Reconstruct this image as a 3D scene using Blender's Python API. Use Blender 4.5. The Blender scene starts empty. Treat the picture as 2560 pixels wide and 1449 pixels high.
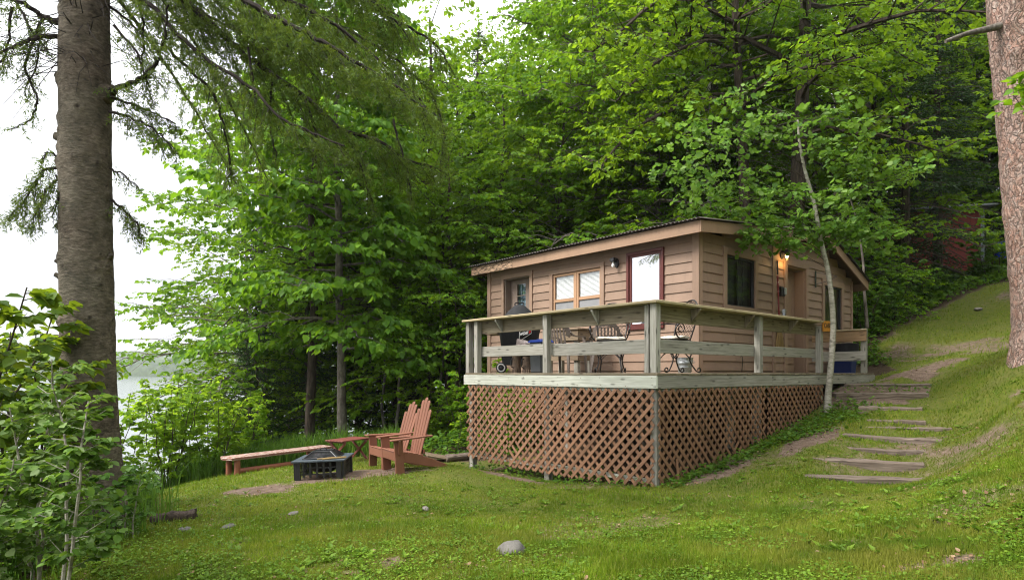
import bpy, math, random
import numpy as np
from mathutils import Matrix, Vector
R = math.radians
random.seed(7)
SC = bpy.context.scene
COL = SC.collection

# ------------------------------------------------------------------ camera, sky, sun, exposure
# World axes: x right, y away from the photographer, z up; z = 0 is the cabin's deck floor, which is at eye level.
cam = bpy.data.objects.new('camera', bpy.data.cameras.new('camera'))
COL.objects.link(cam)
cam.location = (0, 0, 0)
cam.rotation_euler = (R(90), 0, 0)
cam.data.sensor_width = 36
cam.data.lens = 21.94
cam.data.shift_y = 0.081
cam.data.clip_start = 0.05
cam.data.clip_end = 5000
SC.camera = cam
SUN_EL, SUN_AZ = 46, 256            # azimuth clockwise from +y: high over the lake, left of the view
w = bpy.data.worlds.new('World')
SC.world = w
w.use_nodes = True
nt = w.node_tree
nt.nodes.clear()
def wn(t, **k):
    n = nt.nodes.new(t)
    for a, b in k.items():
        setattr(n, a, b)
    return n
sky = wn('ShaderNodeTexSky', sky_type='NISHITA', sun_disc=False)
sky.sun_elevation = R(SUN_EL)
sky.sun_rotation = R(SUN_AZ)
sky.air_density = 1.0
sky.dust_density = 3.0
tc = wn('ShaderNodeTexCoord')
mp = wn('ShaderNodeMapping')
mp.inputs['Scale'].default_value = (1.0, 1.0, 3.2)
nz = wn('ShaderNodeTexNoise')
nz.inputs['Scale'].default_value = 2.1
nz.inputs['Detail'].default_value = 6
nz.inputs['Roughness'].default_value = 0.55
rp = wn('ShaderNodeValToRGB')
rp.color_ramp.elements[0].position = 0.36
rp.color_ramp.elements[0].color = (3.3, 3.36, 3.5, 1)
rp.color_ramp.elements[1].position = 0.62
rp.color_ramp.elements[1].color = (4.4, 4.42, 4.5, 1)
sep = wn('ShaderNodeSeparateXYZ')
mr = wn('ShaderNodeMapRange')        # an overcast sky is brighter overhead than at the horizon
mr.inputs['From Min'].default_value = 0.15
mr.inputs['From Max'].default_value = 0.95
mr.inputs['To Min'].default_value = 1.0
mr.inputs['To Max'].default_value = 3.8
mul = wn('ShaderNodeVectorMath', operation='SCALE')
mix = wn('ShaderNodeMix', data_type='RGBA')
mix.inputs['Factor'].default_value = 0.93
bg = wn('ShaderNodeBackground')
bg.inputs['Strength'].default_value = 0.11
out = wn('ShaderNodeOutputWorld')
L = nt.links.new
L(tc.outputs['Generated'], mp.inputs['Vector'])
L(mp.outputs['Vector'], nz.inputs['Vector'])
L(nz.outputs['Fac'], rp.inputs['Fac'])
L(tc.outputs['Generated'], sep.inputs['Vector'])
L(sep.outputs['Z'], mr.inputs['Value'])
L(rp.outputs['Color'], mul.inputs[0])
L(mr.outputs['Result'], mul.inputs['Scale'])
L(sky.outputs['Color'], mix.inputs[6])
L(mul.outputs['Vector'], mix.inputs[7])
L(mix.outputs[2], bg.inputs['Color'])
L(bg.outputs['Background'], out.inputs['Surface'])
sun = bpy.data.objects.new('sun', bpy.data.lights.new('sun', 'SUN'))
COL.objects.link(sun)
sun.data.energy = 2.5
sun.data.angle = R(22)
sun.data.color = (1.0, 0.96, 0.9)
_d = Vector((math.sin(R(SUN_AZ)) * math.cos(R(SUN_EL)), math.cos(R(SUN_AZ)) * math.cos(R(SUN_EL)), math.sin(R(SUN_EL))))
sun.rotation_euler = _d.to_track_quat('Z', 'Y').to_euler()
SC.view_settings.view_transform = 'Standard'
SC.view_settings.look = 'None'
SC.view_settings.gamma = 1
SC.view_settings.exposure = 1.35
SC.render.engine = 'CYCLES'
cy = SC.cycles
cy.use_denoising = True
cy.use_adaptive_sampling = False
cy.filter_width = 1.1
cy.max_bounces = 10
cy.diffuse_bounces = 6
cy.glossy_bounces = 3
cy.transmission_bounces = 4
cy.transparent_max_bounces = 8
cy.caustics_reflective = False
cy.caustics_refractive = False
cy.sample_clamp_indirect = 6

# ------------------------------------------------------------------ materials
MATS = {}
class NT:
    def __init__(s, name):
        s.m = bpy.data.materials.new(name)
        s.m.use_nodes = True
        s.t = s.m.node_tree
        s.t.nodes.clear()
        s.out = s.t.nodes.new('ShaderNodeOutputMaterial')
    def n(s, t, ins=None, **props):
        nd = s.t.nodes.new(t)
        for k, v in props.items():
            setattr(nd, k, v)
        for k, v in (ins or {}).items():
            if isinstance(v, bpy.types.NodeSocket):
                s.t.links.new(v, nd.inputs[k])
            else:
                nd.inputs[k].default_value = v
        return nd
    def ramp(s, fac, stops):
        nd = s.n('ShaderNodeValToRGB', {'Fac': fac})
        el = nd.color_ramp.elements
        while len(el) < len(stops):
            el.new(0.5)
        for e, (p, c) in zip(el, stops):
            e.position = p
            e.color = (c[0], c[1], c[2], 1) if not isinstance(c, (int, float)) else (c, c, c, 1)
        return nd.outputs['Color']
    def mixc(s, f, a, b, mode='MIX'):
        nd = s.n('ShaderNodeMix', data_type='RGBA', blend_type=mode)
        for k, v in ((0, f), (6, a), (7, b)):
            if isinstance(v, bpy.types.NodeSocket):
                s.t.links.new(v, nd.inputs[k])
            elif k == 0:
                nd.inputs[k].default_value = v
            else:
                nd.inputs[k].default_value = (v[0], v[1], v[2], 1)
        return nd.outputs[2]
    def noise(s, vec, scale, detail=4, rough=0.55, out='Fac'):
        return s.n('ShaderNodeTexNoise', {'Vector': vec, 'Scale': scale, 'Detail': detail, 'Roughness': rough}).outputs[out]
    def mapping(s, vec, scale=(1, 1, 1)):
        return s.n('ShaderNodeMapping', {'Vector': vec, 'Scale': scale}).outputs['Vector']
    def coord(s, which='Object'):
        return s.n('ShaderNodeTexCoord').outputs[which]
    def pos(s):
        return s.n('ShaderNodeNewGeometry').outputs['Position']
    def bump(s, h, strength=0.3, dist=0.01):
        return s.n('ShaderNodeBump', {'Height': h, 'Strength': strength, 'Distance': dist}).outputs['Normal']
    def bsdf(s, **ins):
        nd = s.n('ShaderNodeBsdfPrincipled', ins and {k.replace('_', ' '): v for k, v in ins.items()})
        return nd.outputs[0]
    def done(s, shader):
        s.t.links.new(shader, s.out.inputs['Surface'])
        return s.m

def c4(c):
    return (c[0], c[1], c[2], 1)

def mat_wood(name, dark, mid, light, rough=0.75, stain=None, grain=1.0, bump=0.35, knots=True):
    m = NT(name)
    uv = m.coord('UV')
    g = m.noise(m.mapping(uv, (1.3, 26 * grain, 1)), 1.6, 6, 0.6)
    f = m.noise(m.mapping(uv, (4, 160, 1)), 1.2, 3, 0.6)
    big = m.noise(m.mapping(uv, (0.7, 2.5, 1)), 1.7, 3)
    col = m.ramp(g, [(0.3, dark), (0.5, mid), (0.7, light)])
    col = m.mixc(m.ramp(f, [(0.35, 0.30), (0.6, 0.0)]), col, tuple(c * 0.55 for c in dark))
    col = m.mixc(m.ramp(big, [(0.4, 0.0), (0.7, 0.55)]), col, stain or tuple(c * 0.75 for c in mid))
    if knots:
        v = m.n('ShaderNodeTexVoronoi', {'Vector': m.mapping(uv, (2.2, 7.5, 1)), 'Scale': 1.0, 'Randomness': 1.0}, feature='F1', voronoi_dimensions='2D')
        col = m.mixc(m.ramp(v.outputs['Distance'], [(0.05, 0.75), (0.13, 0.0)]), col, tuple(c * 0.4 for c in dark))
    tone = m.n('ShaderNodeMapRange', {'Value': m.noise(m.mapping(uv, (0.07, 0.07, 1)), 3.0, 1), 'From Min': 0.3, 'From Max': 0.7, 'To Min': 0.76, 'To Max': 1.2}).outputs[0]
    col = m.n('ShaderNodeHueSaturation', {'Color': col, 'Value': tone}).outputs[0]
    hsum = m.mixc(0.5, g, f)
    return m.done(m.bsdf(Base_Color=col, Roughness=rough, Normal=m.bump(hsum, bump, 0.004), **{'Specular_IOR_Level': 0.25}))

def mat_paint(name, c, rough=0.6, var=0.12, worn=None, wornpos=(0.6, 0.66), bump=0.12, spec=0.35):
    m = NT(name)
    p = m.pos()
    uv = m.coord('UV')
    n1 = m.noise(p, 2.3, 4)
    n2 = m.noise(m.mapping(uv, (2, 60, 1)), 1.5, 4, 0.6)
    lo = tuple(x * (1 - var) for x in c)
    hi = tuple(min(1, x * (1 + var)) for x in c)
    col = m.ramp(n1, [(0.3, lo), (0.7, hi)])
    col = m.mixc(m.ramp(n2, [(0.3, 0.25), (0.5, 0.0)]), col, tuple(x * 0.7 for x in c))
    tone = m.n('ShaderNodeMapRange', {'Value': m.noise(m.mapping(uv, (0.07, 0.07, 1)), 3.0, 1), 'From Min': 0.3, 'From Max': 0.7, 'To Min': 0.88, 'To Max': 1.1}).outputs[0]
    col = m.n('ShaderNodeHueSaturation', {'Color': col, 'Value': tone}).outputs[0]
    st = m.noise(m.mapping(p, (3, 3, 0.5)), 1.6, 5, 0.65)
    col = m.mixc(m.ramp(st, [(0.52, 0), (0.75, 0.4)]), col, tuple(x * 0.6 for x in c))
    if worn:
        n3 = m.noise(m.mapping(uv, (5, 22, 1)), 1.6, 7, 0.65)
        col = m.mixc(m.ramp(n3, [(wornpos[0], 0), (wornpos[1], 1)]), col, worn)
    return m.done(m.bsdf(Base_Color=col, Roughness=rough, Normal=m.bump(n2, bump, 0.003), **{'Specular_IOR_Level': spec}))

def mat_plain(name, c, rough=0.5, metal=0.0, var=0.1, scale=9, spec=0.5, bump=0.0):
    m = NT(name)
    n1 = m.noise(m.pos(), scale, 4)
    col = m.ramp(n1, [(0.3, tuple(x * (1 - var) for x in c)), (0.7, tuple(min(1, x * (1 + var)) for x in c))])
    k = dict(Base_Color=col, Roughness=rough, Metallic=metal)
    k['Specular_IOR_Level'] = spec
    if bump:
        k['Normal'] = m.bump(m.noise(m.pos(), scale * 6, 4), bump, 0.004)
    return m.done(m.bsdf(**k))

def mat_leaf(name, cols, trans=0.42, tcol=(0.16, 0.28, 0.02), rough=0.55, spec=0.2, clump=0.5, cs=0.9, patch=None):
    m = NT(name)
    g = m.n('ShaderNodeNewGeometry')
    oi = m.n('ShaderNodeObjectInfo')
    k = len(cols) - 1
    col = m.ramp(g.outputs['Random Per Island'], [(i / k, c) for i, c in enumerate(cols)])
    cl = m.noise(g.outputs['Position'], cs, 2)
    hv = m.n('ShaderNodeMapRange', {'Value': cl, 'From Min': 0.3, 'From Max': 0.7, 'To Min': 1 - clump * 0.45, 'To Max': 1 + clump * 0.45})
    hs = m.n('ShaderNodeHueSaturation', {'Color': col, 'Value': hv.outputs[0]})
    hh = m.n('ShaderNodeMapRange', {'Value': oi.outputs['Random'], 'To Min': 0.487, 'To Max': 0.512})
    m.t.links.new(hh.outputs[0], hs.inputs['Hue'])
    fc = hs.outputs[0]
    if patch:
        fc = m.mixc(m.ramp(m.noise(g.outputs['Position'], 0.62, 5, 0.65), [(0.46, 0), (0.60, patch[1])]), fc, patch[0])
        fc = m.mixc(m.ramp(m.noise(g.outputs['Position'], 1.15, 5, 0.7), [(0.50, 0), (0.62, patch[3])]), fc, patch[2])
    pb = m.bsdf(Base_Color=fc, Roughness=rough, **{'Specular_IOR_Level': spec})
    tb = m.n('ShaderNodeBsdfTranslucent', {'Color': m.mixc(0.55, fc, tcol)}).outputs[0]
    return m.done(m.n('ShaderNodeMixShader', {'Fac': trans, 1: pb, 2: tb}).outputs[0])

def mat_bark(name, dark, mid, light, sx=(1, 1, 1), scale=6, bump=0.6, ring=False, lichen=None):
    m = NT(name)
    o = m.coord('Object')
    v = m.mapping(o, sx)
    n1 = m.noise(v, scale, 8, 0.65)
    n2 = m.noise(o, 1.3, 3)
    if ring:
        n1 = m.mixc(0.45, n1, m.noise(o, 6, 6, 0.7))
    col = m.ramp(n1, [(0.38 if ring else 0.32, dark), (0.5, mid), (0.62 if ring else 0.68, light)])
    col = m.mixc(m.ramp(n2, [(0.35, 0.0), (0.7, 0.45)]), col, lichen or tuple(x * 0.7 for x in mid))
    if lichen and ring:
        col = m.mixc(m.ramp(m.n('ShaderNodeAttribute', attribute_name='knot').outputs['Fac'], [(0.3, 0), (0.85, 0.85)]), col, (0.022, 0.017, 0.013))
    return m.done(m.bsdf(Base_Color=col, Roughness=0.9, Normal=m.bump(n1, bump, 0.045 if ring else 0.02), **{'Specular_IOR_Level': 0.15}))

# timber
M_DECK = mat_wood('deck_timber', (0.165, 0.152, 0.122), (0.325, 0.306, 0.262), (0.46, 0.44, 0.39), stain=(0.25, 0.245, 0.20))
M_DECKD = mat_wood('deck_rail_brown', (0.12, 0.098, 0.062), (0.225, 0.185, 0.122), (0.33, 0.28, 0.20), stain=(0.10, 0.082, 0.052))
M_DECKP = mat_wood('deck_rim_pale', (0.27, 0.27, 0.225), (0.42, 0.425, 0.36), (0.55, 0.555, 0.49), stain=(0.35, 0.37, 0.30))
M_CAP = mat_wood('rail_cap_wood', (0.24, 0.19, 0.10), (0.42, 0.34, 0.20), (0.55, 0.46, 0.29))
M_LATT = mat_wood('lattice_stain', (0.155, 0.08, 0.046), (0.235, 0.124, 0.071), (0.30, 0.165, 0.098), knots=False, bump=0.2)
M_STEP = mat_wood('step_timber', (0.06, 0.042, 0.031), (0.16, 0.122, 0.096), (0.27, 0.215, 0.172), stain=(0.10, 0.075, 0.056), bump=0.8)
M_TABLE = mat_wood('old_table_wood', (0.09, 0.065, 0.04), (0.19, 0.14, 0.09), (0.29, 0.22, 0.15))
M_SIDE = mat_paint('siding_paint', (0.255, 0.168, 0.117), var=0.08, bump=0.15)
M_TRIM = mat_paint('trim_paint', (0.275, 0.18, 0.125), var=0.07)
M_FASC = mat_paint('fascia_paint', (0.285, 0.178, 0.112), var=0.08, worn=(0.16, 0.11, 0.07), wornpos=(0.63, 0.68))
M_ROT = mat_paint('peeled_fascia', (0.42, 0.27, 0.17), var=0.2, worn=(0.085, 0.055, 0.035), wornpos=(0.47, 0.53), bump=0.5)
M_RED = mat_paint('maroon_frame_paint', (0.10, 0.024, 0.019), var=0.1, rough=0.45)
M_CHAIR = mat_paint('chair_red_brown', (0.195, 0.08, 0.048), var=0.12, rough=0.5, worn=(0.38, 0.17, 0.10), wornpos=(0.66, 0.74))
M_BENCH = mat_paint('bench_worn_paint', (0.20, 0.07, 0.045), var=0.15, worn=(0.40, 0.33, 0.285), wornpos=(0.46, 0.55), bump=0.3)
M_BENCHL = mat_paint('bench_log_paint', (0.22, 0.075, 0.04), var=0.18, bump=0.3)
M_REDTAB = mat_paint('side_table_paint', (0.17, 0.05, 0.036), var=0.15, worn=(0.28, 0.15, 0.11), wornpos=(0.6, 0.68))
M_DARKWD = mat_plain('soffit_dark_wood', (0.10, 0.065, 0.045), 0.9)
# metal, plastic, cloth
M_ROOF = mat_plain('corrugated_roof', (0.055, 0.042, 0.036), 0.75, 0.0, 0.45, 14, bump=0.3)
M_BLACK = mat_plain('black_metal', (0.018, 0.018, 0.02), 0.45, 0.2, 0.3)
M_SLATE = mat_plain('slate_blue_rim', (0.055, 0.07, 0.085), 0.42, 0.0, 0.35, 22)
M_IRON = mat_plain('wrought_iron', (0.022, 0.016, 0.014), 0.38, 0.3, 0.3)
M_COVER = mat_plain('black_vinyl_cover', (0.011, 0.011, 0.012), 0.75, 0.0, 0.3, 6, spec=0.25, bump=0.15)
M_TAUPE = mat_plain('taupe_plastic', (0.155, 0.125, 0.105), 0.42, 0.0, 0.06)
M_GALV = mat_plain('galvanised_steel', (0.42, 0.44, 0.45), 0.42, 0.75, 0.2, 30)
M_RUST = mat_plain('scorched_steel', (0.15, 0.105, 0.075), 0.6, 0.5, 0.6, 12)
M_BLUE = mat_plain('blue_plastic', (0.012, 0.045, 0.30), 0.4, 0.0, 0.1)
M_DBLUE = mat_plain('dark_blue_plastic', (0.008, 0.022, 0.13), 0.45, 0.0, 0.1)
M_GREYP = mat_plain('grey_plastic', (0.16, 0.19, 0.18), 0.5, 0.0, 0.15)
M_DKGREY = mat_plain('dark_grey_plastic', (0.05, 0.055, 0.058), 0.45, 0.0, 0.1)
M_WHITE = mat_plain('white_plastic', (0.75, 0.74, 0.72), 0.4, 0.0, 0.04)
M_CUSH = mat_plain('cushion_cloth', (0.55, 0.50, 0.42), 0.9, 0.0, 0.35, 28)
M_STRAW = mat_wood('broom_straw', (0.16, 0.10, 0.035), (0.30, 0.20, 0.08), (0.42, 0.30, 0.13), knots=False, grain=3, bump=0.8)
M_BROOM = mat_plain('red_handle', (0.19, 0.012, 0.012), 0.35)
M_SIGN = mat_paint('sign_orange', (0.62, 0.25, 0.025), var=0.1)
M_SIGNT = mat_plain('sign_letter_black', (0.02, 0.015, 0.01), 0.6)
M_LOGOR = mat_plain('logo_red', (0.6, 0.02, 0.02), 0.5)
M_BAG = mat_plain('charcoal_bag', (0.30, 0.235, 0.21), 0.35, 0.0, 0.5, 22)
M_SHEDR = mat_paint('shed_red', (0.19, 0.026, 0.018), var=0.15)
M_SHEDROOF = mat_plain('shed_roofing', (0.24, 0.25, 0.26), 0.7, 0, 0.2)
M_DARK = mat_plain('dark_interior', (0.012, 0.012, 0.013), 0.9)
M_SCREEN = mat_plain('insect_screen', (0.016, 0.016, 0.016), 0.55, 0.0, 0.2, 3)
M_SCREENG = mat_plain('grey_insect_screen', (0.22, 0.22, 0.225), 0.6, 0.0, 0.12, 5)
M_BLIND = mat_plain('window_blind', (0.8, 0.79, 0.77), 0.7, 0.0, 0.06, 2)
M_CURT = mat_plain('blue_curtain', (0.20, 0.28, 0.36), 0.8, 0.0, 0.5, 7)
M_CURTD = mat_plain('dim_curtain', (0.022, 0.022, 0.022), 0.8, 0.0, 0.35, 5)
# stone
def mat_stone(name, c, moss=(0.10, 0.11, 0.04)):
    m = NT(name)
    p = m.coord('Object')
    n1 = m.noise(p, 9, 7, 0.7)
    n2 = m.noise(p, 3, 4)
    col = m.ramp(n1, [(0.3, tuple(x * 0.55 for x in c)), (0.5, c), (0.72, tuple(x * 1.35 for x in c))])
    col = m.mixc(m.ramp(n2, [(0.5, 0), (0.7, 0.7)]), col, moss)
    return m.done(m.bsdf(Base_Color=col, Roughness=0.9, Normal=m.bump(n1, 0.5, 0.02)))
M_ROCK = mat_stone('lawn_boulder', (0.105, 0.097, 0.085))
M_ROCKP = mat_stone('pale_stone', (0.17, 0.148, 0.135), (0.12, 0.10, 0.075))
# bark
M_BSPR = mat_bark('spruce_bark', (0.033, 0.025, 0.018), (0.095, 0.074, 0.053), (0.19, 0.155, 0.115), (1, 1, 2.4), 17, 0.9, ring=True, lichen=(0.11, 0.11, 0.075))
M_BDARK = mat_bark('dark_bark', (0.02, 0.015, 0.012), (0.06, 0.045, 0.035), (0.12, 0.09, 0.07), (4, 4, 0.8), 5)
M_BGREY = mat_bark('grey_bark', (0.055, 0.048, 0.04), (0.14, 0.12, 0.10), (0.26, 0.23, 0.195), (3, 3, 1), 5)
M_BASP = mat_bark('aspen_bark', (0.10, 0.088, 0.068), (0.30, 0.275, 0.225), (0.46, 0.43, 0.37), (1, 1, 2.5), 9, 0.4, lichen=(0.22, 0.22, 0.15))
M_BBIR = mat_bark('birch_bark', (0.07, 0.06, 0.05), (0.5, 0.48, 0.44), (0.68, 0.66, 0.62), (1, 1, 5), 5, 0.3)
M_BDEAD = mat_bark('dead_twig_bark', (0.012, 0.009, 0.007), (0.026, 0.020, 0.016), (0.06, 0.05, 0.042), (1, 1, 1), 5)
def mat_pine():
    m = NT('red_pine_bark')
    o = m.coord('Object')
    def wobble(vec, sc, amp):
        c = m.n('ShaderNodeVectorMath', {0: m.noise(o, sc, 3, 0.6, 'Color'), 1: (0.5, 0.5, 0.5)}, operation='SUBTRACT').outputs[0]
        return m.n('ShaderNodeVectorMath', {0: vec, 1: m.n('ShaderNodeVectorMath', {0: c, 'Scale': amp}, operation='SCALE').outputs[0]}, operation='ADD').outputs[0]
    wob = wobble(wobble(o, 2.2, 0.45), 11, 0.10)
    v = m.mapping(wob, (1, 1, 0.30))
    d = m.n('ShaderNodeTexVoronoi', {'Vector': v, 'Scale': 15.0}, feature='DISTANCE_TO_EDGE').outputs['Distance']
    d2 = m.n('ShaderNodeTexVoronoi', {'Vector': v, 'Scale': 31.0}, feature='DISTANCE_TO_EDGE').outputs['Distance']
    ci = m.n('ShaderNodeTexVoronoi', {'Vector': v, 'Scale': 31.0}, feature='F1').outputs['Color']
    fine = m.noise(m.mapping(o, (1, 1, 1.8)), 30, 7, 0.72)
    mid = m.noise(m.mapping(o, (1, 1, 0.6)), 5, 4)
    val = m.n('ShaderNodeSeparateColor', {'Color': ci}).outputs[0]
    col = m.ramp(val, [(0.0, (0.33, 0.19, 0.145)), (0.5, (0.45, 0.28, 0.215)), (1.0, (0.42, 0.335, 0.285))])
    col = m.mixc(m.ramp(mid, [(0.4, 0.0), (0.65, 0.6)]), col, (0.40, 0.33, 0.29))
    col = m.mixc(m.ramp(fine, [(0.36, 0.65), (0.56, 0)]), col, (0.16, 0.10, 0.08))
    col = m.mixc(m.ramp(d2, [(0.0, 0.4), (0.05, 0)]), col, (0.2, 0.14, 0.115))
    col = m.mixc(m.ramp(d, [(0.006, 0.9), (0.055, 0)]), col, (0.12, 0.09, 0.08))
    h = m.mixc(0.35, m.ramp(d, [(0.0, 0), (0.12, 1)]), m.mixc(0.5, fine, m.ramp(d2, [(0.0, 0), (0.1, 1)])))
    return m.done(m.bsdf(Base_Color=col, Roughness=0.92, Normal=m.bump(h, 1.0, 0.05), **{'Specular_IOR_Level': 0.15}))
M_PINE = mat_pine()
# foliage
M_LBASS = mat_leaf('basswood_leaf', [(0.040, 0.115, 0.006), (0.064, 0.17, 0.008), (0.100, 0.23, 0.012), (0.155, 0.295, 0.028)], 0.48, (0.26, 0.44, 0.015))
M_LMAP = mat_leaf('maple_leaf', [(0.052, 0.128, 0.006), (0.088, 0.195, 0.008), (0.135, 0.26, 0.010), (0.19, 0.33, 0.018)], 0.5, (0.34, 0.50, 0.015))
M_LASP = mat_leaf('aspen_leaf', [(0.042, 0.115, 0.012), (0.066, 0.165, 0.015), (0.105, 0.22, 0.026), (0.19, 0.30, 0.08)], 0.45, (0.24, 0.42, 0.04))
M_LSAP = mat_leaf('sapling_leaf', [(0.045, 0.10, 0.012), (0.07, 0.15, 0.018), (0.10, 0.20, 0.026), (0.18, 0.25, 0.09)], 0.42, (0.24, 0.38, 0.03), cs=3)
M_LDARK = mat_leaf('chokecherry_leaf', [(0.045, 0.095, 0.007), (0.075, 0.145, 0.009), (0.11, 0.19, 0.012)], 0.5, (0.38, 0.48, 0.02), cs=2)
M_LLAKE = mat_leaf('shore_shrub_leaf', [(0.10, 0.20, 0.010), (0.145, 0.26, 0.014), (0.20, 0.33, 0.02)], 0.6, (0.46, 0.64, 0.03))
M_LCOV = mat_leaf('ground_cover_leaf', [(0.035, 0.095, 0.010), (0.06, 0.145, 0.014), (0.10, 0.20, 0.022)], 0.42, (0.22, 0.36, 0.02))
M_NEED = mat_leaf('spruce_needle', [(0.025, 0.056, 0.008), (0.048, 0.10, 0.011), (0.082, 0.15, 0.015), (0.125, 0.19, 0.022)], 0.3, (0.24, 0.30, 0.02), clump=0.8, cs=1.6)
M_NEEDF = mat_leaf('fir_needle', [(0.018, 0.045, 0.014), (0.03, 0.066, 0.018), (0.05, 0.095, 0.024)], 0.2, (0.08, 0.15, 0.02), clump=0.6)
M_GRASS = mat_leaf('lawn_grass_blade', [(0.075, 0.13, 0.006), (0.115, 0.185, 0.008), (0.165, 0.235, 0.012), (0.25, 0.24, 0.05)], 0.4, (0.26, 0.36, 0.02), clump=1.0, cs=1.3, patch=((0.20, 0.175, 0.035), 0.65, (0.045, 0.115, 0.006), 0.7))
M_TALL = mat_leaf('tall_grass_blade', [(0.05, 0.12, 0.012), (0.085, 0.175, 0.018), (0.13, 0.23, 0.03)], 0.4, (0.2, 0.34, 0.03))
M_CLOV = mat_leaf('clover_leaf', [(0.05, 0.12, 0.008), (0.085, 0.175, 0.010), (0.13, 0.23, 0.016)], 0.35, (0.2, 0.33, 0.03), cs=0.7)
M_LITT = mat_leaf('fallen_leaf', [(0.10, 0.055, 0.025), (0.19, 0.115, 0.06), (0.30, 0.21, 0.13)], 0.1, (0.2, 0.12, 0.05))
# glass
def mat_mirror():
    m = NT('reflective_pane')
    n = m.noise(m.pos(), 1.6, 2)
    return m.done(m.bsdf(Base_Color=(0.88, 0.88, 0.93, 1), Metallic=0.95, Roughness=0.02, Normal=m.bump(n, 0.02, 0.02)))
M_MIRR = mat_mirror()
def mat_glass(name, fac, tint=(0.9, 0.93, 0.95)):
    m = NT(name)
    n = m.noise(m.pos(), 1.8, 2)
    g = m.n('ShaderNodeBsdfGlossy', {'Color': c4((0.9, 0.92, 0.95)), 'Roughness': 0.015, 'Normal': m.bump(n, 0.03, 0.02)}).outputs[0]
    t = m.n('ShaderNodeBsdfTransparent', {'Color': c4(tint)}).outputs[0]
    fc = m.n('ShaderNodeLayerWeight', {'Blend': 0.5}).outputs['Facing']
    fr = m.n('ShaderNodeMath', {0: m.n('ShaderNodeMath', {0: fc, 1: 5.0}, operation='POWER').outputs[0], 1: 0.9}, operation='MULTIPLY').outputs[0]
    f = m.n('ShaderNodeMath', {0: fr, 1: fac}, operation='ADD', use_clamp=True).outputs[0]
    return m.done(m.n('ShaderNodeMixShader', {'Fac': f, 1: t, 2: g}).outputs[0])
M_GLASS = mat_glass('window_glass', 0.10, (0.97, 0.98, 0.98))
M_GLASSD = mat_glass('dim_window_glass', 0.02)
M_CLEAR = mat_glass('clear_glass', 0.06)
def mat_emit(name, c, s):
    m = NT(name)
    return m.done(m.n('ShaderNodeEmission', {'Color': c4(c), 'Strength': s}).outputs[0])
M_BULB = mat_emit('lit_bulb', (1.0, 0.52, 0.13), 14)

# ------------------------------------------------------------------ mesh helpers
def rot(yaw=0, pitch=0, roll=0):
    return Matrix.Rotation(yaw, 4, 'Z') @ Matrix.Rotation(pitch, 4, 'X') @ Matrix.Rotation(roll, 4, 'Y')

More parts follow.
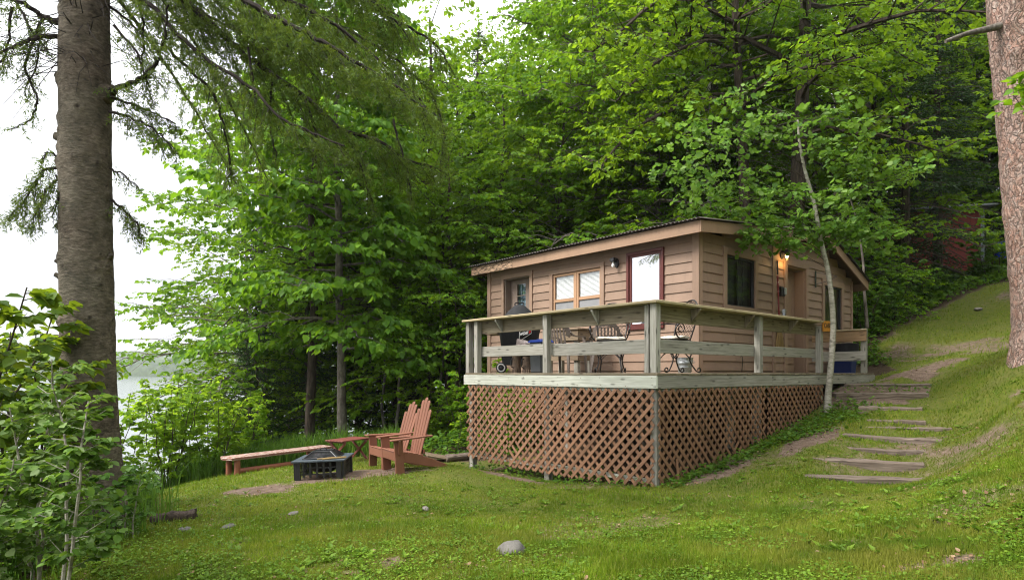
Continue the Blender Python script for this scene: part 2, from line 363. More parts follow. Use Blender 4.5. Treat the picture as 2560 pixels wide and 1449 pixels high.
class MB:
    """collects boxes, bars, tubes, lathes, prisms and links them as one mesh object"""
    def __init__(s):
        s.v, s.f, s.uv = [], [], []
    def add(s, vs, fs, uvs=None):
        b = len(s.v)
        s.v += [tuple(v) for v in vs]
        for i, f in enumerate(fs):
            s.f.append(tuple(b + k for k in f))
            s.uv.append(uvs[i] if uvs else [(0, 0)] * len(f))
        return s
    def hexa(s, p, la=0):
        """p: 8 corners, order (x0y0z0,x1y0z0,x1y1z0,x0y1z0, same at z1); UV u along the longest edge"""
        p = [Vector(q) for q in p]
        e = [(p[1] - p[0]).length, (p[3] - p[0]).length, (p[4] - p[0]).length]
        loc = [(0, 0, 0), (1, 0, 0), (1, 1, 0), (0, 1, 0), (0, 0, 1), (1, 0, 1), (1, 1, 1), (0, 1, 1)]
        fs = [(0, 3, 2, 1), (4, 5, 6, 7), (0, 1, 5, 4), (2, 3, 7, 6), (1, 2, 6, 5), (3, 0, 4, 7)]
        ax = [(0, 1), (0, 1), (0, 2), (0, 2), (1, 2), (1, 2)]
        ou, ov = random.random() * 40, random.random() * 40
        uvs = []
        for f, (i, j) in zip(fs, ax):
            if e[j] > e[i]:
                i, j = j, i
            uvs.append([(ou + loc[k][i] * e[i], ov + loc[k][j] * e[j] + 0.3 * (i + 2 * j)) for k in f])
        return s.add(p, fs, uvs)
    def box(s, lo, hi):
        (x0, y0, z0), (x1, y1, z1) = lo, hi
        return s.hexa([(x0, y0, z0), (x1, y0, z0), (x1, y1, z0), (x0, y1, z0), (x0, y0, z1), (x1, y0, z1), (x1, y1, z1), (x0, y1, z1)])
    def cbox(s, c, size, M=None):
        c = Vector(c)
        h = Vector(size) / 2
        M = (M or Matrix.Identity(4)).to_3x3()
        P = [c + M @ Vector((a * h.x, b * h.y, d * h.z)) for d in (-1, 1) for a, b in ((-1, -1), (1, -1), (1, 1), (-1, 1))]
        return s.hexa(P)
    def bar(s, p, q, wd, th, up=(0, 0, 1)):
        """a plank from p to q, wd wide across, th thick along up"""
        p, q = Vector(p), Vector(q)
        d = (q - p).normalized()
        sd = d.cross(Vector(up))
        sd = sd.normalized() if sd.length > 1e-4 else Vector((1, 0, 0))
        u = sd.cross(d).normalized()
        P = []
        for kz in (-1, 1):
            for e, ks in ((p, -1), (q, -1), (q, 1), (p, 1)):
                P.append(e + sd * ks * wd / 2 + u * kz * th / 2)
        return s.hexa(P)
    def tube(s, pts, rad, n=8, cap=True):
        pts = [Vector(p) for p in pts]
        if isinstance(rad, (int, float)):
            rad = [rad] * len(pts)
        b = len(s.v)
        t0 = (pts[1] - pts[0]).normalized()
        a = t0.orthogonal().normalized()
        lens = 0
        ou = random.random() * 20
        rings = []
        for i, p in enumerate(pts):
            t = (pts[min(i + 1, len(pts) - 1)] - pts[max(i - 1, 0)])
            t = t.normalized() if t.length > 1e-9 else t0
            a = (a - t * a.dot(t))
            a = a.normalized() if a.length > 1e-6 else t.orthogonal().normalized()
            c = t.cross(a)
            if i:
                lens += (p - pts[i - 1]).length
            rings.append(lens)
            for k in range(n):
                g = 2 * math.pi * k / n
                s.v.append(tuple(p + (a * math.cos(g) + c * math.sin(g)) * rad[i]))
        for i in range(len(pts) - 1):
            for k in range(n):
                k2 = (k + 1) % n
                s.f.append((b + i * n + k, b + i * n + k2, b + (i + 1) * n + k2, b + (i + 1) * n + k))
                r_ = max(rad[i], 0.01) * 6.28 / n
                s.uv.append([(ou + rings[i], k * r_), (ou + rings[i], (k + 1) * r_), (ou + rings[i + 1], (k + 1) * r_), (ou + rings[i + 1], k * r_)])
        if cap:
            m = b + (len(pts) - 1) * n
            s.f.append(tuple(b + k for k in reversed(range(n))))
            s.uv.append([(math.cos(k) * .1, math.sin(k) * .1) for k in range(n)])
            s.f.append(tuple(m + k for k in range(n)))
            s.uv.append([(math.cos(k) * .1, math.sin(k) * .1) for k in range(n)])
        return s
    def lathe(s, prof, c=(0, 0, 0), n=20, M=None, sq=(1, 1)):
        b = len(s.v)
        M = M or Matrix.Identity(4)
        c = Vector(c)
        for r_, z in prof:
            for k in range(n):
                g = 2 * math.pi * k / n
                s.v.append(tuple(c + M.to_3x3() @ Vector((r_ * math.cos(g) * sq[0], r_ * math.sin(g) * sq[1], z))))
        for i in range(len(prof) - 1):
            for k in range(n):
                k2 = (k + 1) % n
                s.f.append((b + i * n + k, b + i * n + k2, b + (i + 1) * n + k2, b + (i + 1) * n + k))
                s.uv.append([(0, 0)] * 4)
        return s
    def prism(s, poly, O, ex, ey, ez, th):
        """outline poly (2-D) in the ex, ey plane at O, thickened th along ez"""
        O, ex, ey, ez = Vector(O), Vector(ex), Vector(ey), Vector(ez)
        n = len(poly)
        vs = [O + ex * x + ey * y for x, y in poly] + [O + ex * x + ey * y + ez * th for x, y in poly]
        fs = [tuple(reversed(range(n))), tuple(range(n, 2 * n))]
        ou = random.random() * 20
        uv = [[(ou + y, x) for x, y in reversed(poly)], [(ou + y, x) for x, y in poly]]
        for i in range(n):
            j = (i + 1) % n
            fs.append((i, j, n + j, n + i))
            uv.append([(ou + poly[i][1], 0), (ou + poly[j][1], 0), (ou + poly[j][1], th), (ou + poly[i][1], th)])
        return s.add(vs, fs, uv)

ROOTM = {}
def tag(o, label=None, cat=None, group=None, kind=None):
    if label:
        o['label'] = label
    if cat:
        o['category'] = cat
    if group:
        o['group'] = group
    if kind:
        o['kind'] = kind
    return o
def thing(name, label, cat, loc=(0, 0, 0), rz=0.0, group=None, frame=None):
    """an Empty at the base of a thing; loc and rz are given in frame"""
    o = bpy.data.objects.new(name, None)
    COL.objects.link(o)
    o.empty_display_size = 0.2
    m = (frame or Matrix.Identity(4)) @ Matrix.Translation(loc) @ Matrix.Rotation(rz, 4, 'Z')
    o.matrix_world = m
    ROOTM[o.name] = m.copy()
    return tag(o, label, cat, group)
def to_mesh(name, mb, M):
    me = bpy.data.meshes.new(name)
    me.from_pydata([tuple(M @ Vector(v)) for v in mb.v], [], mb.f)
    uvl = me.uv_layers.new(name='UVMap')
    flat = [c for f in mb.uv for q in f for c in q]
    uvl.data.foreach_set('uv', flat)
    return me
def fin(mb, name, mat, parent=None, frame=None, local=False, smooth=False, bev=0.0):
    """link mb as one mesh object. Coordinates are in `frame` (world if None), or already the thing's own if local"""
    root = parent
    chain = []
    while root is not None and root.name not in ROOTM:
        root = root.parent
    if local or root is None:
        M = Matrix.Identity(4) if local else (frame or Matrix.Identity(4))
    else:
        M = ROOTM[root.name].inverted() @ (frame or Matrix.Identity(4))
    me = to_mesh(name, mb, M)
    me.materials.append(mat)
    o = bpy.data.objects.new(name, me)
    COL.objects.link(o)
    if parent is not None:
        o.parent = parent
    if smooth:
        me.polygons.foreach_set('use_smooth', [True] * len(me.polygons))
        if hasattr(me, 'set_sharp_from_angle'):
            me.set_sharp_from_angle(angle=R(40))
    if bev:
        b = o.modifiers.new('bevel', 'BEVEL')
        b.width = bev
        b.segments = 1
        b.limit_method = 'ANGLE'
    return o
def npmesh(name, V, F, mat, parent=None, smooth=False):
    """V (n,3) array, F (m,k) array or list of such arrays"""
    Fs = F if isinstance(F, list) else [F]
    me = bpy.data.meshes.new(name)
    V = np.asarray(V, dtype=np.float32)
    me.vertices.add(len(V))
    me.vertices.foreach_set('co', V.ravel())
    li = np.concatenate([f.ravel() for f in Fs]).astype(np.int32)
    tot = np.concatenate([np.full(len(f), f.shape[1], dtype=np.int32) for f in Fs])
    st = np.concatenate([[0], np.cumsum(tot)[:-1]]).astype(np.int32)
    me.loops.add(len(li))
    me.loops.foreach_set('vertex_index', li)
    me.polygons.add(len(tot))
    me.polygons.foreach_set('loop_start', st)
    me.polygons.foreach_set('loop_total', tot)
    if smooth:
        me.polygons.foreach_set('use_smooth', np.ones(len(tot), dtype=bool))
    me.update(calc_edges=True)
    me.materials.append(mat)
    o = bpy.data.objects.new(name, me)
    COL.objects.link(o)
    if parent is not None:
        o.parent = parent
    return o
def copy_tree(root, loc, rz, scale=1.0, label=None, group=None):
    r_ = root.copy()
    COL.objects.link(r_)
    r_.location = loc
    r_.rotation_euler = (0, 0, rz)
    r_.scale = (scale,) * 3 if isinstance(scale, (int, float)) else scale
    if label:
        r_['label'] = label
    if group:
        r_['group'] = group
    for ch in root.children:
        c = ch.copy()
        COL.objects.link(c)
        c.parent = r_
        for g in ch.children:
            d = g.copy()
            COL.objects.link(d)
            d.parent = c
    return r_

# deck frame: origin at the deck's near corner, +x along the door side, +y along the lake side, z up
DK = Matrix.Translation((1.88, 8.14, 0)) @ Matrix.Rotation(math.atan2(0.6561, 0.7547), 4, 'Z')
def dk(a, b, z=0):
    return DK @ Vector((a, b, z))

# ------------------------------------------------------------------ terrain
CTRL = [(0, 4.6, -1.52), (-1.93, 4.7, -1.57), (-4.0, 4.9, -1.66), (1.72, 4.2, -1.39), (2.87, 3.5, -1.16), (4.26, 5.2, -0.89),
        (6.15, 7.5, -0.33), (8.93, 10.5, 0.46), (8.55, 10.45, 0.16), (11.0, 10.5, 0.95), (8.75, 11.6, 0.10), (14, 18, 2.25), (12.2, 17, 1.4), (10.4, 17.5, 1.2),
        (7.96, 13.5, -0.04), (9.5, 15.0, 0.35), (1.88, 8.14, -1.5), (0.44, 9.8, -1.67), (-0.71, 11.1, -1.72), (4.09, 10.06, -1.06),
        (5.75, 11.5, -0.52), (7.5, 13.1, -0.16), (-5.58, 12, -2.02), (-4.05, 13.96, -1.98), (-3.4, 13, -1.86), (-1.78, 9.9, -1.62),
        (-1.1, 10.45, -1.535), (-3.0, 10.1, -1.67), (-4.57, 6.8, -1.74), (-6.5, 14, -2.4), (-9, 14, -3.2), (-12, 9, -4.2), (-8, 20, -3.3),
        (-7, 6, -2.2), (-10, 5, -3.2), (0, 16, -1.45), (-2, 19, -1.75), (-5, 22, -2.5), (-9, 28, -3.8), (5, 15, -0.9), (2, 20, -0.8), (4, 24, 0.2),
        (9, 22, 1.6), (15, 25, 3.8), (22, 28, 6.0), (8, 34, 3.5), (0, 34, -0.5), (-8, 40, -3.4), (20, 40, 8.5), (30, 30, 9), (16.5, 24, 3.6),
        (0, -3, -1.4), (8, -2, 0.2), (-6, -3, -2.2),
        (14, 6, 2.0), (20, 14, 4.2), (24, 20, 5.6)]
# the ground at each timber step: (tread height, image x and y of its two ends, how far the turf lies below the tread)
for _h, _a, _b, _c, _d, _g in ((-1.29, 2006, 1184, 2310, 1196, .015), (-1.16, 2031, 1141, 2309, 1156, .025), (-1.06, 2100, 1116, 2315, 1126, .02), (-0.94, 2106, 1083, 2358, 1098, .025), (-0.85, 2154, 1064, 2376, 1068, .02),
                               (-0.76, 2164, 1047, 2312, 1050, .02), (-0.655, 2141, 1026, 2356, 1027, .035), (-0.57, 2146, 1013, 2306, 1017, .02), (-0.36, 2084, 980.5, 2314, 980.5, .08), (-0.205, 2104, 958.3, 2322, 958.3, .05)):
    for _x, _y in ((_a, _b), (_c, _d)):
        _Y = _h * 1560 / (932 - _y)
        CTRL.append(((_x - 1280) / 1560 * _Y, _Y, _h - _g))
CTRL += [(6.2, 11.4, -0.52), (7.5, 11.3, -0.47), (8.2, 11.9, -0.17), (7.7, 10.4, -0.42), (6.6, 12.6, -0.18), (8.0, 12.6, -0.08)]
_P = np.array(CTRL, dtype=float)
def _tps(d2):
    return 0.5 * d2 * np.log(d2 + 1e-9)
_n = len(_P)
_K = _tps(((_P[:, None, :2] - _P[None, :, :2]) ** 2).sum(-1)) + np.eye(_n) * 0.012
_A = np.zeros((_n + 3, _n + 3))
_A[:_n, :_n] = _K
_A[:_n, _n] = 1
_A[:_n, _n + 1:] = _P[:, :2]
_A[_n, :_n] = 1
_A[_n + 1:, :_n] = _P[:, :2].T
_W = np.linalg.solve(_A, np.concatenate([_P[:, 2], np.zeros(3)]))
_rs = np.random.RandomState(3)
_G = _rs.rand(64, 64)
def vnoise(x, y, f):
    x, y = np.asarray(x) * f, np.asarray(y) * f
    xi, yi = np.floor(x).astype(int), np.floor(y).astype(int)
    fx, fy = x - xi, y - yi
    fx, fy = fx * fx * (3 - 2 * fx), fy * fy * (3 - 2 * fy)
    g = lambda i, j: _G[i % 64, j % 64]
    return (g(xi, yi) * (1 - fx) + g(xi + 1, yi) * fx) * (1 - fy) + (g(xi, yi + 1) * (1 - fx) + g(xi + 1, yi + 1) * fx) * fy
def HN(x, y):
    """ground height, arrays"""
    x, y = np.asarray(x, dtype=float).ravel(), np.asarray(y, dtype=float).ravel()
    cx, cy = np.clip(x, -13, 32), np.clip(y, -5, 44)
    o = np.empty(len(x))
    for s in range(0, len(x), 20000):
        q = np.stack([cx[s:s + 20000], cy[s:s + 20000]], 1)
        d2 = ((q[:, None, :] - _P[None, :, :2]) ** 2).sum(-1)
        o[s:s + 20000] = _tps(d2) @ _W[:_n] + _W[_n] + q @ _W[_n + 1:]
    o += (vnoise(x, y, 0.9) - 0.5) * 0.05 + (vnoise(x, y, 3.1) - 0.5) * 0.025
    far = np.maximum(np.maximum(-13 - x, 0), 0)
    o -= far * 0.25
    o += np.clip(x - 32, 0, 60) * 0.15 + np.clip(np.where(x > 2, y - 44, 0), 0, 60) * 0.12
    return np.maximum(o, -9)
def H(x, y):
    return float(HN([x], [y])[0])
def inpoly(x, y, poly):
    r_ = np.zeros(len(x), dtype=bool)
    n = len(poly)
    for i in range(n):
        (x1, y1), (x2, y2) = poly[i], poly[(i + 1) % n]
        c = ((y1 > y) != (y2 > y)) & (x < (x2 - x1) * (y - y1) / (y2 - y1 + 1e-12) + x1)
        r_ ^= c
    return r_
DECKPOLY = [tuple(dk(a, b)[:2]) for a, b in ((0.05, -0.0), (5.3, 0.0), (7.5, 0.1), (9.4, 1.1), (9.4, 6.9), (2.7, 6.9), (2.7, 4.1), (0.05, 4.1))]
LAWN = [(-3.6, 2), (-3.9, 5.2), (-3.9, 6.4), (-4.6, 8), (-5.4, 9.5), (-6.4, 11), (-6.7, 12.3), (-5.9, 13.6), (-4.2, 14.6), (-2.5, 13.8), (-1.6, 12.6), (-0.6, 12.6),
        (0.6, 12.5), (8.4, 13.6), (9.6, 16.6), (12, 18.2), (15, 19.5), (17.5, 19), (14, 12), (11, 8), (9, 2)]
def blob(x, y, cx, cy, rx, ry, a=0.0):
    c, s_ = math.cos(a), math.sin(a)
    dx, dy = x - cx, y - cy
    u, v = (dx * c + dy * s_) / rx, (-dx * s_ + dy * c) / ry
    return np.clip(1.25 - np.sqrt(u * u + v * v), 0, 1)
def dirtmask(x, y):
    """0 turf .. 1 bare earth"""
    d = np.maximum.reduce([blob(x, y, -2.55, 10.25, 1.35, 0.55, 0.1), blob(x, y, -3.7, 9.15, 0.85, 0.6, 0.3), blob(x, y, -2.9, 9.7, 0.8, 0.35), 0.75 * blob(x, y, 2.65, 3.95, 0.40, 0.22, 0.2),
        blob(x, y, 4.7, 9.65, 1.3, 0.30, 0.72), 0.85 * blob(x, y, 3.0, 8.7, 1.2, 0.25, 0.72), 0.7 * blob(x, y, 8.4, 12.8, 1.5, 0.5, 0.25), blob(x, y, 6.7, 11.7, 1.4, 0.7, 0.7),
        0.8 * blob(x, y, -0.2, 10.1, 1.4, 0.28, -0.86), 0.6 * blob(x, y, -1.35, 5.1, 0.6, 0.3), 0.35 * blob(x, y, 9.6, 14.6, 1.5, 0.7, 0.8), 0.6 * blob(x, y, 13.8, 17.6, 1.0, 1.0)])
    n = vnoise(x, y, 2.3) * 0.6 + vnoise(x, y, 7) * 0.4
    d = np.clip((d - 0.25 + (n - 0.5) * 0.9) * 2.2, 0, 1)
    thin = np.clip((vnoise(x + 31, y + 7, 0.75) * 0.6 + vnoise(x, y + 3, 2.7) * 0.4 - 0.60) * 5, 0, np.where(x > 5.5, 0.6, 0.4))
    woods = ~inpoly(x, y, LAWN)
    d = np.maximum(d, thin)
    d = np.where(woods, 1.0, d)
    return np.where(inpoly(x, y, DECKPOLY), 1.0, d)

def axis(parts):
    o = []
    for a, b, s in parts:
        o += list(np.arange(a, b - 1e-6, s))
    o.append(parts[-1][1])
    return np.array(o)
gx = axis([(-200, -60, 20), (-60, -16, 4), (-16, -8, 0.6), (-8, 10, 0.1), (10, 20, 0.4), (20, 40, 2), (40, 400, 30)])
gy = axis([(-60, -4, 6), (-4, 2.5, 0.5), (2.5, 15, 0.1), (15, 26, 0.4), (26, 50, 2), (50, 400, 35)])
GX, GY = np.meshgrid(gx, gy)
gz = HN(GX, GY)
nx, ny = len(gx), len(gy)
idx = np.arange(nx * ny).reshape(ny, nx)
GF = np.stack([idx[:-1, :-1], idx[:-1, 1:], idx[1:, 1:], idx[1:, :-1]], -1).reshape(-1, 4)
def mat_ground():
    m = NT('ground_turf_and_earth')
    p = m.pos()
    at = m.n('ShaderNodeAttribute', attribute_name='bare')
    n1 = m.noise(p, 1.1, 4)
    n2 = m.noise(p, 45, 4, 0.7)
    n3 = m.noise(p, 9, 5, 0.7)
    turf = m.ramp(n3, [(0.3, (0.04, 0.06, 0.007)), (0.5, (0.075, 0.095, 0.010)), (0.7, (0.11, 0.105, 0.02))])
    turf = m.mixc(m.ramp(n1, [(0.4, 0), (0.7, 0.5)]), turf, (0.10, 0.095, 0.035))
    earth = m.ramp(n3, [(0.28, (0.065, 0.043, 0.031)), (0.5, (0.135, 0.096, 0.072)), (0.72, (0.21, 0.158, 0.125))])
    earth = m.mixc(m.ramp(n2, [(0.35, 0.6), (0.55, 0)]), earth, (0.07, 0.045, 0.03))
    wd = m.n('ShaderNodeAttribute', attribute_name='woods')
    litter = m.ramp(n2, [(0.3, (0.018, 0.012, 0.008)), (0.55, (0.055, 0.037, 0.022)), (0.75, (0.12, 0.085, 0.05))])
    earth = m.mixc(wd.outputs['Fac'], earth, litter)
    f = m.n('ShaderNodeMath', {0: at.outputs['Fac'], 1: m.n('ShaderNodeMath', {0: n3, 1: 0.5}, operation='SUBTRACT').outputs[0]}, operation='ADD', use_clamp=True).outputs[0]
    col = m.mixc(m.ramp(f, [(0.3, 0), (0.65, 1)]), turf, earth)
    return m.done(m.bsdf(Base_Color=col, Roughness=0.95, Normal=m.bump(m.mixc(0.5, n2, n3), 0.7, 0.03), **{'Specular_IOR_Level': 0.1}))
M_GROUND = mat_ground()
ground = npmesh('ground', np.stack([GX.ravel(), GY.ravel(), gz], 1), GF, M_GROUND, smooth=True)
at = ground.data.attributes.new('bare', 'FLOAT', 'POINT')
at.data.foreach_set('value', dirtmask(GX.ravel(), GY.ravel()).astype(np.float32))
at = ground.data.attributes.new('woods', 'FLOAT', 'POINT')
at.data.foreach_set('value', ((~inpoly(GX.ravel(), GY.ravel(), LAWN)) | inpoly(GX.ravel(), GY.ravel(), DECKPOLY)).astype(np.float32))
tag(ground, 'sloping ground of the lakeside lot, turf and bare earth', 'ground', kind='structure')

def mat_water():
    m = NT('lake_water')
    p = m.pos()
    n = m.noise(m.mapping(p, (1, 2.2, 1)), 1.4, 5, 0.6)
    return m.done(m.bsdf(Base_Color=(0.16, 0.18, 0.18, 1), Roughness=0.10, IOR=1.5, Normal=m.bump(n, 0.18, 0.1), **{'Specular_IOR_Level': 1.0}))
LAKE_Z = -3.55
lake = npmesh('lake', [(-1800, -300, LAKE_Z), (600, -300, LAKE_Z), (600, 950, LAKE_Z), (-1800, 950, LAKE_Z)], np.array([[0, 1, 2, 3]]), mat_water())
tag(lake, 'pale lake reflecting the white sky', 'lake', kind='structure')
def far_shore():
    rs = np.random.RandomState(5)
    xs = np.linspace(-1500, 200, 420)
    ys = np.array([0, 6, 22, 55, 110, 220])
    hz = np.array([0, 1, 0.9, 0.96, 1, 0.6])
    V = []
    for j, yy in enumerate(ys):
        base = 17 + 8 * (vnoise(xs, xs * 0 + 3, 0.004)) + 4 * vnoise(xs, xs * 0, 0.017)
        jag = rs.rand(len(xs)) * 2.4 + 2.5 * vnoise(xs, xs * 0 + j * 7, 0.11)
        V.append(np.stack([xs, 620 + yy + 0 * xs, (LAKE_Z - 0.5) + hz[j] * (base * (0.5 + 0.5 * min(1, yy / 60)) + jag * (j > 0))], 1))
    V = np.concatenate(V)
    n = len(xs)
    I = np.arange(len(V)).reshape(len(ys), n)
    F = np.stack([I[:-1, :-1], I[:-1, 1:], I[1:, 1:], I[1:, :-1]], -1).reshape(-1, 4)
    m = NT('far_shore_woods')
    n1 = m.noise(m.pos(), 0.16, 6, 0.7)
    col = m.ramp(n1, [(0.35, (0.02, 0.035, 0.014)), (0.65, (0.07, 0.10, 0.035))])
    o = npmesh('far_shore_hills', V, F, m.done(m.bsdf(Base_Color=col, Roughness=1.0)))
    tag(o, 'low wooded far shore across the lake', 'hills', kind='structure')
far_shore()

# ------------------------------------------------------------------ cabin
LA, DB = 2.71, 1.1                    # lake wall at a = LA, door wall at b = DB (deck frame)
A1, B1 = 9.34, 6.84
def roof_z(a):
    return 2.55 + 0.1 * (a - 2.41) if a < 7.45 else 3.054 - 0.37 * (a - 7.45)
def wp(ax, s, o, z):
    return (LA - o, s, z) if ax == 'lake' else (s, DB - o, z)
def wbox(mb, ax, s0, s1, o0, o1, z0, z1, o0t=None, o1t=None):
    """box on a wall: s along it, o outward, z up; o0t, o1t are the offsets at its top"""
    a0, a1 = o0, o1
    b0 = o0 if o0t is None else o0t
    b1 = o1 if o1t is None else o1t
    P = [wp(ax, s0, a0, z0), wp(ax, s1, a0, z0), wp(ax, s1, a1, z0), wp(ax, s0, a1, z0), wp(ax, s0, b0, z1), wp(ax, s1, b0, z1), wp(ax, s1, b1, z1), wp(ax, s0, b1, z1)]
    if ax == 'lake':
        pass
    else:
        P = [P[1], P[0], P[3], P[2], P[5], P[4], P[7], P[6]]
    return mb.hexa(P)
def siding(mb, ax, s0, s1, z0, z1, opens, top=None, h=0.172):
    z = z0
    while z < z1 - 1e-4:
        ze = min(z + h, z1)
        cuts = sorted({z, ze} | {q for o in opens for q in o[2:] if z + 1e-3 < q < ze - 1e-3})
        for za, zb in zip(cuts[:-1], cuts[1:]):
            mid = (za + zb) / 2
            spans = [(s0, s1)]
            if top:
                ss = np.linspace(s0, s1, 400)
                ok = [q for q in ss if top(q) >= zb]
                if not ok:
                    continue
                spans = [(min(ok), max(ok))]
            for o in opens:
                if o[2] < mid < o[3]:
                    nw = []
                    for p, q in spans:
                        if o[1] <= p or o[0] >= q:
                            nw.append((p, q))
                        else:
                            if o[0] > p:
                                nw.append((p, o[0]))
                            if o[1] < q:
                                nw.append((o[1], q))
                    spans = nw
            f = lambda zz: 0.024 - 0.019 * (zz - z) / h
            for p, q in spans:
                # boards butt at staggered joints
                jo = p + (q - p) * random.uniform(0.3, 0.7) if q - p > 2.6 else None
                for u0, u1 in ([(p, jo - 0.0015), (jo + 0.0015, q)] if jo else [(p, q)]):
                    wbox(mb, ax, u0, u1, -0.03, f(za), za, zb, -0.03, f(zb))
        z = ze
def rect_trim(mb, ax, s0, s1, z0, z1, wd, o0, o1, bottom=True, wt=None):
    """four boards round s0..s1, z0..z1 (outer), wd wide"""
    wt = wt or wd
    zb = z0 + (wd if bottom else 0)
    wbox(mb, ax, s0, s0 + wd, o0, o1, zb, z1 - wt)
    wbox(mb, ax, s1 - wd, s1, o0, o1, zb, z1 - wt)
    wbox(mb, ax, s0, s1, o0, o1 + 0.002, z1 - wt, z1)
    if bottom:
        wbox(mb, ax, s0, s1, o0, o1 + 0.002, z0, zb)
cabin = thing('cabin', 'tan cabin with lap siding, maroon framed pane and corrugated roof behind the railed deck', 'cabin', (LA, DB, 0), 0, frame=DK)
W1 = (5.36, 6.24, 0.72, 2.19)
W2 = (3.27, 4.62, 1.08, 2.09)
WR = (1.86, 2.54, 0.88, 2.18)
m = MB()
siding(m, 'lake', DB, B1, -0.30, 2.5, [W1, W2, (WR[0] - 0.03, WR[1] + 0.03, WR[2] - 0.02, WR[3] + 0.04)])
fin(m, 'wall', M_SIDE, cabin, DK)
D1 = (3.61, 4.62, 1.22, 2.15)
DO = (5.95, 6.81, -0.30, 2.22)
D2 = (7.77, 8.70, 0.95, 1.98)
m = MB()
siding(m, 'door', LA, A1, -0.47, 3.0, [D1, DO, D2], top=lambda a: roof_z(a) - 0.035)
fin(m, 'wall', M_SIDE, cabin, DK)
m = MB()          # the two walls away from the photographer
m.box((LA, B1 - 0.04, -0.6), (A1, B1, 2.35))
m.box((A1 - 0.04, DB + 0.04, -0.6), (A1, B1 - 0.05, 2.3))
fin(m, 'wall', M_SIDE, cabin, DK)
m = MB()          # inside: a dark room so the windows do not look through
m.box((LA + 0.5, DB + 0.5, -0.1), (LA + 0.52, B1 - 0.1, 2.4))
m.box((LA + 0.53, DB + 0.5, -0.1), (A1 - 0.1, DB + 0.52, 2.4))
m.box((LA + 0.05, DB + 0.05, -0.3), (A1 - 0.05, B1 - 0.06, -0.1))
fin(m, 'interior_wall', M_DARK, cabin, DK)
for q in (('lake', DB - 0.042, DB + 0.09, 0.004, 0.042, -0.30, 2.52), ('lake', B1 - 0.11, B1 + 0.01, 0.004, 0.042, -0.30, 2.5), ('door', LA + 0.0, LA + 0.085, 0.004, 0.0415, -0.30, 2.53),
          ('door', A1 - 0.08, A1, 0.004, 0.040, -0.3, 2.2), ('door', 5.33, 5.44, 0.004, 0.042, 0.0, 2.78)):
    m = MB()
    wbox(m, *q)
    fin(m, 'corner_board' if q[1] < 5 or q[1] > 6 else 'batten', M_TRIM, cabin, DK, bev=0.003)
# left window: deep brown reveal, inner stile and two panes before a blue curtain
m = MB()
rect_trim(m, 'lake', W1[0] - 0.10, W1[1] + 0.09, W1[2] - 0.09, W1[3] + 0.085, 0.09, 0.004, 0.042)
win = fin(m, 'window', M_TRIM, cabin, DK, bev=0.003)
m = MB()
M_REVEAL = mat_paint('reveal_brown_grey', (0.20, 0.15, 0.12), var=0.1)
for z0, z1, s0, s1 in ((W1[2], W1[3], W1[0], W1[0] + 0.025), (W1[2], W1[3], W1[1] - 0.025, W1[1]), (W1[3] - 0.025, W1[3], W1[0] + 0.026, W1[1] - 0.026), (W1[2], W1[2] + 0.025, W1[0] + 0.026, W1[1] - 0.026)):
    wbox(m, 'lake', s0, s1, -0.21, -0.002, z0, z1)
for s0, s1 in ((5.39, 5.44), (5.53, 5.69), (5.98, 6.21)):
    wbox(m, 'lake', s0, s1, -0.2, -0.16, W1[2] + 0.03, W1[3] - 0.03)
wbox(m, 'lake', 5.4, 6.2, -0.199, -0.161, W1[3] - 0.13, W1[3] - 0.03)
for s0, s1 in ((5.44, 5.53), (5.69, 5.98)):
    for z in (1.05, 1.42, 1.78):
        wbox(m, 'lake', s0 + 0.001, s1 - 0.001, -0.19, -0.165, z, z + 0.018)
fin(m, 'frame', M_REVEAL, win, DK)
m = MB()
wbox(m, 'lake', 5.40, 6.1, -0.185, -0.181, W1[2] + 0.03, W1[3] - 0.03)
fin(m, 'pane', M_GLASS, win, DK)
m = MB()
for i in range(9):
    s = 5.39 + i * 0.085
    wbox(m, 'lake', s, s + 0.083, -0.27 - 0.015 * (i % 2), -0.25 - 0.015 * (i % 2), W1[2], W1[3])
fin(m, 'curtain', M_CURT, win, DK)
# middle double window
m = MB()
rect_trim(m, 'lake', W2[0] - 0.09, W2[1] + 0.09, W2[2] - 0.09, W2[3] + 0.10, 0.09, 0.004, 0.044)
win = fin(m, 'window', M_TRIM, cabin, DK, bev=0.003)
M_SASH = mat_paint('sash_paint', (0.40, 0.235, 0.135), var=0.07)
m = MB()
for s0, s1 in ((3.272, 3.93), (3.98, 4.618)):
    rect_trim(m, 'lake', s0, s1, W2[2] + 0.002, W2[3] - 0.002, 0.045, -0.035, 0.012)
    wbox(m, 'lake', s0 + 0.046, s1 - 0.046, -0.03, 0.01, 1.50, 1.56)
wbox(m, 'lake', 3.932, 3.978, -0.03, 0.02, W2[2] + 0.002, W2[3] - 0.002)
fin(m, 'sash', M_SASH, win, DK, bev=0.002)
for s0, s1 in ((3.318, 3.884), (4.026, 4.572)):
    m = MB()
    wbox(m, 'lake', s0, s1, -0.022, -0.018, 1.561, W2[3] - 0.048)
    fin(m, 'pane', M_GLASS, win, DK)
    m = MB()
    wbox(m, 'lake', s0, s1, -0.018, -0.014, W2[2] + 0.048, 1.499)
    fin(m, 'insect_screen', M_SCREENG, win, DK)
m = MB()
for i in range(24):
    z = 1.5 + i * 0.025
    wbox(m, 'lake', 3.3, 4.6, -0.032, -0.028, z, z + 0.024, -0.038, -0.042)
fin(m, 'blind', M_BLIND, win, DK)
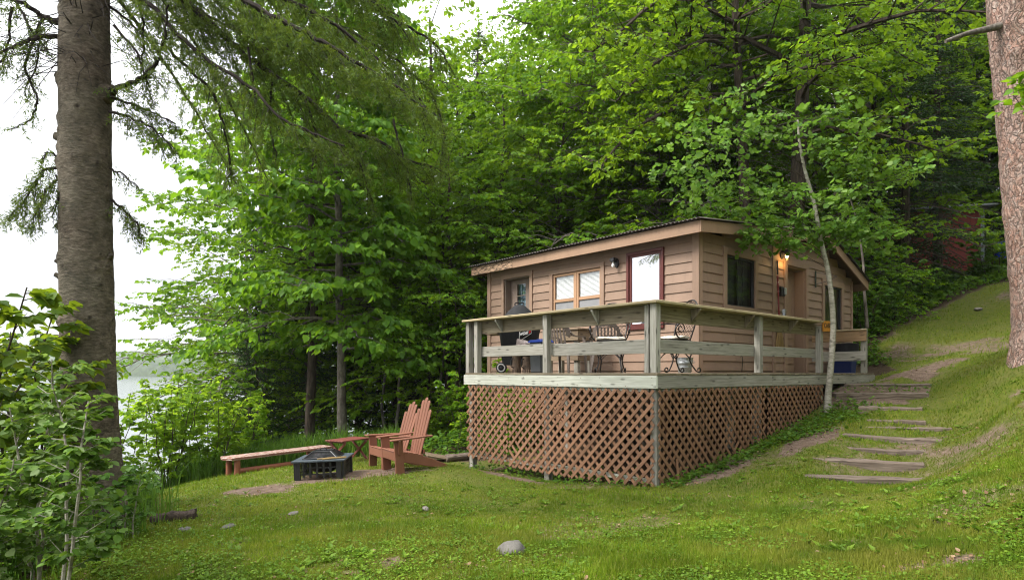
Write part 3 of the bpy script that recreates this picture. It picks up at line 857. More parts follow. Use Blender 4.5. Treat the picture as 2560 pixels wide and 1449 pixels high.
# tall reflective pane in a maroon frame
m = MB()
rect_trim(m, 'lake', WR[0] - 0.08, WR[1] + 0.08, WR[2] - 0.07, WR[3] + 0.09, 0.055, 0.004, 0.052)
rect_trim(m, 'lake', WR[0] - 0.024, WR[1] + 0.024, WR[2] - 0.014, WR[3] + 0.042, 0.05, 0.002, 0.024)
win = fin(m, 'window', M_RED, cabin, DK, bev=0.003)
m = MB()
wbox(m, 'lake', WR[0] + 0.02, WR[1] - 0.02, 0.004, 0.008, WR[2] + 0.03, WR[3] - 0.01)
fin(m, 'pane', M_MIRR, win, DK)
# two dark screened windows in the door wall
for (s0, s1, z0, z1), dim in ((D1, True), (D2, False)):
    m = MB()
    rect_trim(m, 'door', s0 - 0.125, s1 + 0.115, z0 - 0.10, z1 + 0.13, 0.115, 0.004, 0.042, wt=0.13)
    win = fin(m, 'window', M_TRIM, cabin, DK, bev=0.003)
    m = MB()
    rect_trim(m, 'door', s0 + 0.001, s1 - 0.001, z0 + 0.001, z1 - 0.001, 0.035, -0.03, 0.006)
    fin(m, 'screen_frame', M_SCREEN, win, DK)
    m = MB()
    wbox(m, 'door', s0 + 0.044, s1 - 0.044, -0.026, -0.022, z0 + 0.044, z1 - 0.044)
    fin(m, 'pane', M_GLASSD, win, DK)
    m = MB()
    for i in range(10):
        q = s0 + 0.03 + i * (s1 - s0 - 0.06) / 10
        g = 0.0 if i not in (4, 5) else 0.06
        wbox(m, 'door', q, q + (s1 - s0 - 0.06) / 10 - 0.004, -0.12 - g - 0.02 * (i % 2), -0.1 - g - 0.02 * (i % 2), z0, z1)
    fin(m, 'curtain', M_CURTD, win, DK)
# door
m = MB()
wbox(m, 'door', DO[0] - 0.135, DO[0] - 0.002, 0.004, 0.042, 0.0, 2.225)
wbox(m, 'door', DO[1] + 0.002, DO[1] + 0.11, 0.004, 0.042, 0.0, 2.225)
wbox(m, 'door', DO[0] - 0.135, DO[1] + 0.11, 0.004, 0.044, 2.225, 2.345)
wbox(m, 'door', DO[0], DO[0] + 0.03, -0.28, 0.0, 0.0, 2.22)
wbox(m, 'door', DO[1] - 0.03, DO[1], -0.28, 0.0, 0.0, 2.22)
wbox(m, 'door', DO[0] + 0.03, DO[1] - 0.03, -0.28, 0.0, 2.19, 2.22)
fin(m, 'door_frame', M_TRIM, cabin, DK, bev=0.003)
m = MB()
ds0, ds1 = DO[0] + 0.032, DO[1] - 0.032
wbox(m, 'door', ds0, ds1, -0.24, -0.20, 0.012, 2.18)
for z0, z1 in ((0.2, 0.62), (0.74, 1.1), (1.2, 2.04)):
    for q0, q1 in ((ds0 + 0.1, ds0 + 0.36), (ds0 + 0.44, ds1 - 0.1)):
        rect_trim(m, 'door', q0, q1, z0, z1, 0.035, -0.199, -0.188)
door = fin(m, 'door', M_TRIM, cabin, DK, bev=0.002)
m = MB()
m.lathe([(0.0, -0.03), (0.03, -0.028), (0.042, 0.0), (0.02, 0.02), (0.012, 0.05), (0.012, 0.06)], Vector(wp('door', ds0 + 0.06, -0.14, 1.0)), 12, rot(0, R(-90)))
fin(m, 'handle', M_BLACK, door, DK, smooth=True)
# roof: sheathing, corrugated sheets, fascia and rakes
RB0, RB1 = 0.85, 7.11
SL = [(2.41, 7.45), (7.45, 9.73)]
m = MB()
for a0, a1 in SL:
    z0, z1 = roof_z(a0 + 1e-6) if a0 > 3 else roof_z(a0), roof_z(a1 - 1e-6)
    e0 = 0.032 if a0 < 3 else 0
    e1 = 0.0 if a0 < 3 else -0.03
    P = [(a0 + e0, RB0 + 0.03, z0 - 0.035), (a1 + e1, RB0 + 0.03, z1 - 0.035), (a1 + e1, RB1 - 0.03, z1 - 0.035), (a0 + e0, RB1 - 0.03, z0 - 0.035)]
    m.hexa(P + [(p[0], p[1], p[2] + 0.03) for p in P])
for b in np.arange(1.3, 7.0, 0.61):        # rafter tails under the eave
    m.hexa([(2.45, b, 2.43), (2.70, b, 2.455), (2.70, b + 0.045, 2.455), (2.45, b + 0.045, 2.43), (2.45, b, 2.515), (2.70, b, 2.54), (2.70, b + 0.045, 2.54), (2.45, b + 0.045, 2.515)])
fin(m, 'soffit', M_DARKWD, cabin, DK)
bs = np.arange(RB0 - 0.05, RB1 + 0.05, 0.012)
wav = 0.014 * np.sin(bs * 2 * math.pi / 0.083) + 0.004 * (vnoise(bs, bs * 0, 2.0) - 0.5)
V, F = [], []
for a0, a1, n in ((2.33, 7.45, 5), (7.44, 9.80, 4)):
    base = len(V)
    for a in np.linspace(a0, a1, n):
        zz = (2.55 + 0.1 * (a - 2.41)) if a0 < 5 else (3.054 - 0.37 * (a - 7.45))
        for b, q in zip(bs, wav):
            sag = 0.02 * math.sin((b - 1) * 0.9) if a < 2.4 else 0
            V.append((a, b, zz + 0.022 + q + sag * 0.3))
    k = len(bs)
    for i in range(n - 1):
        for j in range(k - 1):
            F.append((base + i * k + j, base + i * k + j + 1, base + (i + 1) * k + j + 1, base + (i + 1) * k + j))
m = MB()
m.add(V, F)
m.bar((7.45, RB0 - 0.05, 3.10), (7.45, RB1 + 0.05, 3.10), 0.3, 0.02)
ro = fin(m, 'roof', M_ROOF, cabin, DK, smooth=True)
md = ro.modifiers.new('thick', 'SOLIDIFY')
md.thickness = 0.006
m = MB()
m.box((2.41, RB0 + 0.03, 2.345), (2.44, 5.62, 2.545))
fin(m, 'fascia', M_FASC, cabin, DK, bev=0.003)
m = MB()
m.box((2.408, 5.622, 2.347), (2.44, RB1, 2.543))
fin(m, 'fascia', M_ROT, cabin, DK, bev=0.004)['label'] = 'peeled and rotting end of the eave board'
m = MB()
for (a0, a1) in SL:
    z0 = roof_z(a0) if a0 < 3 else 3.054
    z1 = 3.054 if a0 < 3 else roof_z(a1)
    for b in (RB0, RB1):
        m.hexa([(a0, b, z0 - 0.205), (a1, b, z1 - 0.205), (a1, b + 0.029, z1 - 0.205), (a0, b + 0.029, z0 - 0.205), (a0, b, z0 - 0.006), (a1, b, z1 - 0.006), (a1, b + 0.029, z1 - 0.006), (a0, b + 0.029, z0 - 0.006)])
m.box((9.70, RB0 + 0.03, 2.0), (9.73, RB1 - 0.03, 2.19))
fin(m, 'rake_board', M_FASC, cabin, DK, bev=0.003)
for b in (1.2, 3.0, 4.9, 6.7):
    for a in (2.9, 5.5):
        p = dk(a, b)
        if H(p.x, p.y) < -0.4:
            m = MB()
            m.box((a - 0.1, b - 0.1, H(p.x, p.y) - 0.3), (a + 0.1, b + 0.1, -0.31))
            fin(m, 'foundation_pier', M_DARKWD, cabin, DK)
m = MB()
m.box((LA + 0.02, DB + 0.02, -0.55), (A1, DB + 0.06, -0.31))
m.box((LA + 0.02, DB + 0.07, -0.5), (LA + 0.06, B1 - 0.05, -0.301))
fin(m, 'sill_beam', M_DARKWD, cabin, DK)
# lattice skirt under the lake wall
def lattice(plane, s0, s1, zbot, ztop, per=0.158, w_=0.044, brk=0.0, seed=1):
    """plane(s, o, z) maps to deck coordinates; crossed strips in two layers"""
    rs = random.Random(seed)
    m = MB()
    Hh = 1.9
    for k, (sgn, off) in enumerate(((1, 0.014), (-1, 0.003))):
        s = s0 - Hh
        while s < s1 + Hh:
            t = np.linspace(0, Hh, 90)
            ss = s + sgn * t
            zz = ztop - t
            ok = [(q, z) for q, z in zip(ss, zz) if s0 <= q <= s1 and z >= zbot(q)]
            s += per * rs.uniform(0.985, 1.015)
            if len(ok) < 3:
                continue
            (qa, za), (qb, zb) = ok[0], ok[-1]
            if rs.random() < brk:
                f = rs.uniform(0.75, 0.93)
                qb, zb = qa + (qb - qa) * f, za + (zb - za) * f
            d = Vector((qb - qa, zb - za)).normalized()
            nrm = Vector((-d.y, d.x)) * w_ / 2
            c = [(qa - nrm.x, za - nrm.y), (qb - nrm.x, zb - nrm.y), (qb + nrm.x, zb + nrm.y), (qa + nrm.x, za + nrm.y)]
            o0, o1 = off, off + 0.009
            j = rs.uniform(-0.0025, 0.0025)
            c = [(x + rs.uniform(-.006, .006), z + rs.uniform(-.004, .004)) for x, z in c]
            m.hexa([plane(c[0][0], o0 + j, c[0][1]), plane(c[1][0], o0 + j, c[1][1]), plane(c[1][0], o1 + j, c[1][1]), plane(c[0][0], o1 + j, c[0][1]),
                    plane(c[3][0], o0 + j, c[3][1]), plane(c[2][0], o0 + j, c[2][1]), plane(c[2][0], o1 + j, c[2][1]), plane(c[3][0], o1 + j, c[3][1])])
    return m
fin(lattice(lambda s, o, z: (LA - o - 0.02, s, z), 1.7, 6.6, lambda s: -1.15, -0.28, seed=4), 'lattice_panel', M_LATT, cabin, DK)

# ------------------------------------------------------------------ deck
deck = thing('deck', 'raised weathered deck with greenish railing and brown lattice skirt in front of the cabin', 'deck', (0, 0, 0), 0, frame=DK)
m = MB()
for i, s in enumerate(np.arange(-0.02, 7.52, 0.145)):
    top = LA - 0.03 if s < LA - 0.05 else None
    b1 = 4.13 if s + 0.14 < LA - 0.04 else DB - 0.04
    m.box((s, -0.028 + random.uniform(-0.006, 0.004), -0.032), (s + 0.139, b1 + random.uniform(-0.01, 0.01), -0.002 + random.uniform(-0.002, 0.001)))
fin(m, 'deck_board', M_DECKD, deck, DK, bev=0.003)
m = MB()
m.box((-0.03, -0.026, -0.205), (0.01, 4.16, -0.036))
fin(m, 'rim_board', M_DECKP, deck, DK, bev=0.004)['label'] = 'pale lake-side rim board with nail heads'
m = MB()
m.box((0.012, -0.025, -0.205), (3.10, 0.012, -0.036))
m.box((3.105, -0.022, -0.205), (7.58, 0.013, -0.038))
fin(m, 'rim_board', M_DECK, deck, DK, bev=0.004)
# nail heads on the pale rim board
for b in np.arange(0.1, 4.1, 0.41):
    for z in (-0.075, -0.165):
        m = MB()
        m.cbox((-0.031, b + random.uniform(-0.06, 0.06), z + random.uniform(-0.015, 0.015)), (0.004, 0.010, 0.010))
        fin(m, 'nail_head', M_RUST, deck, DK)
m = MB()          # joists under the deck, seen through the lattice
for a in (0.35, 0.9, 1.5, 2.1, 2.65):
    m.box((a, 0.03, -0.2), (a + 0.045, 4.1, -0.036))
for b in (0.4, 0.9):
    m.box((2.75, b, -0.2), (7.4, b + 0.045, -0.036))
m.box((0.03, 4.105, -0.2), (2.65, 4.14, -0.036))
fin(m, 'joist', M_DECKD, deck, DK)
def gdk(a, b):
    p = dk(a, b)
    return H(p.x, p.y)
def post(a0, b0, z0, z1, wd=0.1, mat=M_DECK):
    m = MB()
    m.box((a0, b0, z0), (a0 + wd, b0 + wd, z1))
    return fin(m, 'post', mat, deck, DK, bev=0.005)
for a0, b0 in ((0.0, 0.0), (0.0, 2.04), (0.0, 3.8), (0.0, 4.04)):
    post(a0, b0, 0.0, 0.91)
post(0.03, 0.145, 0.0, 0.91, 0.07)
for a0 in (2.74, 5.0):
    post(a0, 0.0, 0.0, 0.91 if a0 < 4 else 0.86)
post(7.2, 0.02, 0.0, 0.92)
for a0, b0 in ((0.025, 0.015), (0.035, 2.04), (0.035, 3.98), (2.4, 0.3), (2.5, 2.1), (2.4, 3.9), (2.74, 0.03), (5.1, 0.05)):
    post(a0, b0, gdk(a0 + 0.05, b0 + 0.05) - 0.2, -0.206)
def rail(name, p, q, wd, th, mat, up):
    m = MB()
    m.bar(p, q, wd, th, up)
    return fin(m, name, mat, deck, DK, bev=0.004)
def vboard(name, a0, a1, b0, b1, z0, z1, mat):
    m = MB()
    m.box((a0, b0, z0), (a1, b1, z1))
    return fin(m, name, mat, deck, DK, bev=0.004)
vboard('top_rail', 0.102, 0.14, 0.145, 4.13, 0.69, 0.908, M_DECKD)
vboard('middle_rail', 0.102, 0.14, 0.145, 2.03, 0.262, 0.452, M_DECK)
vboard('middle_rail', 0.102, 0.14, 2.036, 4.13, 0.285, 0.462, M_DECK)
vboard('top_rail', 0.102, 5.09, 0.102, 0.14, 0.69, 0.906, M_DECKD)
vboard('middle_rail', 0.145, 2.75, 0.102, 0.14, 0.268, 0.452, M_DECK)
vboard('middle_rail', 2.756, 5.0, 0.102, 0.14, 0.275, 0.440, M_DECK)
m = MB()
m.hexa([(-0.07, -0.06, 0.912), (0.20, 0.20, 0.912), (0.20, 4.17, 0.912), (-0.07, 4.17, 0.912), (-0.07, -0.06, 0.95), (0.20, 0.20, 0.95), (0.20, 4.17, 0.95), (-0.07, 4.17, 0.95)])
fin(m, 'rail_cap', M_CAP, deck, DK, bev=0.006)
m = MB()
m.hexa([(-0.066, -0.062, 0.912), (4.98, -0.062, 0.912), (4.98, 0.20, 0.912), (0.203, 0.20, 0.912), (-0.066, -0.062, 0.95), (4.98, -0.062, 0.95), (4.98, 0.20, 0.95), (0.203, 0.20, 0.95)])
fin(m, 'rail_cap', M_CAP, deck, DK, bev=0.006)
tri = [(0, 0), (0.15, 0), (0.15, -0.03), (0.0, -0.21)]
for b in (1.06, 3.22):
    m = MB()
    m.prism(tri, (0.101, b, 0.910), (-1, 0, 0), (0, 0, 1), (0, 1, 0), 0.04)
    fin(m, 'bracket', M_DECK, deck, DK, bev=0.003)
for a in (0.95, 2.45, 3.95):
    m = MB()
    m.prism(tri, (a, 0.101, 0.910), (0, -1, 0), (0, 0, 1), (1, 0, 0), 0.04)
    fin(m, 'bracket', M_DECKD, deck, DK, bev=0.003)
for z0, z1, mt in ((0.66, 0.88, M_TABLE), (0.25, 0.45, M_DECKD)):      # return rail at the far end, back to the wall
    m = MB()
    m.hexa([(7.18, 0.0, z0), (7.22, 0.0, z0), (7.0, 1.55, z0), (6.96, 1.55, z0), (7.18, 0.0, z1), (7.22, 0.0, z1), (7.0, 1.55, z1), (6.96, 1.55, z1)])
    m2 = MB()
    m2.hexa([(7.16, 0.0, z0), (7.198, 0.0, z0), (7.09, 1.05, z0), (7.052, 1.05, z0), (7.16, 0.0, z1), (7.198, 0.0, z1), (7.09, 1.05, z1), (7.052, 1.05, z1)])
    fin(m2, 'top_rail' if z0 > 0.5 else 'middle_rail', mat_wood('end_rail_%d' % int(z0 * 100), (0.17, 0.105, 0.055), (0.30, 0.19, 0.10), (0.42, 0.28, 0.16)) if z0 > 0.5 else M_DECK, deck, DK, bev=0.004)
m = MB()
m.hexa([(7.14, 0.0, 0.882), (7.215, 0.0, 0.882), (7.11, 1.05, 0.882), (7.03, 1.05, 0.882), (7.14, 0.0, 0.91), (7.215, 0.0, 0.91), (7.11, 1.05, 0.91), (7.03, 1.05, 0.91)])
fin(m, 'rail_cap', M_CAP, deck, DK, bev=0.004)
lk = lambda s, o, z: (-0.004 - o, s, z)
dr = lambda s, o, z: (s, -0.002 - o, z)
zl = lambda s: -1.50 - 0.06 * math.sin(math.pi * min(max(s, 0), 4.1) / 4.1)
fin(lattice(lk, 0.02, 2.93, zl, -0.225, seed=11, brk=0.03), 'lattice_panel', M_LATT, deck, DK)
fin(lattice(lk, 2.95, 4.08, zl, -0.225, seed=12), 'lattice_panel', M_LATT, deck, DK)
GD = {}
def zr(s):
    k = round(s, 1)
    if k not in GD:
        GD[k] = gdk(k, 0) + 0.02
    return GD[k]
fin(lattice(dr, 0.03, 2.92, zr, -0.225, seed=13, brk=0.06), 'lattice_panel', M_LATT, deck, DK)
fin(lattice(dr, 2.95, 5.05, zr, -0.225, seed=14), 'lattice_panel', M_LATT, deck, DK)
m = MB()          # light nailer strips behind the lattice
m.box((0.02, 0.1, -1.46), (0.05, 2.03, -1.40))
m.box((0.02, 2.15, -1.48), (0.05, 3.97, -1.42))
m.box((0.012, 0.13, -0.25), (0.03, 4.0, -0.207))
m.box((0.14, 0.014, -0.245), (5.0, 0.032, -0.207))
fin(m, 'nailer', M_DECKP, deck, DK)
m = MB()
g0 = gdk(0.3, -0.15)
m.bar((0.36, -0.10, g0 - 0.02), (0.42, -0.03, g0 + 0.30), 0.04, 0.009, (0, 1, 0))
m.bar((0.12, -0.16, g0 + 0.03), (0.40, -0.13, g0 + 0.0), 0.035, 0.009, (0, 0, 1))
fin(m, 'broken_slat', M_LATT, deck, DK)

# ------------------------------------------------------------------ timber steps up to the deck
STEPS = [(-1.29, 2006, 1184, 2310, 1196, 0.16, 0.13, 'lowest timber step, lying flush in the lawn at the foot of the flight'), (-1.16, 2031, 1141, 2309, 1156, 0.17, 0.13, 'second timber step from the bottom, long and slanting, sunk in the grass'),
         (-1.06, 2100, 1116, 2315, 1126, 0.11, 0.12, 'thin grass-edged timber step, third from the bottom'), (-0.94, 2106, 1083, 2358, 1098, 0.17, 0.13, 'long pale timber step, fourth from the bottom'),
         (-0.85, 2154, 1064, 2376, 1068, 0.12, 0.12, 'narrow timber step, fifth from the bottom, reaching farthest right'), (-0.76, 2164, 1047, 2312, 1050, 0.12, 0.12, 'short timber step half hidden by grass, sixth from the bottom'),
         (-0.655, 2141, 1026, 2356, 1027, 0.16, 0.13, 'timber step with a low dark riser, seventh from the bottom'), (-0.57, 2146, 1013, 2306, 1017, 0.18, 0.10, 'weathered flat timber step just below the tallest riser'),
         (-0.36, 2084, 980.5, 2314, 980.5, 0.2, 0.20, 'tallest timber step with a deep dark riser, second from the top'), (-0.205, 2104, 958.3, 2322, 958.3, 0.2, 0.09, 'topmost timber step, at the edge of the deck')]
def at_px(px, py, h):
    y = h * 1560 / (932 - py)
    return Vector(((px - 1280) / 1560 * y, y, h))
STEPPOLY, STEPEND = [], []
for h, x0, y0, x1, y1, dp, th, lab in STEPS:
    p, q = at_px(x0, y0, h), at_px(x1, y1, h)
    d = (q - p).normalized()
    s = Vector((-d.y, d.x, 0))
    root = thing('timber_step', lab, 'step', p + (q - p) / 2 - Vector((0, 0, th)), math.atan2(d.y, d.x), 'timber steps up the slope')
    m = MB()
    n = 9
    Ln = (q - p).length
    rs = random.Random(int(x0))
    top, bot = [], []
    for i in range(n + 1):
        f = i / n - 0.5
        e = 1.0 if 0 < i < n else rs.uniform(0.8, 0.95)
        for sd in (-1, 1):
            m.v.append((f * Ln, sd * dp / 2 * e + rs.uniform(-0.012, 0.012), th + rs.uniform(-0.012, 0.006) - (0.01 if sd < 0 else 0)))
            m.v.append((f * Ln, sd * dp / 2 * e * 1.03 + rs.uniform(-0.006, 0.006), -0.12))
    u0 = rs.random() * 30
    for i in range(n):
        b = i * 4
        for f in ((b, b + 4, b + 6, b + 2), (b + 1, b + 5, b + 4, b), (b + 2, b + 6, b + 7, b + 3)):
            m.f.append(f)
            m.uv.append([(u0 + (m.v[k][0]), m.v[k][1] + m.v[k][2] * 0.8) for k in f])
    for b in (0, n * 4):
        m.f.append((b, b + 2, b + 3, b + 1))
        m.uv.append([(u0 + m.v[k][2], m.v[k][1]) for k in m.f[-1]])
    fin(m, 'tread', M_STEP, root, local=True, bev=0.008)
    STEPEND.append((p, q, d, s, dp))
    STEPPOLY.append([tuple((p - s * dp * 0.3 + d * 0.05)[:2]), tuple((q - s * dp * 0.3 - d * 0.05)[:2]), tuple((q + s * dp * 0.3 - d * 0.05)[:2]), tuple((p + s * dp * 0.3 + d * 0.05)[:2])])

# packed earth between the two top treads
(p9, q9, d9, s9, w9), (p10, q10, d10, s10, w10) = STEPEND[8], STEPEND[9]
A_, B_ = p9 + s9 * w9 * 0.4 - d9 * 0.02, q9 + s9 * w9 * 0.4 + d9 * 0.05
C_, D_ = q10 - s10 * w10 * 0.4 + d10 * 0.12, p10 - s10 * w10 * 0.4 - d10 * 0.05
ex = []
for v in np.linspace(0, 1, 5):
    for u in np.linspace(0, 1, 16):
        q = (A_ * (1 - u) + B_ * u) * (1 - v) + (D_ * (1 - u) + C_ * u) * v
        ex.append((q.x, q.y, -0.385 + v * 0.125 + 0.02 * (vnoise([q.x], [q.y], 6.0)[0] - 0.5)))
I = np.arange(80).reshape(5, 16)
pe = npmesh('packed_earth', np.array(ex), np.stack([I[:-1, :-1], I[:-1, 1:], I[1:, 1:], I[1:, :-1]], -1).reshape(-1, 4), M_GROUND, smooth=True)
at = pe.data.attributes.new('bare', 'FLOAT', 'POINT')
at.data.foreach_set('value', np.full(80, 1.0, dtype=np.float32))
tag(pe, 'packed earth between the top timber steps', 'earth', kind='structure')

# ------------------------------------------------------------------ furniture on the deck
def spiral(c, ex, ey, r0, r1, turns, a0=0.0, n=14):
    c, ex, ey = Vector(c), Vector(ex), Vector(ey)
    o = []
    for i in range(n + 1):
        f = i / n
        g = a0 + turns * 2 * math.pi * f
        r_ = r0 + (r1 - r0) * f
        o.append(c + ex * (r_ * math.cos(g)) + ey * (r_ * math.sin(g)))
    return o
def curve(pts, n=10):
    """Catmull-Rom through pts"""
    P = [Vector(p) for p in pts]
    P = [P[0] * 2 - P[1]] + P + [P[-1] * 2 - P[-2]]
    o = []
    for i in range(1, len(P) - 2):
        for k in range(n):
            t = k / n
            a, b, c, d = P[i - 1], P[i], P[i + 1], P[i + 2]
            o.append(0.5 * ((2 * b) + (c - a) * t + (2 * a - 5 * b + 4 * c - d) * t * t + (3 * b - a - 3 * c + d) * t ** 3))
    o.append(P[-2])
    return o
# wrought-iron chair, facing +y
def iron_chair():
    root = thing('iron_chair', '', 'chair')
    m = MB()
    m.lathe([(0.0, 0.475), (0.21, 0.475), (0.235, 0.485), (0.235, 0.497), (0.0, 0.497)], (0, 0, 0), 22)
    fin(m, 'seat', M_IRON, root, local=True, smooth=True)
    m = MB()          # cushion, thin and rumpled
    rs = random.Random(2)
    prof = [(0.0, 0.498), (0.19, 0.498), (0.225, 0.515), (0.222, 0.535), (0.18, 0.548), (0.09, 0.545), (0.0, 0.54)]
    m.lathe(prof, (0, 0.01, 0), 18)
    m.v = [(x + rs.uniform(-.008, .008), y + rs.uniform(-.008, .008), z + (rs.uniform(-.006, .022) if z > 0.51 else 0)) for x, y, z in m.v]
    fin(m, 'cushion', M_CUSH, root, local=True, smooth=True)
    m = MB()          # back hoop and its diagonal wires
    hoop = curve([(-0.20, -0.13, 0.49), (-0.235, -0.20, 0.75), (-0.20, -0.27, 0.98), (-0.10, -0.305, 1.09), (0, -0.312, 1.115), (0.10, -0.305, 1.09), (0.20, -0.27, 0.98), (0.235, -0.20, 0.75), (0.20, -0.13, 0.49)], 6)
    m.tube(hoop, 0.0115, 8)
    inner = curve([(-0.19, -0.282, 1.0), (-0.09, -0.296, 1.055), (0, -0.302, 1.075), (0.09, -0.296, 1.055), (0.19, -0.282, 1.0)], 5)
    m.tube(inner, 0.006, 6)
    yb = lambda z: -0.13 - (z - 0.49) * 0.30
    hw = lambda z: 0.205 + 0.03 * math.sin(min(1, (z - 0.49) / 0.6) * math.pi) if z < 0.97 else max(0.0, 0.2 * math.sqrt(max(0, 1 - ((z - 0.97) / 0.145) ** 2)))
    for sg in (1, -1):
        for x0 in np.arange(-0.75, 0.3, 0.062):
            seg = [(sg * (x0 + t * 0.62), 0.5 + t * 0.6) for t in np.linspace(0, 1, 26)]
            seg = [(x, z) for x, z in seg if abs(x) < hw(z)]
            if len(seg) > 2:
                (xa, za), (xb, zb) = seg[0], seg[-1]
                m.tube([(xa, yb(za) + 0.004 * sg, za), (xb, yb(zb) + 0.004 * sg, zb)], 0.0028, 4)
    fin(m, 'backrest', M_IRON, root, local=True, smooth=True)
    for sx in (-1, 1):
        m = MB()
        pts = curve([(sx * 0.235, -0.20, 0.76), (sx * 0.30, -0.06, 0.765), (sx * 0.305, 0.10, 0.74), (sx * 0.30, 0.20, 0.66), (sx * 0.275, 0.17, 0.56), (sx * 0.235, 0.06, 0.5)], 6)
        m.tube(pts, 0.0105, 7)
        m.tube(spiral((sx * 0.30, 0.115, 0.655), (0, 1, 0), (0, 0, 1), 0.082, 0.02, 1.35, 0.6, 22), 0.009, 6)
        fin(m, 'armrest', M_IRON, root, local=True, smooth=True)
    for sx in (-1, 1):
        for sy in (-1, 1):
            m = MB()
            m.tube(curve([(sx * 0.17, sy * 0.15, 0.478), (sx * 0.20, sy * 0.19, 0.36), (sx * 0.165, sy * 0.15, 0.2), (sx * 0.19, sy * 0.23, 0.05), (sx * 0.2, sy * 0.285, 0.012)], 6) +
                   spiral((sx * 0.2, sy * 0.29, 0.05), (0, sy, 0), (0, 0, 1), 0.038, 0.018, 0.75, -1.2, 9), 0.0105, 7)
            fin(m, 'leg', M_IRON, root, local=True, smooth=True)
    m = MB()
    for sx in (-1, 1):
        m.tube(curve([(sx * 0.175, -0.16, 0.21), (sx * 0.16, -0.05, 0.30), (sx * 0.16, 0.05, 0.30), (sx * 0.175, 0.16, 0.21)], 5), 0.007, 6)
    for sy in (-1, 1):
        m.tube(curve([(-0.165, sy * 0.155, 0.21), (-0.05, sy * 0.13, 0.31), (0.05, sy * 0.13, 0.31), (0.165, sy * 0.155, 0.21)], 5), 0.007, 6)
    fin(m, 'stretcher', M_IRON, root, local=True, smooth=True)
    return root
def place(root, loc, yaw):
    root.location = loc
    root.rotation_euler = (0, 0, yaw)
ic = iron_chair()
p = dk(0.78, 1.42)
place(ic, p, R(165))
tag(ic, 'wrought iron chair with a wire lattice back, between the middle post and the corner post', 'chair', 'wrought iron chairs on the deck')
p = dk(1.32, 0.62)
copy_tree(ic, p, R(112), 1.0, 'wrought iron chair whose round hoop back rises above the rail right of the corner post')
# moulded plastic chair, facing +y
def plastic_chair():
    root = thing('plastic_chair', '', 'chair')
    m = MB()
    P = [(-0.21, -0.2), (0.21, -0.2), (0.24, 0.22), (0.2, 0.25), (-0.2, 0.25), (-0.24, 0.22)]
    m.prism(P, (0, 0, 0.405), (1, 0, 0), (0, 1, 0), (0, 0, 1), 0.022)
    m.bar((-0.22, 0.235, 0.385), (0.22, 0.235, 0.385), 0.02, 0.05)
    fin(m, 'seat', M_TAUPE, root, local=True, bev=0.006)
    m = MB()
    T = math.tan(R(14))
    by = lambda z: -0.205 - (z - 0.41) * T
    bend = lambda x: 0.10 * (x / 0.24) ** 2
    for i in range(6):
        x = -0.145 + i * 0.058
        m.add(*ribbon([(x, by(z) + bend(x), z) for z in np.linspace(0.41, 0.80 - 0.6 * x * x, 5)], (1, 0, 0), 0.03, 0.012))
    # arched surround of the back
    g = np.linspace(-0.15 * math.pi, 1.15 * math.pi, 22)
    outer = [(0.245 * math.cos(a) * (1.0), 0.70 + 0.20 * math.sin(a)) for a in g]
    inner_ = [(0.185 * math.cos(a), 0.70 + 0.115 * math.sin(a)) for a in g]
    vs, fs = [], []
    for (x0, z0), (x1, z1) in zip(outer, inner_):
        for x, z in ((x0, z0), (x1, z1)):
            vs.append((x, by(z) + bend(x), z))
            vs.append((x, by(z) + bend(x) - 0.016, z))
    for i in range(len(g) - 1):
        b = i * 4
        fs += [(b, b + 4, b + 6, b + 2), (b + 1, b + 3, b + 7, b + 5), (b, b + 1, b + 5, b + 4), (b + 2, b + 6, b + 7, b + 3)]
    fs += [(0, 2, 3, 1), (len(vs) - 4, len(vs) - 3, len(vs) - 1, len(vs) - 2)]
    m.add(vs, fs)
    fin(m, 'backrest', M_TAUPE, root, local=True, smooth=True)
    for sx in (-1, 1):
        m = MB()
        pts = curve([(sx * 0.235, -0.19, 0.70), (sx * 0.265, -0.12, 0.645), (sx * 0.285, 0.05, 0.635), (sx * 0.285, 0.2, 0.635), (sx * 0.275, 0.245, 0.60)], 5)
        m.add(*ribbon(pts, (1, 0, 0), 0.05, 0.016))
        fin(m, 'armrest', M_TAUPE, root, local=True, smooth=True)
    for sx in (-1, 1):
        for y0, y1, top in ((0.235, 0.285, 0.63), (-0.2, -0.29, 0.42)):
            m = MB()
            xt = 0.265 if y0 > 0 else 0.21
            m.hexa([(sx * 0.275 - 0.018, y1 - 0.018, 0), (sx * 0.275 + 0.018, y1 - 0.018, 0), (sx * 0.275 + 0.018, y1 + 0.018, 0), (sx * 0.275 - 0.018, y1 + 0.018, 0),
                    (sx * xt - 0.028, y0 - 0.028, top), (sx * xt + 0.028, y0 - 0.028, top), (sx * xt + 0.028, y0 + 0.02, top), (sx * xt - 0.028, y0 + 0.02, top)])
            fin(m, 'leg', M_TAUPE, root, local=True, bev=0.006)
    return root
def ribbon(pts, side, wd, th):
    P = [Vector(p) for p in pts]
    s = Vector(side)
    vs, fs = [], []
    for i, p in enumerate(P):
        t = (P[min(i + 1, len(P) - 1)] - P[max(0, i - 1)]).normalized()
        n = s.cross(t).normalized()
        for a, b in ((-1, -1), (1, -1), (1, 1), (-1, 1)):
            vs.append(p + s * a * wd / 2 + n * b * th / 2)
    for i in range(len(P) - 1):
        b = i * 4
        for k in range(4):
            k2 = (k + 1) % 4
            fs.append((b + k, b + k2, b + 4 + k2, b + 4 + k))
    e = len(vs) - 4
    fs += [(3, 2, 1, 0), (e, e + 1, e + 2, e + 3)]
    return vs, fs
pc = plastic_chair()
place(pc, dk(1.15, 2.78), R(-38))
tag(pc, 'taupe slatted plastic chair just right of the second rail post, beside the barbecue', 'chair', 'taupe plastic chairs on the deck')
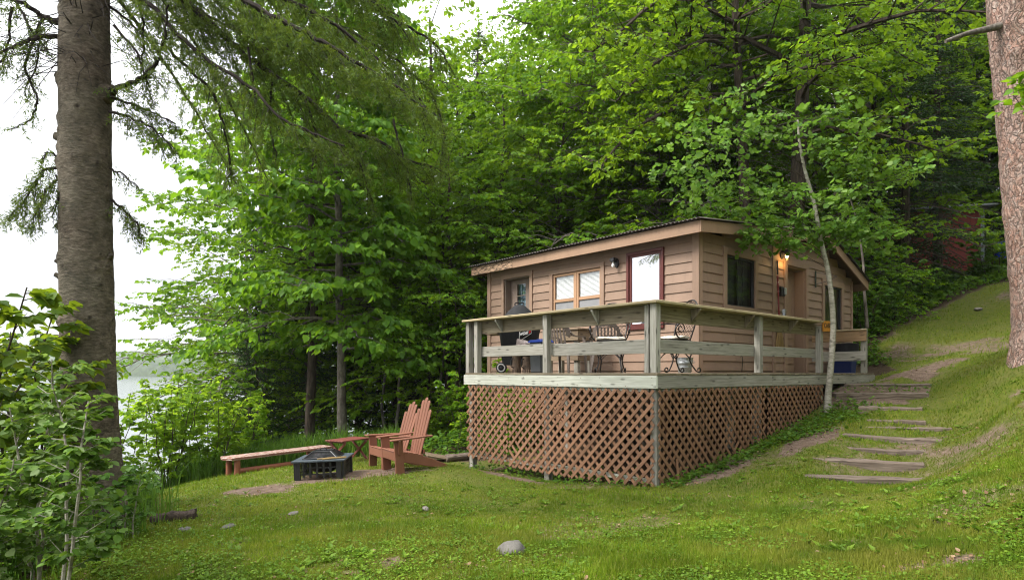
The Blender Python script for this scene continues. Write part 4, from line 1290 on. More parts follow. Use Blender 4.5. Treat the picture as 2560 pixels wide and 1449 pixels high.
copy_tree(pc, dk(1.85, 2.42), R(-8), 1.0, 'taupe plastic chair with its arched back showing behind the lattice of an iron chair')
# weathered wooden table against the wall
tb = thing('wooden_table', 'weathered brown wooden table between the plastic chairs and the cabin wall', 'table', (2.15, 3.75, 0), 0, frame=DK)
m = MB()
for i in range(5):
    m.box((1.87 + i * 0.112, 3.13, 0.82), (1.87 + i * 0.112 + 0.107, 4.08, 0.85))
fin(m, 'tabletop', M_TABLE, tb, DK, bev=0.003)
m = MB()
m.box((1.9, 3.16, 0.62), (1.94, 4.05, 0.818))
m.box((2.36, 3.16, 0.62), (2.4, 4.05, 0.818))
m.box((1.94, 3.16, 0.62), (2.36, 3.2, 0.818))
fin(m, 'apron', M_TABLE, tb, DK, bev=0.003)
m = MB()
m.box((1.9, 3.16, 0.24), (1.94, 4.05, 0.40))
m.box((1.94, 3.16, 0.24), (2.36, 3.2, 0.40))
fin(m, 'stretcher', M_TABLE, tb, DK, bev=0.003)
for a in (1.945, 2.28):
    for b in (3.205, 3.95):
        m = MB()
        m.box((a, b, 0), (a + 0.08, b + 0.1, 0.62))
        fin(m, 'leg', M_DECK, tb, DK, bev=0.004)
# covered barbecue
gr = thing('barbecue', 'barbecue under a black fitted cover with a white and red badge', 'barbecue', (0.75, 3.52, 0), 0, frame=DK)
gf = DK @ Matrix.Translation((0.75, 3.52, 0))
m = MB()
rs = random.Random(5)
prof = [(0.30, 0.14), (0.325, 0.3), (0.335, 0.5), (0.36, 0.7), (0.385, 0.80), (0.375, 0.88), (0.29, 1.02), (0.20, 1.12), (0.105, 1.205), (0.085, 1.222), (0.0, 1.225)]
m.lathe(prof, (0, 0, 0), 36)
m.v = [(x * (1 + 0.012 * math.sin(9 * math.atan2(y, x)) + 0.01 * math.sin(23 * math.atan2(y, x) + z * 4)), y * (1 + 0.012 * math.sin(9 * math.atan2(y, x)) + 0.01 * math.sin(23 * math.atan2(y, x) + z * 4)), z + rs.uniform(-.004, .004)) for x, y, z in m.v]
cov = fin(m, 'cover', M_COVER, gr, gf, smooth=True)
m = MB()
m.tube(curve([(-0.05, 0.06, 1.21), (-0.06, 0.05, 1.26), (0, 0, 1.275), (0.05, -0.05, 1.26), (0.045, -0.06, 1.21)], 5), 0.012, 6)
fin(m, 'handle', M_COVER, gr, gf, smooth=True)
for q in ((-0.29, 0.17), (-0.17, 0.30)):
    c = Vector((q[0], q[1], 0.095))
    m = MB()
    ax = Vector((-0.7, -0.72, 0)).normalized() if q[0] < -0.2 else Vector((0.7, 0.72, 0)).normalized()
    Mx = ax.to_track_quat('Z', 'Y').to_matrix().to_4x4()
    m.lathe([(0.05, -0.03), (0.088, -0.03), (0.096, -0.018), (0.096, 0.018), (0.088, 0.03), (0.076, 0.03)], c, 22, Mx)
    wh = fin(m, 'wheel', M_BLACK, gr, gf, smooth=True)
    m = MB()
    m.lathe([(0.077, 0.028), (0.074, 0.036), (0.056, 0.036), (0.052, 0.03)], c, 22, Mx)
    fin(m, 'rim', M_WHITE, wh, gf, smooth=True)
    m = MB()
    m.lathe([(0.052, 0.025), (0.03, 0.028), (0.025, 0.04), (0.0, 0.042)], c, 14, Mx)
    fin(m, 'hub', M_BLACK, wh, gf, smooth=True)
for q in ((0.2, -0.2), (0.15, 0.22), (-0.22, 0.2)):
    m = MB()
    m.tube([(q[0], q[1], 0.005 if q[0] > 0 else 0.09), (q[0] * 0.95, q[1] * 0.95, 0.3)], 0.014, 8)
    fin(m, 'leg', M_BLACK, gr, gf, smooth=True)
m = MB()
m.box((-0.30, 0.28, 0.705), (0.15, 0.62, 0.73))
fin(m, 'side_shelf', M_TABLE, gr, gf, bev=0.004)
# badge on the cover: white-edged black plate, white letters and a red mark
wdir = Vector((0, 0, 0)) - (gf @ Vector((0, 0, 0)))
bd = (DK.inverted().to_3x3() @ Vector((wdir.x, wdir.y, 0))).normalized()
bd = (Matrix.Rotation(R(16), 3, 'Z') @ bd).normalized()
sd = Vector((-bd.y, bd.x, 0))
bm = Matrix((sd.to_4d(), Vector((0, 0, 1)).to_4d(), bd.to_4d(), Vector((0, 0, 0, 1)))).transposed()
bm = Matrix.Translation(bd * 0.365 + Vector((0, 0, 0.70))) @ bm
for k in range(3):
    bm[3][k] = 0
m = MB()
m.box((-0.105, -0.05, 0.0), (0.105, 0.05, 0.012))
bdg = fin(m, 'badge', M_WHITE, gr, gf @ bm)
m = MB()
m.box((-0.099, -0.044, 0.0125), (0.099, 0.044, 0.014))
fin(m, 'badge_field', M_COVER, bdg, gf @ bm)
m = MB()
m.lathe([(0.0, 0.0), (0.02, 0.0), (0.02, 0.003), (0.0, 0.003)], (0.072, 0.008, 0.0145), 14)
m.box((0.055, -0.036, 0.0145), (0.089, -0.014, 0.0175))
fin(m, 'badge_mark', M_LOGOR, bdg, gf @ bm)
def text(body, mat, parent, M, size, name='lettering', bold=0.0, sx=1.0):
    cu = bpy.data.curves.new(name, 'FONT')
    cu.body = body
    cu.size = size
    cu.align_x = 'CENTER'
    cu.align_y = 'CENTER'
    cu.extrude = 0.0015
    cu.offset = bold
    cu.materials.append(mat)
    tmp = bpy.data.objects.new(name, cu)
    COL.objects.link(tmp)
    me = bpy.data.meshes.new_from_object(tmp.evaluated_get(bpy.context.evaluated_depsgraph_get()))
    bpy.data.objects.remove(tmp)
    o = bpy.data.objects.new(name, me)
    COL.objects.link(o)
    r_ = parent
    while r_.name not in ROOTM:
        r_ = r_.parent
    o.parent = parent
    o.matrix_parent_inverse = Matrix.Identity(4)
    o.matrix_local = ROOTM[r_.name].inverted() @ M @ Matrix.Diagonal((sx, 1, 1, 1))
    return o
text('weber', M_WHITE, bdg, gf @ bm @ Matrix.Translation((-0.026, 0.004, 0.0165)), 0.060, bold=0.0012, sx=0.80)
# charcoal starters with a clear bag of charcoal on top, and the bin with the blue lid
def starter(a, b, r_, h, lab):
    t = thing('charcoal_starter', lab, 'charcoal starter', (a, b, 0), 0, 'scorched charcoal starters by the barbecue', DK)
    f = DK @ Matrix.Translation((a, b, 0))
    m = MB()
    m.lathe([(r_, 0.055), (r_, h), (r_ - 0.004, h), (r_ - 0.004, 0.055)], (0, 0, 0), 22)
    for k in range(16):
        g = k * 2 * math.pi / 16
        m.bar((r_ * math.cos(g), r_ * math.sin(g), 0.0), (r_ * math.cos(g), r_ * math.sin(g), 0.056), r_ * 0.2, 0.004, (math.cos(g), math.sin(g), 0))
    m.lathe([(r_, 0.0), (r_ + 0.002, 0.008), (r_ - 0.002, 0.008)], (0, 0, 0), 22)
    fin(m, 'cylinder', M_RUST, t, f, smooth=True)
    m = MB()
    m.tube(curve([(-r_, 0, h * 0.85), (-r_ - 0.06, -0.01, h * 0.75), (-r_ - 0.06, -0.01, h * 0.4), (-r_, 0, h * 0.3)], 5), 0.009, 6)
    fin(m, 'handle', M_BLACK, t, f, smooth=True)
starter(0.36, 3.16, 0.075, 0.30, 'taller scorched metal charcoal starter, left of its pair under the bag')
starter(0.45, 2.98, 0.085, 0.28, 'darker soot-stained charcoal starter with slotted foot, right of its pair')
m = MB()
n = 18
rs = random.Random(8)
for z, w_, d_ in ((0.305, 0.15, 0.08), (0.38, 0.17, 0.10), (0.47, 0.165, 0.095), (0.53, 0.16, 0.07), (0.565, 0.15, 0.02)):
    for k in range(n):
        g = k * 2 * math.pi / n
        m.v.append((d_ * math.cos(g) + rs.uniform(-.012, .012), w_ * math.sin(g) + rs.uniform(-.012, .012), z + rs.uniform(-.012, .012) + (0.03 * math.sin(g) if z > 0.5 else 0)))
for i in range(4):
    for k in range(n):
        m.f.append((i * n + k, i * n + (k + 1) % n, (i + 1) * n + (k + 1) % n, (i + 1) * n + k))
        m.uv.append([(0, 0)] * 4)
m.f.append(tuple(range(4 * n, 5 * n)))
m.uv.append([(0, 0)] * n)
m.f.append(tuple(reversed(range(n))))
m.uv.append([(0, 0)] * n)
tag(fin(m, 'charcoal_bag', M_BAG, None, DK @ Matrix.Translation((0.42, 3.06, -0.005)), smooth=True), 'crumpled plastic bag of charcoal standing on the scorched starters', 'bag')
t = thing('storage_bin', 'dark slim bin with a bright blue lid beside the charcoal bag', 'bin', (0.42, 2.62, 0), 0, frame=DK)
f = DK @ Matrix.Translation((0.42, 2.62, 0))
m = MB()
m.hexa([(-0.12, -0.13, 0), (0.12, -0.13, 0), (0.12, 0.13, 0), (-0.12, 0.13, 0), (-0.14, -0.15, 0.5), (0.14, -0.15, 0.5), (0.14, 0.15, 0.5), (-0.14, 0.15, 0.5)])
fin(m, 'body', M_DKGREY, t, f, bev=0.02)
m = MB()
m.hexa([(-0.155, -0.165, 0.505), (0.155, -0.165, 0.505), (0.155, 0.165, 0.505), (-0.155, 0.165, 0.505), (-0.13, -0.14, 0.55), (0.13, -0.14, 0.55), (0.13, 0.14, 0.55), (-0.13, 0.14, 0.55)])
m.box((-0.03, -0.08, 0.551), (0.03, 0.08, 0.565))
fin(m, 'lid', M_BLUE, t, f, bev=0.008)
# galvanised bucket
t = thing('bucket', 'small galvanised steel bucket on the deck by the cabin corner', 'bucket', (1.95, 0.86, 0), 0, frame=DK)
f = DK @ Matrix.Translation((1.95, 0.86, 0))
m = MB()
m.lathe([(0.0, 0.006), (0.10, 0.004), (0.112, 0.08), (0.116, 0.085), (0.116, 0.095), (0.114, 0.1), (0.122, 0.15), (0.126, 0.155), (0.126, 0.165), (0.123, 0.17), (0.13, 0.235), (0.137, 0.24), (0.137, 0.247), (0.126, 0.245), (0.098, 0.012), (0, 0.012)], (0, 0, 0), 28)
fin(m, 'body', M_GALV, t, f, smooth=True)
m = MB()
m.tube(curve([(-0.13, 0, 0.225), (-0.10, -0.11, 0.18), (0, -0.155, 0.16), (0.10, -0.11, 0.18), (0.13, 0, 0.225)], 5), 0.004, 6)
fin(m, 'handle', M_GALV, t, f, smooth=True)
# the two wall lamps
def wall_lamp(ax, s, z, lab, lit):
    fr = DK @ Matrix.Translation(wp(ax, s, 0.03, z)) @ (Matrix.Rotation(R(-90), 4, 'Z') if ax == 'lake' else Matrix.Identity(4))
    # lamp frame: -y outward from the wall
    t = thing('wall_lamp', lab, 'lamp', fr.translation, 0, 'wall lamps on the cabin')
    m = MB()
    m.lathe([(0.0, 0.012), (0.055, 0.012), (0.06, 0.0), (0.055, -0.02)], (0, 0.0, 0), 18, Matrix.Rotation(R(90), 4, 'X'), (1, 1.5))
    m.cbox((0, -0.075, 0.055), (0.10, 0.15, 0.045))
    m.cbox((0, -0.075, 0.083), (0.085, 0.13, 0.012))
    m.lathe([(0.05, -0.005), (0.052, 0.03), (0.04, 0.035)], (0, -0.10, 0.015), 18)
    fin(m, 'bracket', M_BLACK, t, fr, bev=0.004)
    m = MB()
    m.lathe([(0.0, -0.105), (0.018, -0.10), (0.031, -0.078), (0.032, -0.062), (0.022, -0.03), (0.016, 0.0), (0.016, 0.02)] if not lit else [(0.0, -0.085), (0.02, -0.08), (0.03, -0.06), (0.03, -0.045), (0.02, -0.015), (0.015, 0.01)], (0, -0.10, 0.01), 16)
    fin(m, 'bulb', M_BULB if lit else M_WHITE, t, fr, smooth=True)
    if lit:
        m = MB()
        m.lathe([(0.0, -0.135), (0.04, -0.133), (0.05, -0.12), (0.051, -0.03), (0.047, -0.012)], (0, -0.10, 0.01), 20)
        fin(m, 'glass_jar', M_CLEAR, t, fr, smooth=True)
        li = bpy.data.lights.new('lamp_light', 'POINT')
        li.energy = 1.3
        li.color = (1.0, 0.55, 0.18)
        li.shadow_soft_size = 0.03
        lo = bpy.data.objects.new('lamp_light', li)
        COL.objects.link(lo)
        lo.parent = t
        lo.location = ROOTM[t.name].inverted() @ (fr @ Vector((0, -0.10, -0.18)))
wall_lamp('lake', 2.87, 2.12, 'unlit black wall lamp with a bare white bulb left of the maroon framed pane', False)
wall_lamp('door', 5.72, 2.40, 'lit black wall lamp glowing orange above the door', True)
# broom hanging by the door
t = thing('broom', 'straw broom with a red handle hanging on the wall left of the door', 'broom', (5.5, DB, 0.45), 0, frame=DK)
m = MB()
m.tube([wp('door', 5.52, 0.075, 0.9), wp('door', 5.48, 0.055, 1.95)], 0.016, 10)
fin(m, 'handle', M_BROOM, t, DK, smooth=True)
m = MB()
m.tube([wp('door', 5.48, 0.0545, 1.97), wp('door', 5.472, 0.05, 2.25)], 0.018, 10)
fin(m, 'grip', M_BLACK, t, DK, smooth=True)
for z in (1.62, 1.8):
    m = MB()
    m.tube([wp('door', 5.495 - (z - 1.62) * 0.04, 0.0605 - (z - 1.62) * 0.02, z), wp('door', 5.494 - (z - 1.62) * 0.04, 0.06 - (z - 1.62) * 0.02, z + 0.035)], 0.0175, 10)
    fin(m, 'band', M_WHITE, t, DK, smooth=True)
m = MB()
rs = random.Random(6)
for i in range(90):
    f0 = rs.uniform(-1, 1)
    o = rs.uniform(0.04, 0.10)
    m.bar(wp('door', 5.525 + f0 * 0.035, 0.072 + (o - 0.07) * 0.5, 0.93), wp('door', 5.53 + f0 * 0.15, o, 0.47 + rs.uniform(-0.03, 0.03)), 0.018, 0.01)
fin(m, 'straw_head', M_STRAW, t, DK)
# key box, plant bracket, glass, sign
t = thing('key_box', 'small black key box on the siding left of the door', 'key box', (5.67, DB - 0.03, 1.55), 0, frame=DK)
m = MB()
wbox(m, 'door', 5.585, 5.76, 0.028, 0.085, 1.555, 1.74)
fin(m, 'body', M_BLACK, t, DK, bev=0.01)
m = MB()
wbox(m, 'door', 5.68, 5.745, 0.086, 0.12, 1.585, 1.72)
fin(m, 'lid', M_GALV, t, DK, bev=0.008)
t = thing('plant_bracket', 'thin dark green iron plant bracket on the wall right of the door', 'bracket', (7.26, DB - 0.03, 1.9), 0, frame=DK)
m = MB()
m.tube([wp('door', 7.27, 0.04, 1.88), wp('door', 7.27, 0.04, 2.24)], 0.016, 6)
fin(m, 'wall_plate', mat_plain('bracket_green', (0.012, 0.03, 0.02), 0.5), t, DK, smooth=True)
m = MB()
m.tube(curve([wp('door', 7.27, 0.05, 2.2), wp('door', 7.45, 0.20, 2.17), wp('door', 7.62, 0.34, 2.12)], 4), 0.006, 5)
m.tube(curve([wp('door', 7.27, 0.05, 1.95), wp('door', 7.42, 0.18, 2.0), wp('door', 7.62, 0.34, 2.115)], 4), 0.006, 5)
fin(m, 'arm', M_IRON, t, DK, smooth=True)
m = MB()
m.lathe([(0.0, 0.951), (0.036, 0.951), (0.040, 1.075), (0.037, 1.075), (0.033, 0.96), (0.0, 0.96)], (3.60, 0.02, 0), 24)
tag(fin(m, 'drinking_glass', M_CLEAR, None, DK, smooth=True), 'empty clear drinking glass standing on the rail cap', 'glass')
t = thing('cabin_sign', 'small orange wooden sign reading CABIN on the post at the steps', 'sign', (5.05, -0.02, 0.75), 0, frame=DK)
sg = DK @ Matrix.Translation((5.17, -0.035, 0.86)) @ Matrix.Rotation(R(-2), 4, 'Y')
m = MB()
m.box((-0.17, -0.012, -0.095), (0.23, 0.012, 0.095))
fin(m, 'board', M_SIGN, t, sg, bev=0.004)
text('CABIN', M_SIGNT, t, sg @ Matrix.Translation((0.025, -0.0135, 0.01)) @ Matrix.Rotation(R(90), 4, 'X'), 0.125, bold=0.0015, sx=0.92)
# bins behind the end rail
def bin_(name, lab, a, b, r0, r1, h, mat, lid, lidm):
    p = dk(a, b)
    z = max(H(p.x, p.y), -0.12)
    t = thing(name, lab, 'bin', (p.x, p.y, z))
    f = Matrix.Translation((p.x, p.y, z))
    m = MB()
    m.lathe([(0.0, 0.0), (r0, 0.0), (r0 + 0.005, 0.02), (r1, h), (r1 + 0.02, h + 0.005), (r1 + 0.02, h + 0.03), (r1 - 0.01, h + 0.03)], (0, 0, 0), 26)
    fin(m, 'body', mat, t, f, smooth=True)
    m = MB()
    if lid == 'bag':
        rs = random.Random(9)
        m.lathe([(r1 + 0.022, h - 0.2), (r1 + 0.03, h - 0.05), (r1 + 0.03, h + 0.035), (r1 - 0.02, h + 0.045), (r1 - 0.05, h - 0.1), (0, h - 0.2)], (0, 0, 0), 30)
        m.v = [(x * rs.uniform(0.97, 1.03), y * rs.uniform(0.97, 1.03), zz + (rs.uniform(-0.05, 0.05) if zz < h - 0.1 else rs.uniform(-.008, .008))) for x, y, zz in m.v]
        fin(m, 'bin_liner', lidm, t, f, smooth=True)
    elif lid:
        m.lathe([(r1 + 0.03, h), (r1 + 0.03, h + 0.04), (r1 - 0.03, h + 0.07), (0, h + 0.08)], (0, 0, 0), 26)
        fin(m, 'lid', lidm, t, f, smooth=True)
bin_('rubbish_bin', 'grey rubbish bin with a black liner folded over its rim behind the end rail', 8.15, 0.78, 0.19, 0.24, 0.74, M_GREYP, 'bag', M_COVER)
t = thing('recycling_box', 'dark blue recycling box on the ground in front of the lined rubbish bin', 'box', tuple(dk(7.72, 0.66, -0.08)), R(41))
f = DK @ Matrix.Translation((7.72, 0.66, -0.08))
m = MB()
m.hexa([(-0.13, -0.2, 0), (0.13, -0.2, 0), (0.13, 0.24, 0), (-0.13, 0.24, 0), (-0.15, -0.23, 0.40), (0.15, -0.23, 0.40), (0.15, 0.27, 0.40), (-0.15, 0.27, 0.40)])
fin(m, 'body', M_DBLUE, t, f, bev=0.015)
m = MB()
m.box((-0.17, -0.25, 0.395), (0.17, 0.29, 0.425))
fin(m, 'rim', M_DBLUE, t, f, bev=0.01)
m = MB()
m.tube([tuple(wp('door', 4.05, 0.035, 0.30)), tuple(wp('door', 4.08, 0.06, 0.32)), tuple(wp('door', 4.12, 0.05, 0.22)), tuple(wp('door', 4.10, 0.045, 0.02))], 0.006, 6)
tag(fin(m, 'cable', M_BLACK, None, DK, smooth=True), 'short dark cable hanging out of the siding below the near dark window', 'cable')

# ------------------------------------------------------------------ lawn furniture
def adirondack():
    """facing +y, origin on the ground midway between the front legs"""
    root = thing('adirondack_chair', '', 'chair')
    for sx in (-1, 1):
        m = MB()
        m.box((sx * 0.31 - 0.02, -0.07, 0), (sx * 0.31 + 0.02, 0.075, 0.545))
        fin(m, 'leg', M_CHAIR, root, local=True, bev=0.006)
        m = MB()
        m.prism([(0.05, 0.20), (0.05, 0.36), (-0.25, 0.30), (-0.55, 0.185), (-0.80, 0.06), (-0.85, 0.0), (-0.72, 0.0), (-0.45, 0.075), (-0.2, 0.155)], (sx * 0.27 - 0.018, 0, 0), (0, 1, 0), (0, 0, 1), (1, 0, 0), 0.036)
        fin(m, 'side_rail', M_CHAIR, root, local=True, bev=0.005)
        m = MB()
        m.prism([(-0.055, 0.13), (0.055, 0.14), (0.07, 0.08), (0.055, -0.35), (0.03, -0.58), (-0.03, -0.58), (-0.05, -0.3)], (sx * 0.325, 0, 0.546), (sx, 0, 0), (0, 1, 0), (0, 0, 1), 0.026)
        fin(m, 'armrest', M_CHAIR, root, local=True, bev=0.006)
        m = MB()
        m.prism([(0, 0), (0.07, 0), (0.02, -0.22), (0, -0.24)], (sx * 0.332, 0.02, 0.545), (sx, 0, 0), (0, 0, 1), (0, -1, 0), 0.028)
        fin(m, 'arm_bracket', M_CHAIR, root, local=True, bev=0.004)
    m = MB()
    yz = [(0.04, 0.365), (-0.045, 0.352), (-0.13, 0.334), (-0.215, 0.312), (-0.30, 0.287), (-0.385, 0.258)]
    for (y, z) in yz:
        m.cbox((0, y, z), (0.58, 0.078, 0.02), rot(0, R(13)))
    m.box((-0.29, 0.052, 0.22), (0.29, 0.07, 0.355))
    fin(m, 'seat', M_CHAIR, root, local=True, bev=0.005)
    m = MB()
    lean = R(17)
    nx_ = 5
    for i in range(nx_):
        c = (i - (nx_ - 1) / 2)
        Ln = 0.93 - 0.05 * c * c
        w0, w1 = 0.041, 0.051
        x0, x1 = c * 0.094, c * 0.119
        ey = Vector(((x1 - x0) / Ln, -math.sin(lean), math.cos(lean)))
        arc = [(w1 * math.cos(g), Ln + w1 * 0.75 * math.sin(g)) for g in np.linspace(0, math.pi, 7)]
        m.prism([(-w0, 0), (w0, 0)] + arc, (x0, -0.40, 0.235), (1, 0, 0), ey, (0, math.cos(lean), math.sin(lean)), 0.02)
    fin(m, 'backrest', M_CHAIR, root, local=True, bev=0.006)
    m = MB()
    m.cbox((0, -0.545, 0.555), (0.74, 0.05, 0.028))
    m.cbox((0, -0.455, 0.30), (0.5, 0.03, 0.07))
    fin(m, 'back_support', M_CHAIR, root, local=True, bev=0.004)
    return root
ad = adirondack()
fa = math.atan2(0.80, 0.60)
yaw = math.atan2(0.86, -0.51)       # +y turned to face the lake and a little towards the photographer
cx, cy = -1.93, 10.18
place(ad, (cx, cy, H(cx, cy) - 0.005), yaw)
ad.rotation_euler = (R(-4), R(0), yaw)
tag(ad, 'red brown slatted garden armchair nearer the lattice, in front of its twin', 'chair', 'red brown garden armchairs by the fire pit')
c2 = (cx - 0.42, cy + 0.87)
copy_tree(ad, (c2[0], c2[1], H(*c2)), yaw + R(2), 1.0, 'red brown slatted garden armchair behind its twin, nearer the folding table')
# long worn bench with log legs
b0, b1 = Vector((-5.45, 12.0, 0)), Vector((-4.2, 13.85, 0))
dv = (b1 - b0).normalized()
bl = (b1 - b0).length
zt = -1.62
bf = Matrix.Translation((b0.x, b0.y, zt - 0.40)) @ Matrix.Rotation(math.atan2(dv.y, dv.x), 4, 'Z')
t = thing('bench', 'long low red bench with flaking paint on log legs beside the fire pit', 'bench', bf.translation, math.atan2(dv.y, dv.x))
m = MB()
m.prism([(-0.12, 0.02), (-0.05, -0.20), (bl, -0.21), (bl + 0.12, -0.18), (bl + 0.14, 0.20), (-0.03, 0.23)], (0, 0, 0.35), (1, 0, 0), (0, 1, 0), (0, 0, 1), 0.055)
fin(m, 'seat', M_BENCH, t, bf, bev=0.008)
for s in (0.1, bl - 0.25):
    for y in (-0.13, 0.15):
        m = MB()
        p = bf @ Vector((s, y, 0))
        m.tube([(s, y, H(p.x, p.y) - p.z - 0.05), (s, y, 0.2), (s, y, 0.349)], [0.062, 0.058, 0.056], 12)
        fin(m, 'leg', M_BENCHL, t, bf, smooth=True)
m = MB()
m.tube([(0.1, -0.13, 0.13), (bl / 2, -0.12, 0.125), (bl - 0.25, -0.13, 0.13)], 0.055, 12)
fin(m, 'stretcher', M_BENCHL, t, bf, smooth=True)
# folding side table with crossed legs
tf = Matrix.Translation((-3.55, 13.55, H(-3.55, 13.3))) @ Matrix.Rotation(R(62), 4, 'Z')
t = thing('folding_table', 'small folding red side table with crossed legs between the bench and the armchairs', 'table', tf.translation, R(62))
m = MB()
for i in range(6):
    m.box((-0.45, -0.25 + i * 0.084, 0.475), (0.45, -0.25 + i * 0.084 + 0.078, 0.497))
m.box((-0.38, -0.25, 0.44), (-0.34, 0.25, 0.474))
m.box((0.34, -0.25, 0.44), (0.38, 0.25, 0.474))
fin(m, 'tabletop', M_REDTAB, t, tf, bev=0.004)
for s in (-0.33, 0.33):
    for sg in (-1, 1):
        m = MB()
        m.bar((s + sg * 0.018, -0.27 * sg, -0.02), (s + sg * 0.018, 0.23 * sg, 0.44), 0.055, 0.025, (1, 0, 0))
        fin(m, 'leg', M_REDTAB, t, tf, bev=0.004)
# square fire pit with its mesh lid and two sticks
px_, py_ = -3.04, 10.12
pz = H(px_, py_) - 0.01
pf = Matrix.Translation((px_, py_, pz)) @ Matrix.Rotation(R(4), 4, 'Z') @ Matrix.Rotation(R(-2.0), 4, 'Y')
t = thing('fire_pit', 'low square black fire pit table with a mesh lid on bare earth', 'fire pit', (px_, py_, pz), R(4))
S, HT = 0.41, 0.32
m = MB()
for k in range(4):
    f = pf @ Matrix.Rotation(k * math.pi / 2, 4, 'Z')
    q = [(-S, -S), (S, -S), (S - 0.15, -S + 0.15), (-S + 0.15, -S + 0.15)]
    P = [pf.inverted() @ f @ Vector((x, y, z)) for z in (HT - 0.028, HT) for x, y in q]
    m.hexa(P)
fin(m, 'rim', M_SLATE, t, pf, bev=0.004)
for sx in (-1, 1):
    for sy in (-1, 1):
        m = MB()
        x, y = sx * (S - 0.06), sy * (S - 0.06)
        m.box((min(x, x + sx * 0.04), min(y, y - sy * 0.07), 0), (max(x, x + sx * 0.04), max(y, y - sy * 0.07), HT - 0.029))
        m.box((min(x - sx * 0.07, x), min(y, y + sy * 0.04), 0), (max(x - sx * 0.07, x), max(y, y + sy * 0.04), HT - 0.03))
        fin(m, 'leg', M_BLACK, t, pf, bev=0.003)
for k in range(4):
    m = MB()
    f = Matrix.Rotation(k * math.pi / 2, 4, 'Z')
    y = -S + 0.05
    for z in (0.09, 0.19):
        m.hexa([f @ Vector(v) for v in [(-S + .13, y, z), (S - .13, y, z), (S - .13, y + .01, z), (-S + .13, y + .01, z), (-S + .13, y, z + .022), (S - .13, y, z + .022), (S - .13, y + .01, z + .022), (-S + .13, y + .01, z + .022)]])
    for i in range(6):
        x = -S + 0.16 + i * 0.103
        m.hexa([f @ Vector(v) for v in [(x, y - .011, 0.05), (x + .034, y - .011, 0.05), (x + .034, y - .001, 0.05), (x, y - .001, 0.05), (x, y - .011, HT - .03), (x + .034, y - .011, HT - .03), (x + .034, y - .001, HT - .03), (x, y - .001, HT - .03)]])
    fin(m, 'side_grid', M_BLACK, t, pf, bev=0.002)
m = MB()
m.lathe([(0.0, 0.10), (0.15, 0.11), (0.24, 0.18), (0.27, HT - 0.03), (0.28, HT - 0.03), (0.255, 0.17), (0.16, 0.095), (0, 0.085)], (0, 0, 0), 24)
fin(m, 'bowl', M_BLACK, t, pf, smooth=True)
m = MB()
zb, zt2, rb, rt = HT + 0.002, HT + 0.105, 0.265, 0.145
crn = [(-1, -1), (1, -1), (1, 1), (-1, 1)]
for k in range(4):
    (x0, y0), (x1, y1) = crn[k], crn[(k + 1) % 4]
    m.tube([(x0 * rb, y0 * rb, zb + .008), (x1 * rb, y1 * rb, zb + .008)], 0.012, 6)
    m.tube([(x0 * rt, y0 * rt, zt2), (x1 * rt, y1 * rt, zt2)], 0.010, 6)
    m.tube([(x0 * rb, y0 * rb, zb + .008), (x0 * rt, y0 * rt, zt2)], 0.011, 6)
    for i in range(1, 26):
        u = i / 26
        a_, b_ = Vector((x0 * rb + (x1 - x0) * rb * u, y0 * rb + (y1 - y0) * rb * u, zb + .01)), Vector((x0 * rt + (x1 - x0) * rt * u, y0 * rt + (y1 - y0) * rt * u, zt2))
        m.bar(a_, b_, 0.006, 0.002)
    for i in range(1, 12):
        u = i / 12
        r_ = rb + (rt - rb) * u
        z = zb + (zt2 - zb) * u
        m.bar((x0 * r_, y0 * r_, z + .003), (x1 * r_, y1 * r_, z + .003), 0.006, 0.002)
for i in range(1, 14):
    u = -rt + 2 * rt * i / 14
    m.bar((u, -rt, zt2), (u, rt, zt2), 0.006, 0.002)
    m.bar((-rt, u, zt2 + .002), (rt, u, zt2 + .002), 0.006, 0.002)
m.tube(curve([(-0.05, 0, zt2), (-0.04, 0, zt2 + 0.035), (0.04, 0, zt2 + 0.035), (0.05, 0, zt2)], 4), 0.007, 6)
fin(m, 'mesh_lid', M_BLACK, t, pf, smooth=False)
for q0, q1, lab in (((-0.02, -0.36, HT + .014), (0.40, -0.20, HT + .016), 'longer pale wooden stick lying on the fire pit rim'), ((0.06, -0.385, HT + .012), (0.41, -0.28, HT + .012), 'shorter wooden stick nearest the rim edge of the fire pit')):
    m = MB()
    m.tube([q0, ((q0[0] + q1[0]) / 2, (q0[1] + q1[1]) / 2 + 0.008, HT + .016), q1], [0.011, 0.013, 0.009], 8)
    tag(fin(m, 'stick', M_STRAW, None, pf, smooth=True), lab, 'stick', 'sticks on the fire pit')
# stones and logs
def rock(x, y, sx, sy, sz, seed, mat, lab, cat='stone', sink=0.35, group='stones in the lawn'):
    n, k = 22, 14
    V, F = [], []
    for i in range(k + 1):
        th = math.pi * i / k
        for j in range(n):
            g = 2 * math.pi * j / n
            d = Vector((math.sin(th) * math.cos(g), math.sin(th) * math.sin(g), math.cos(th)))
            r_ = 1 + 0.35 * (vnoise([d.x * 1.3 + seed], [d.y * 1.3 + d.z * 0.9], 1.1)[0] - 0.5) + 0.14 * (vnoise([d.x * 3 + seed], [d.y * 3 + d.z * 2.7], 1.3)[0] - 0.5)
            V.append((d.x * sx * r_, d.y * sy * r_, d.z * sz * r_ + sz * (1 - 2 * sink) ))
    for i in range(k):
        for j in range(n):
            F.append((i * n + j, (i + 1) * n + j, (i + 1) * n + (j + 1) % n, i * n + (j + 1) % n))
    o = npmesh('rock', np.array(V), np.array(F), mat, smooth=True)
    o.location = (x, y, H(x, y))
    o.rotation_euler = (0, 0, seed)
    return tag(o, lab, cat, group)
rock(0.01, 5.30, 0.13, 0.10, 0.075, 3.0, M_ROCK, 'largest grey boulder half buried in the lawn below the deck')
rock(-2.53, 7.22, 0.075, 0.055, 0.03, 1.4, M_ROCKP, 'flat pale stone in the lawn below the fire pit')
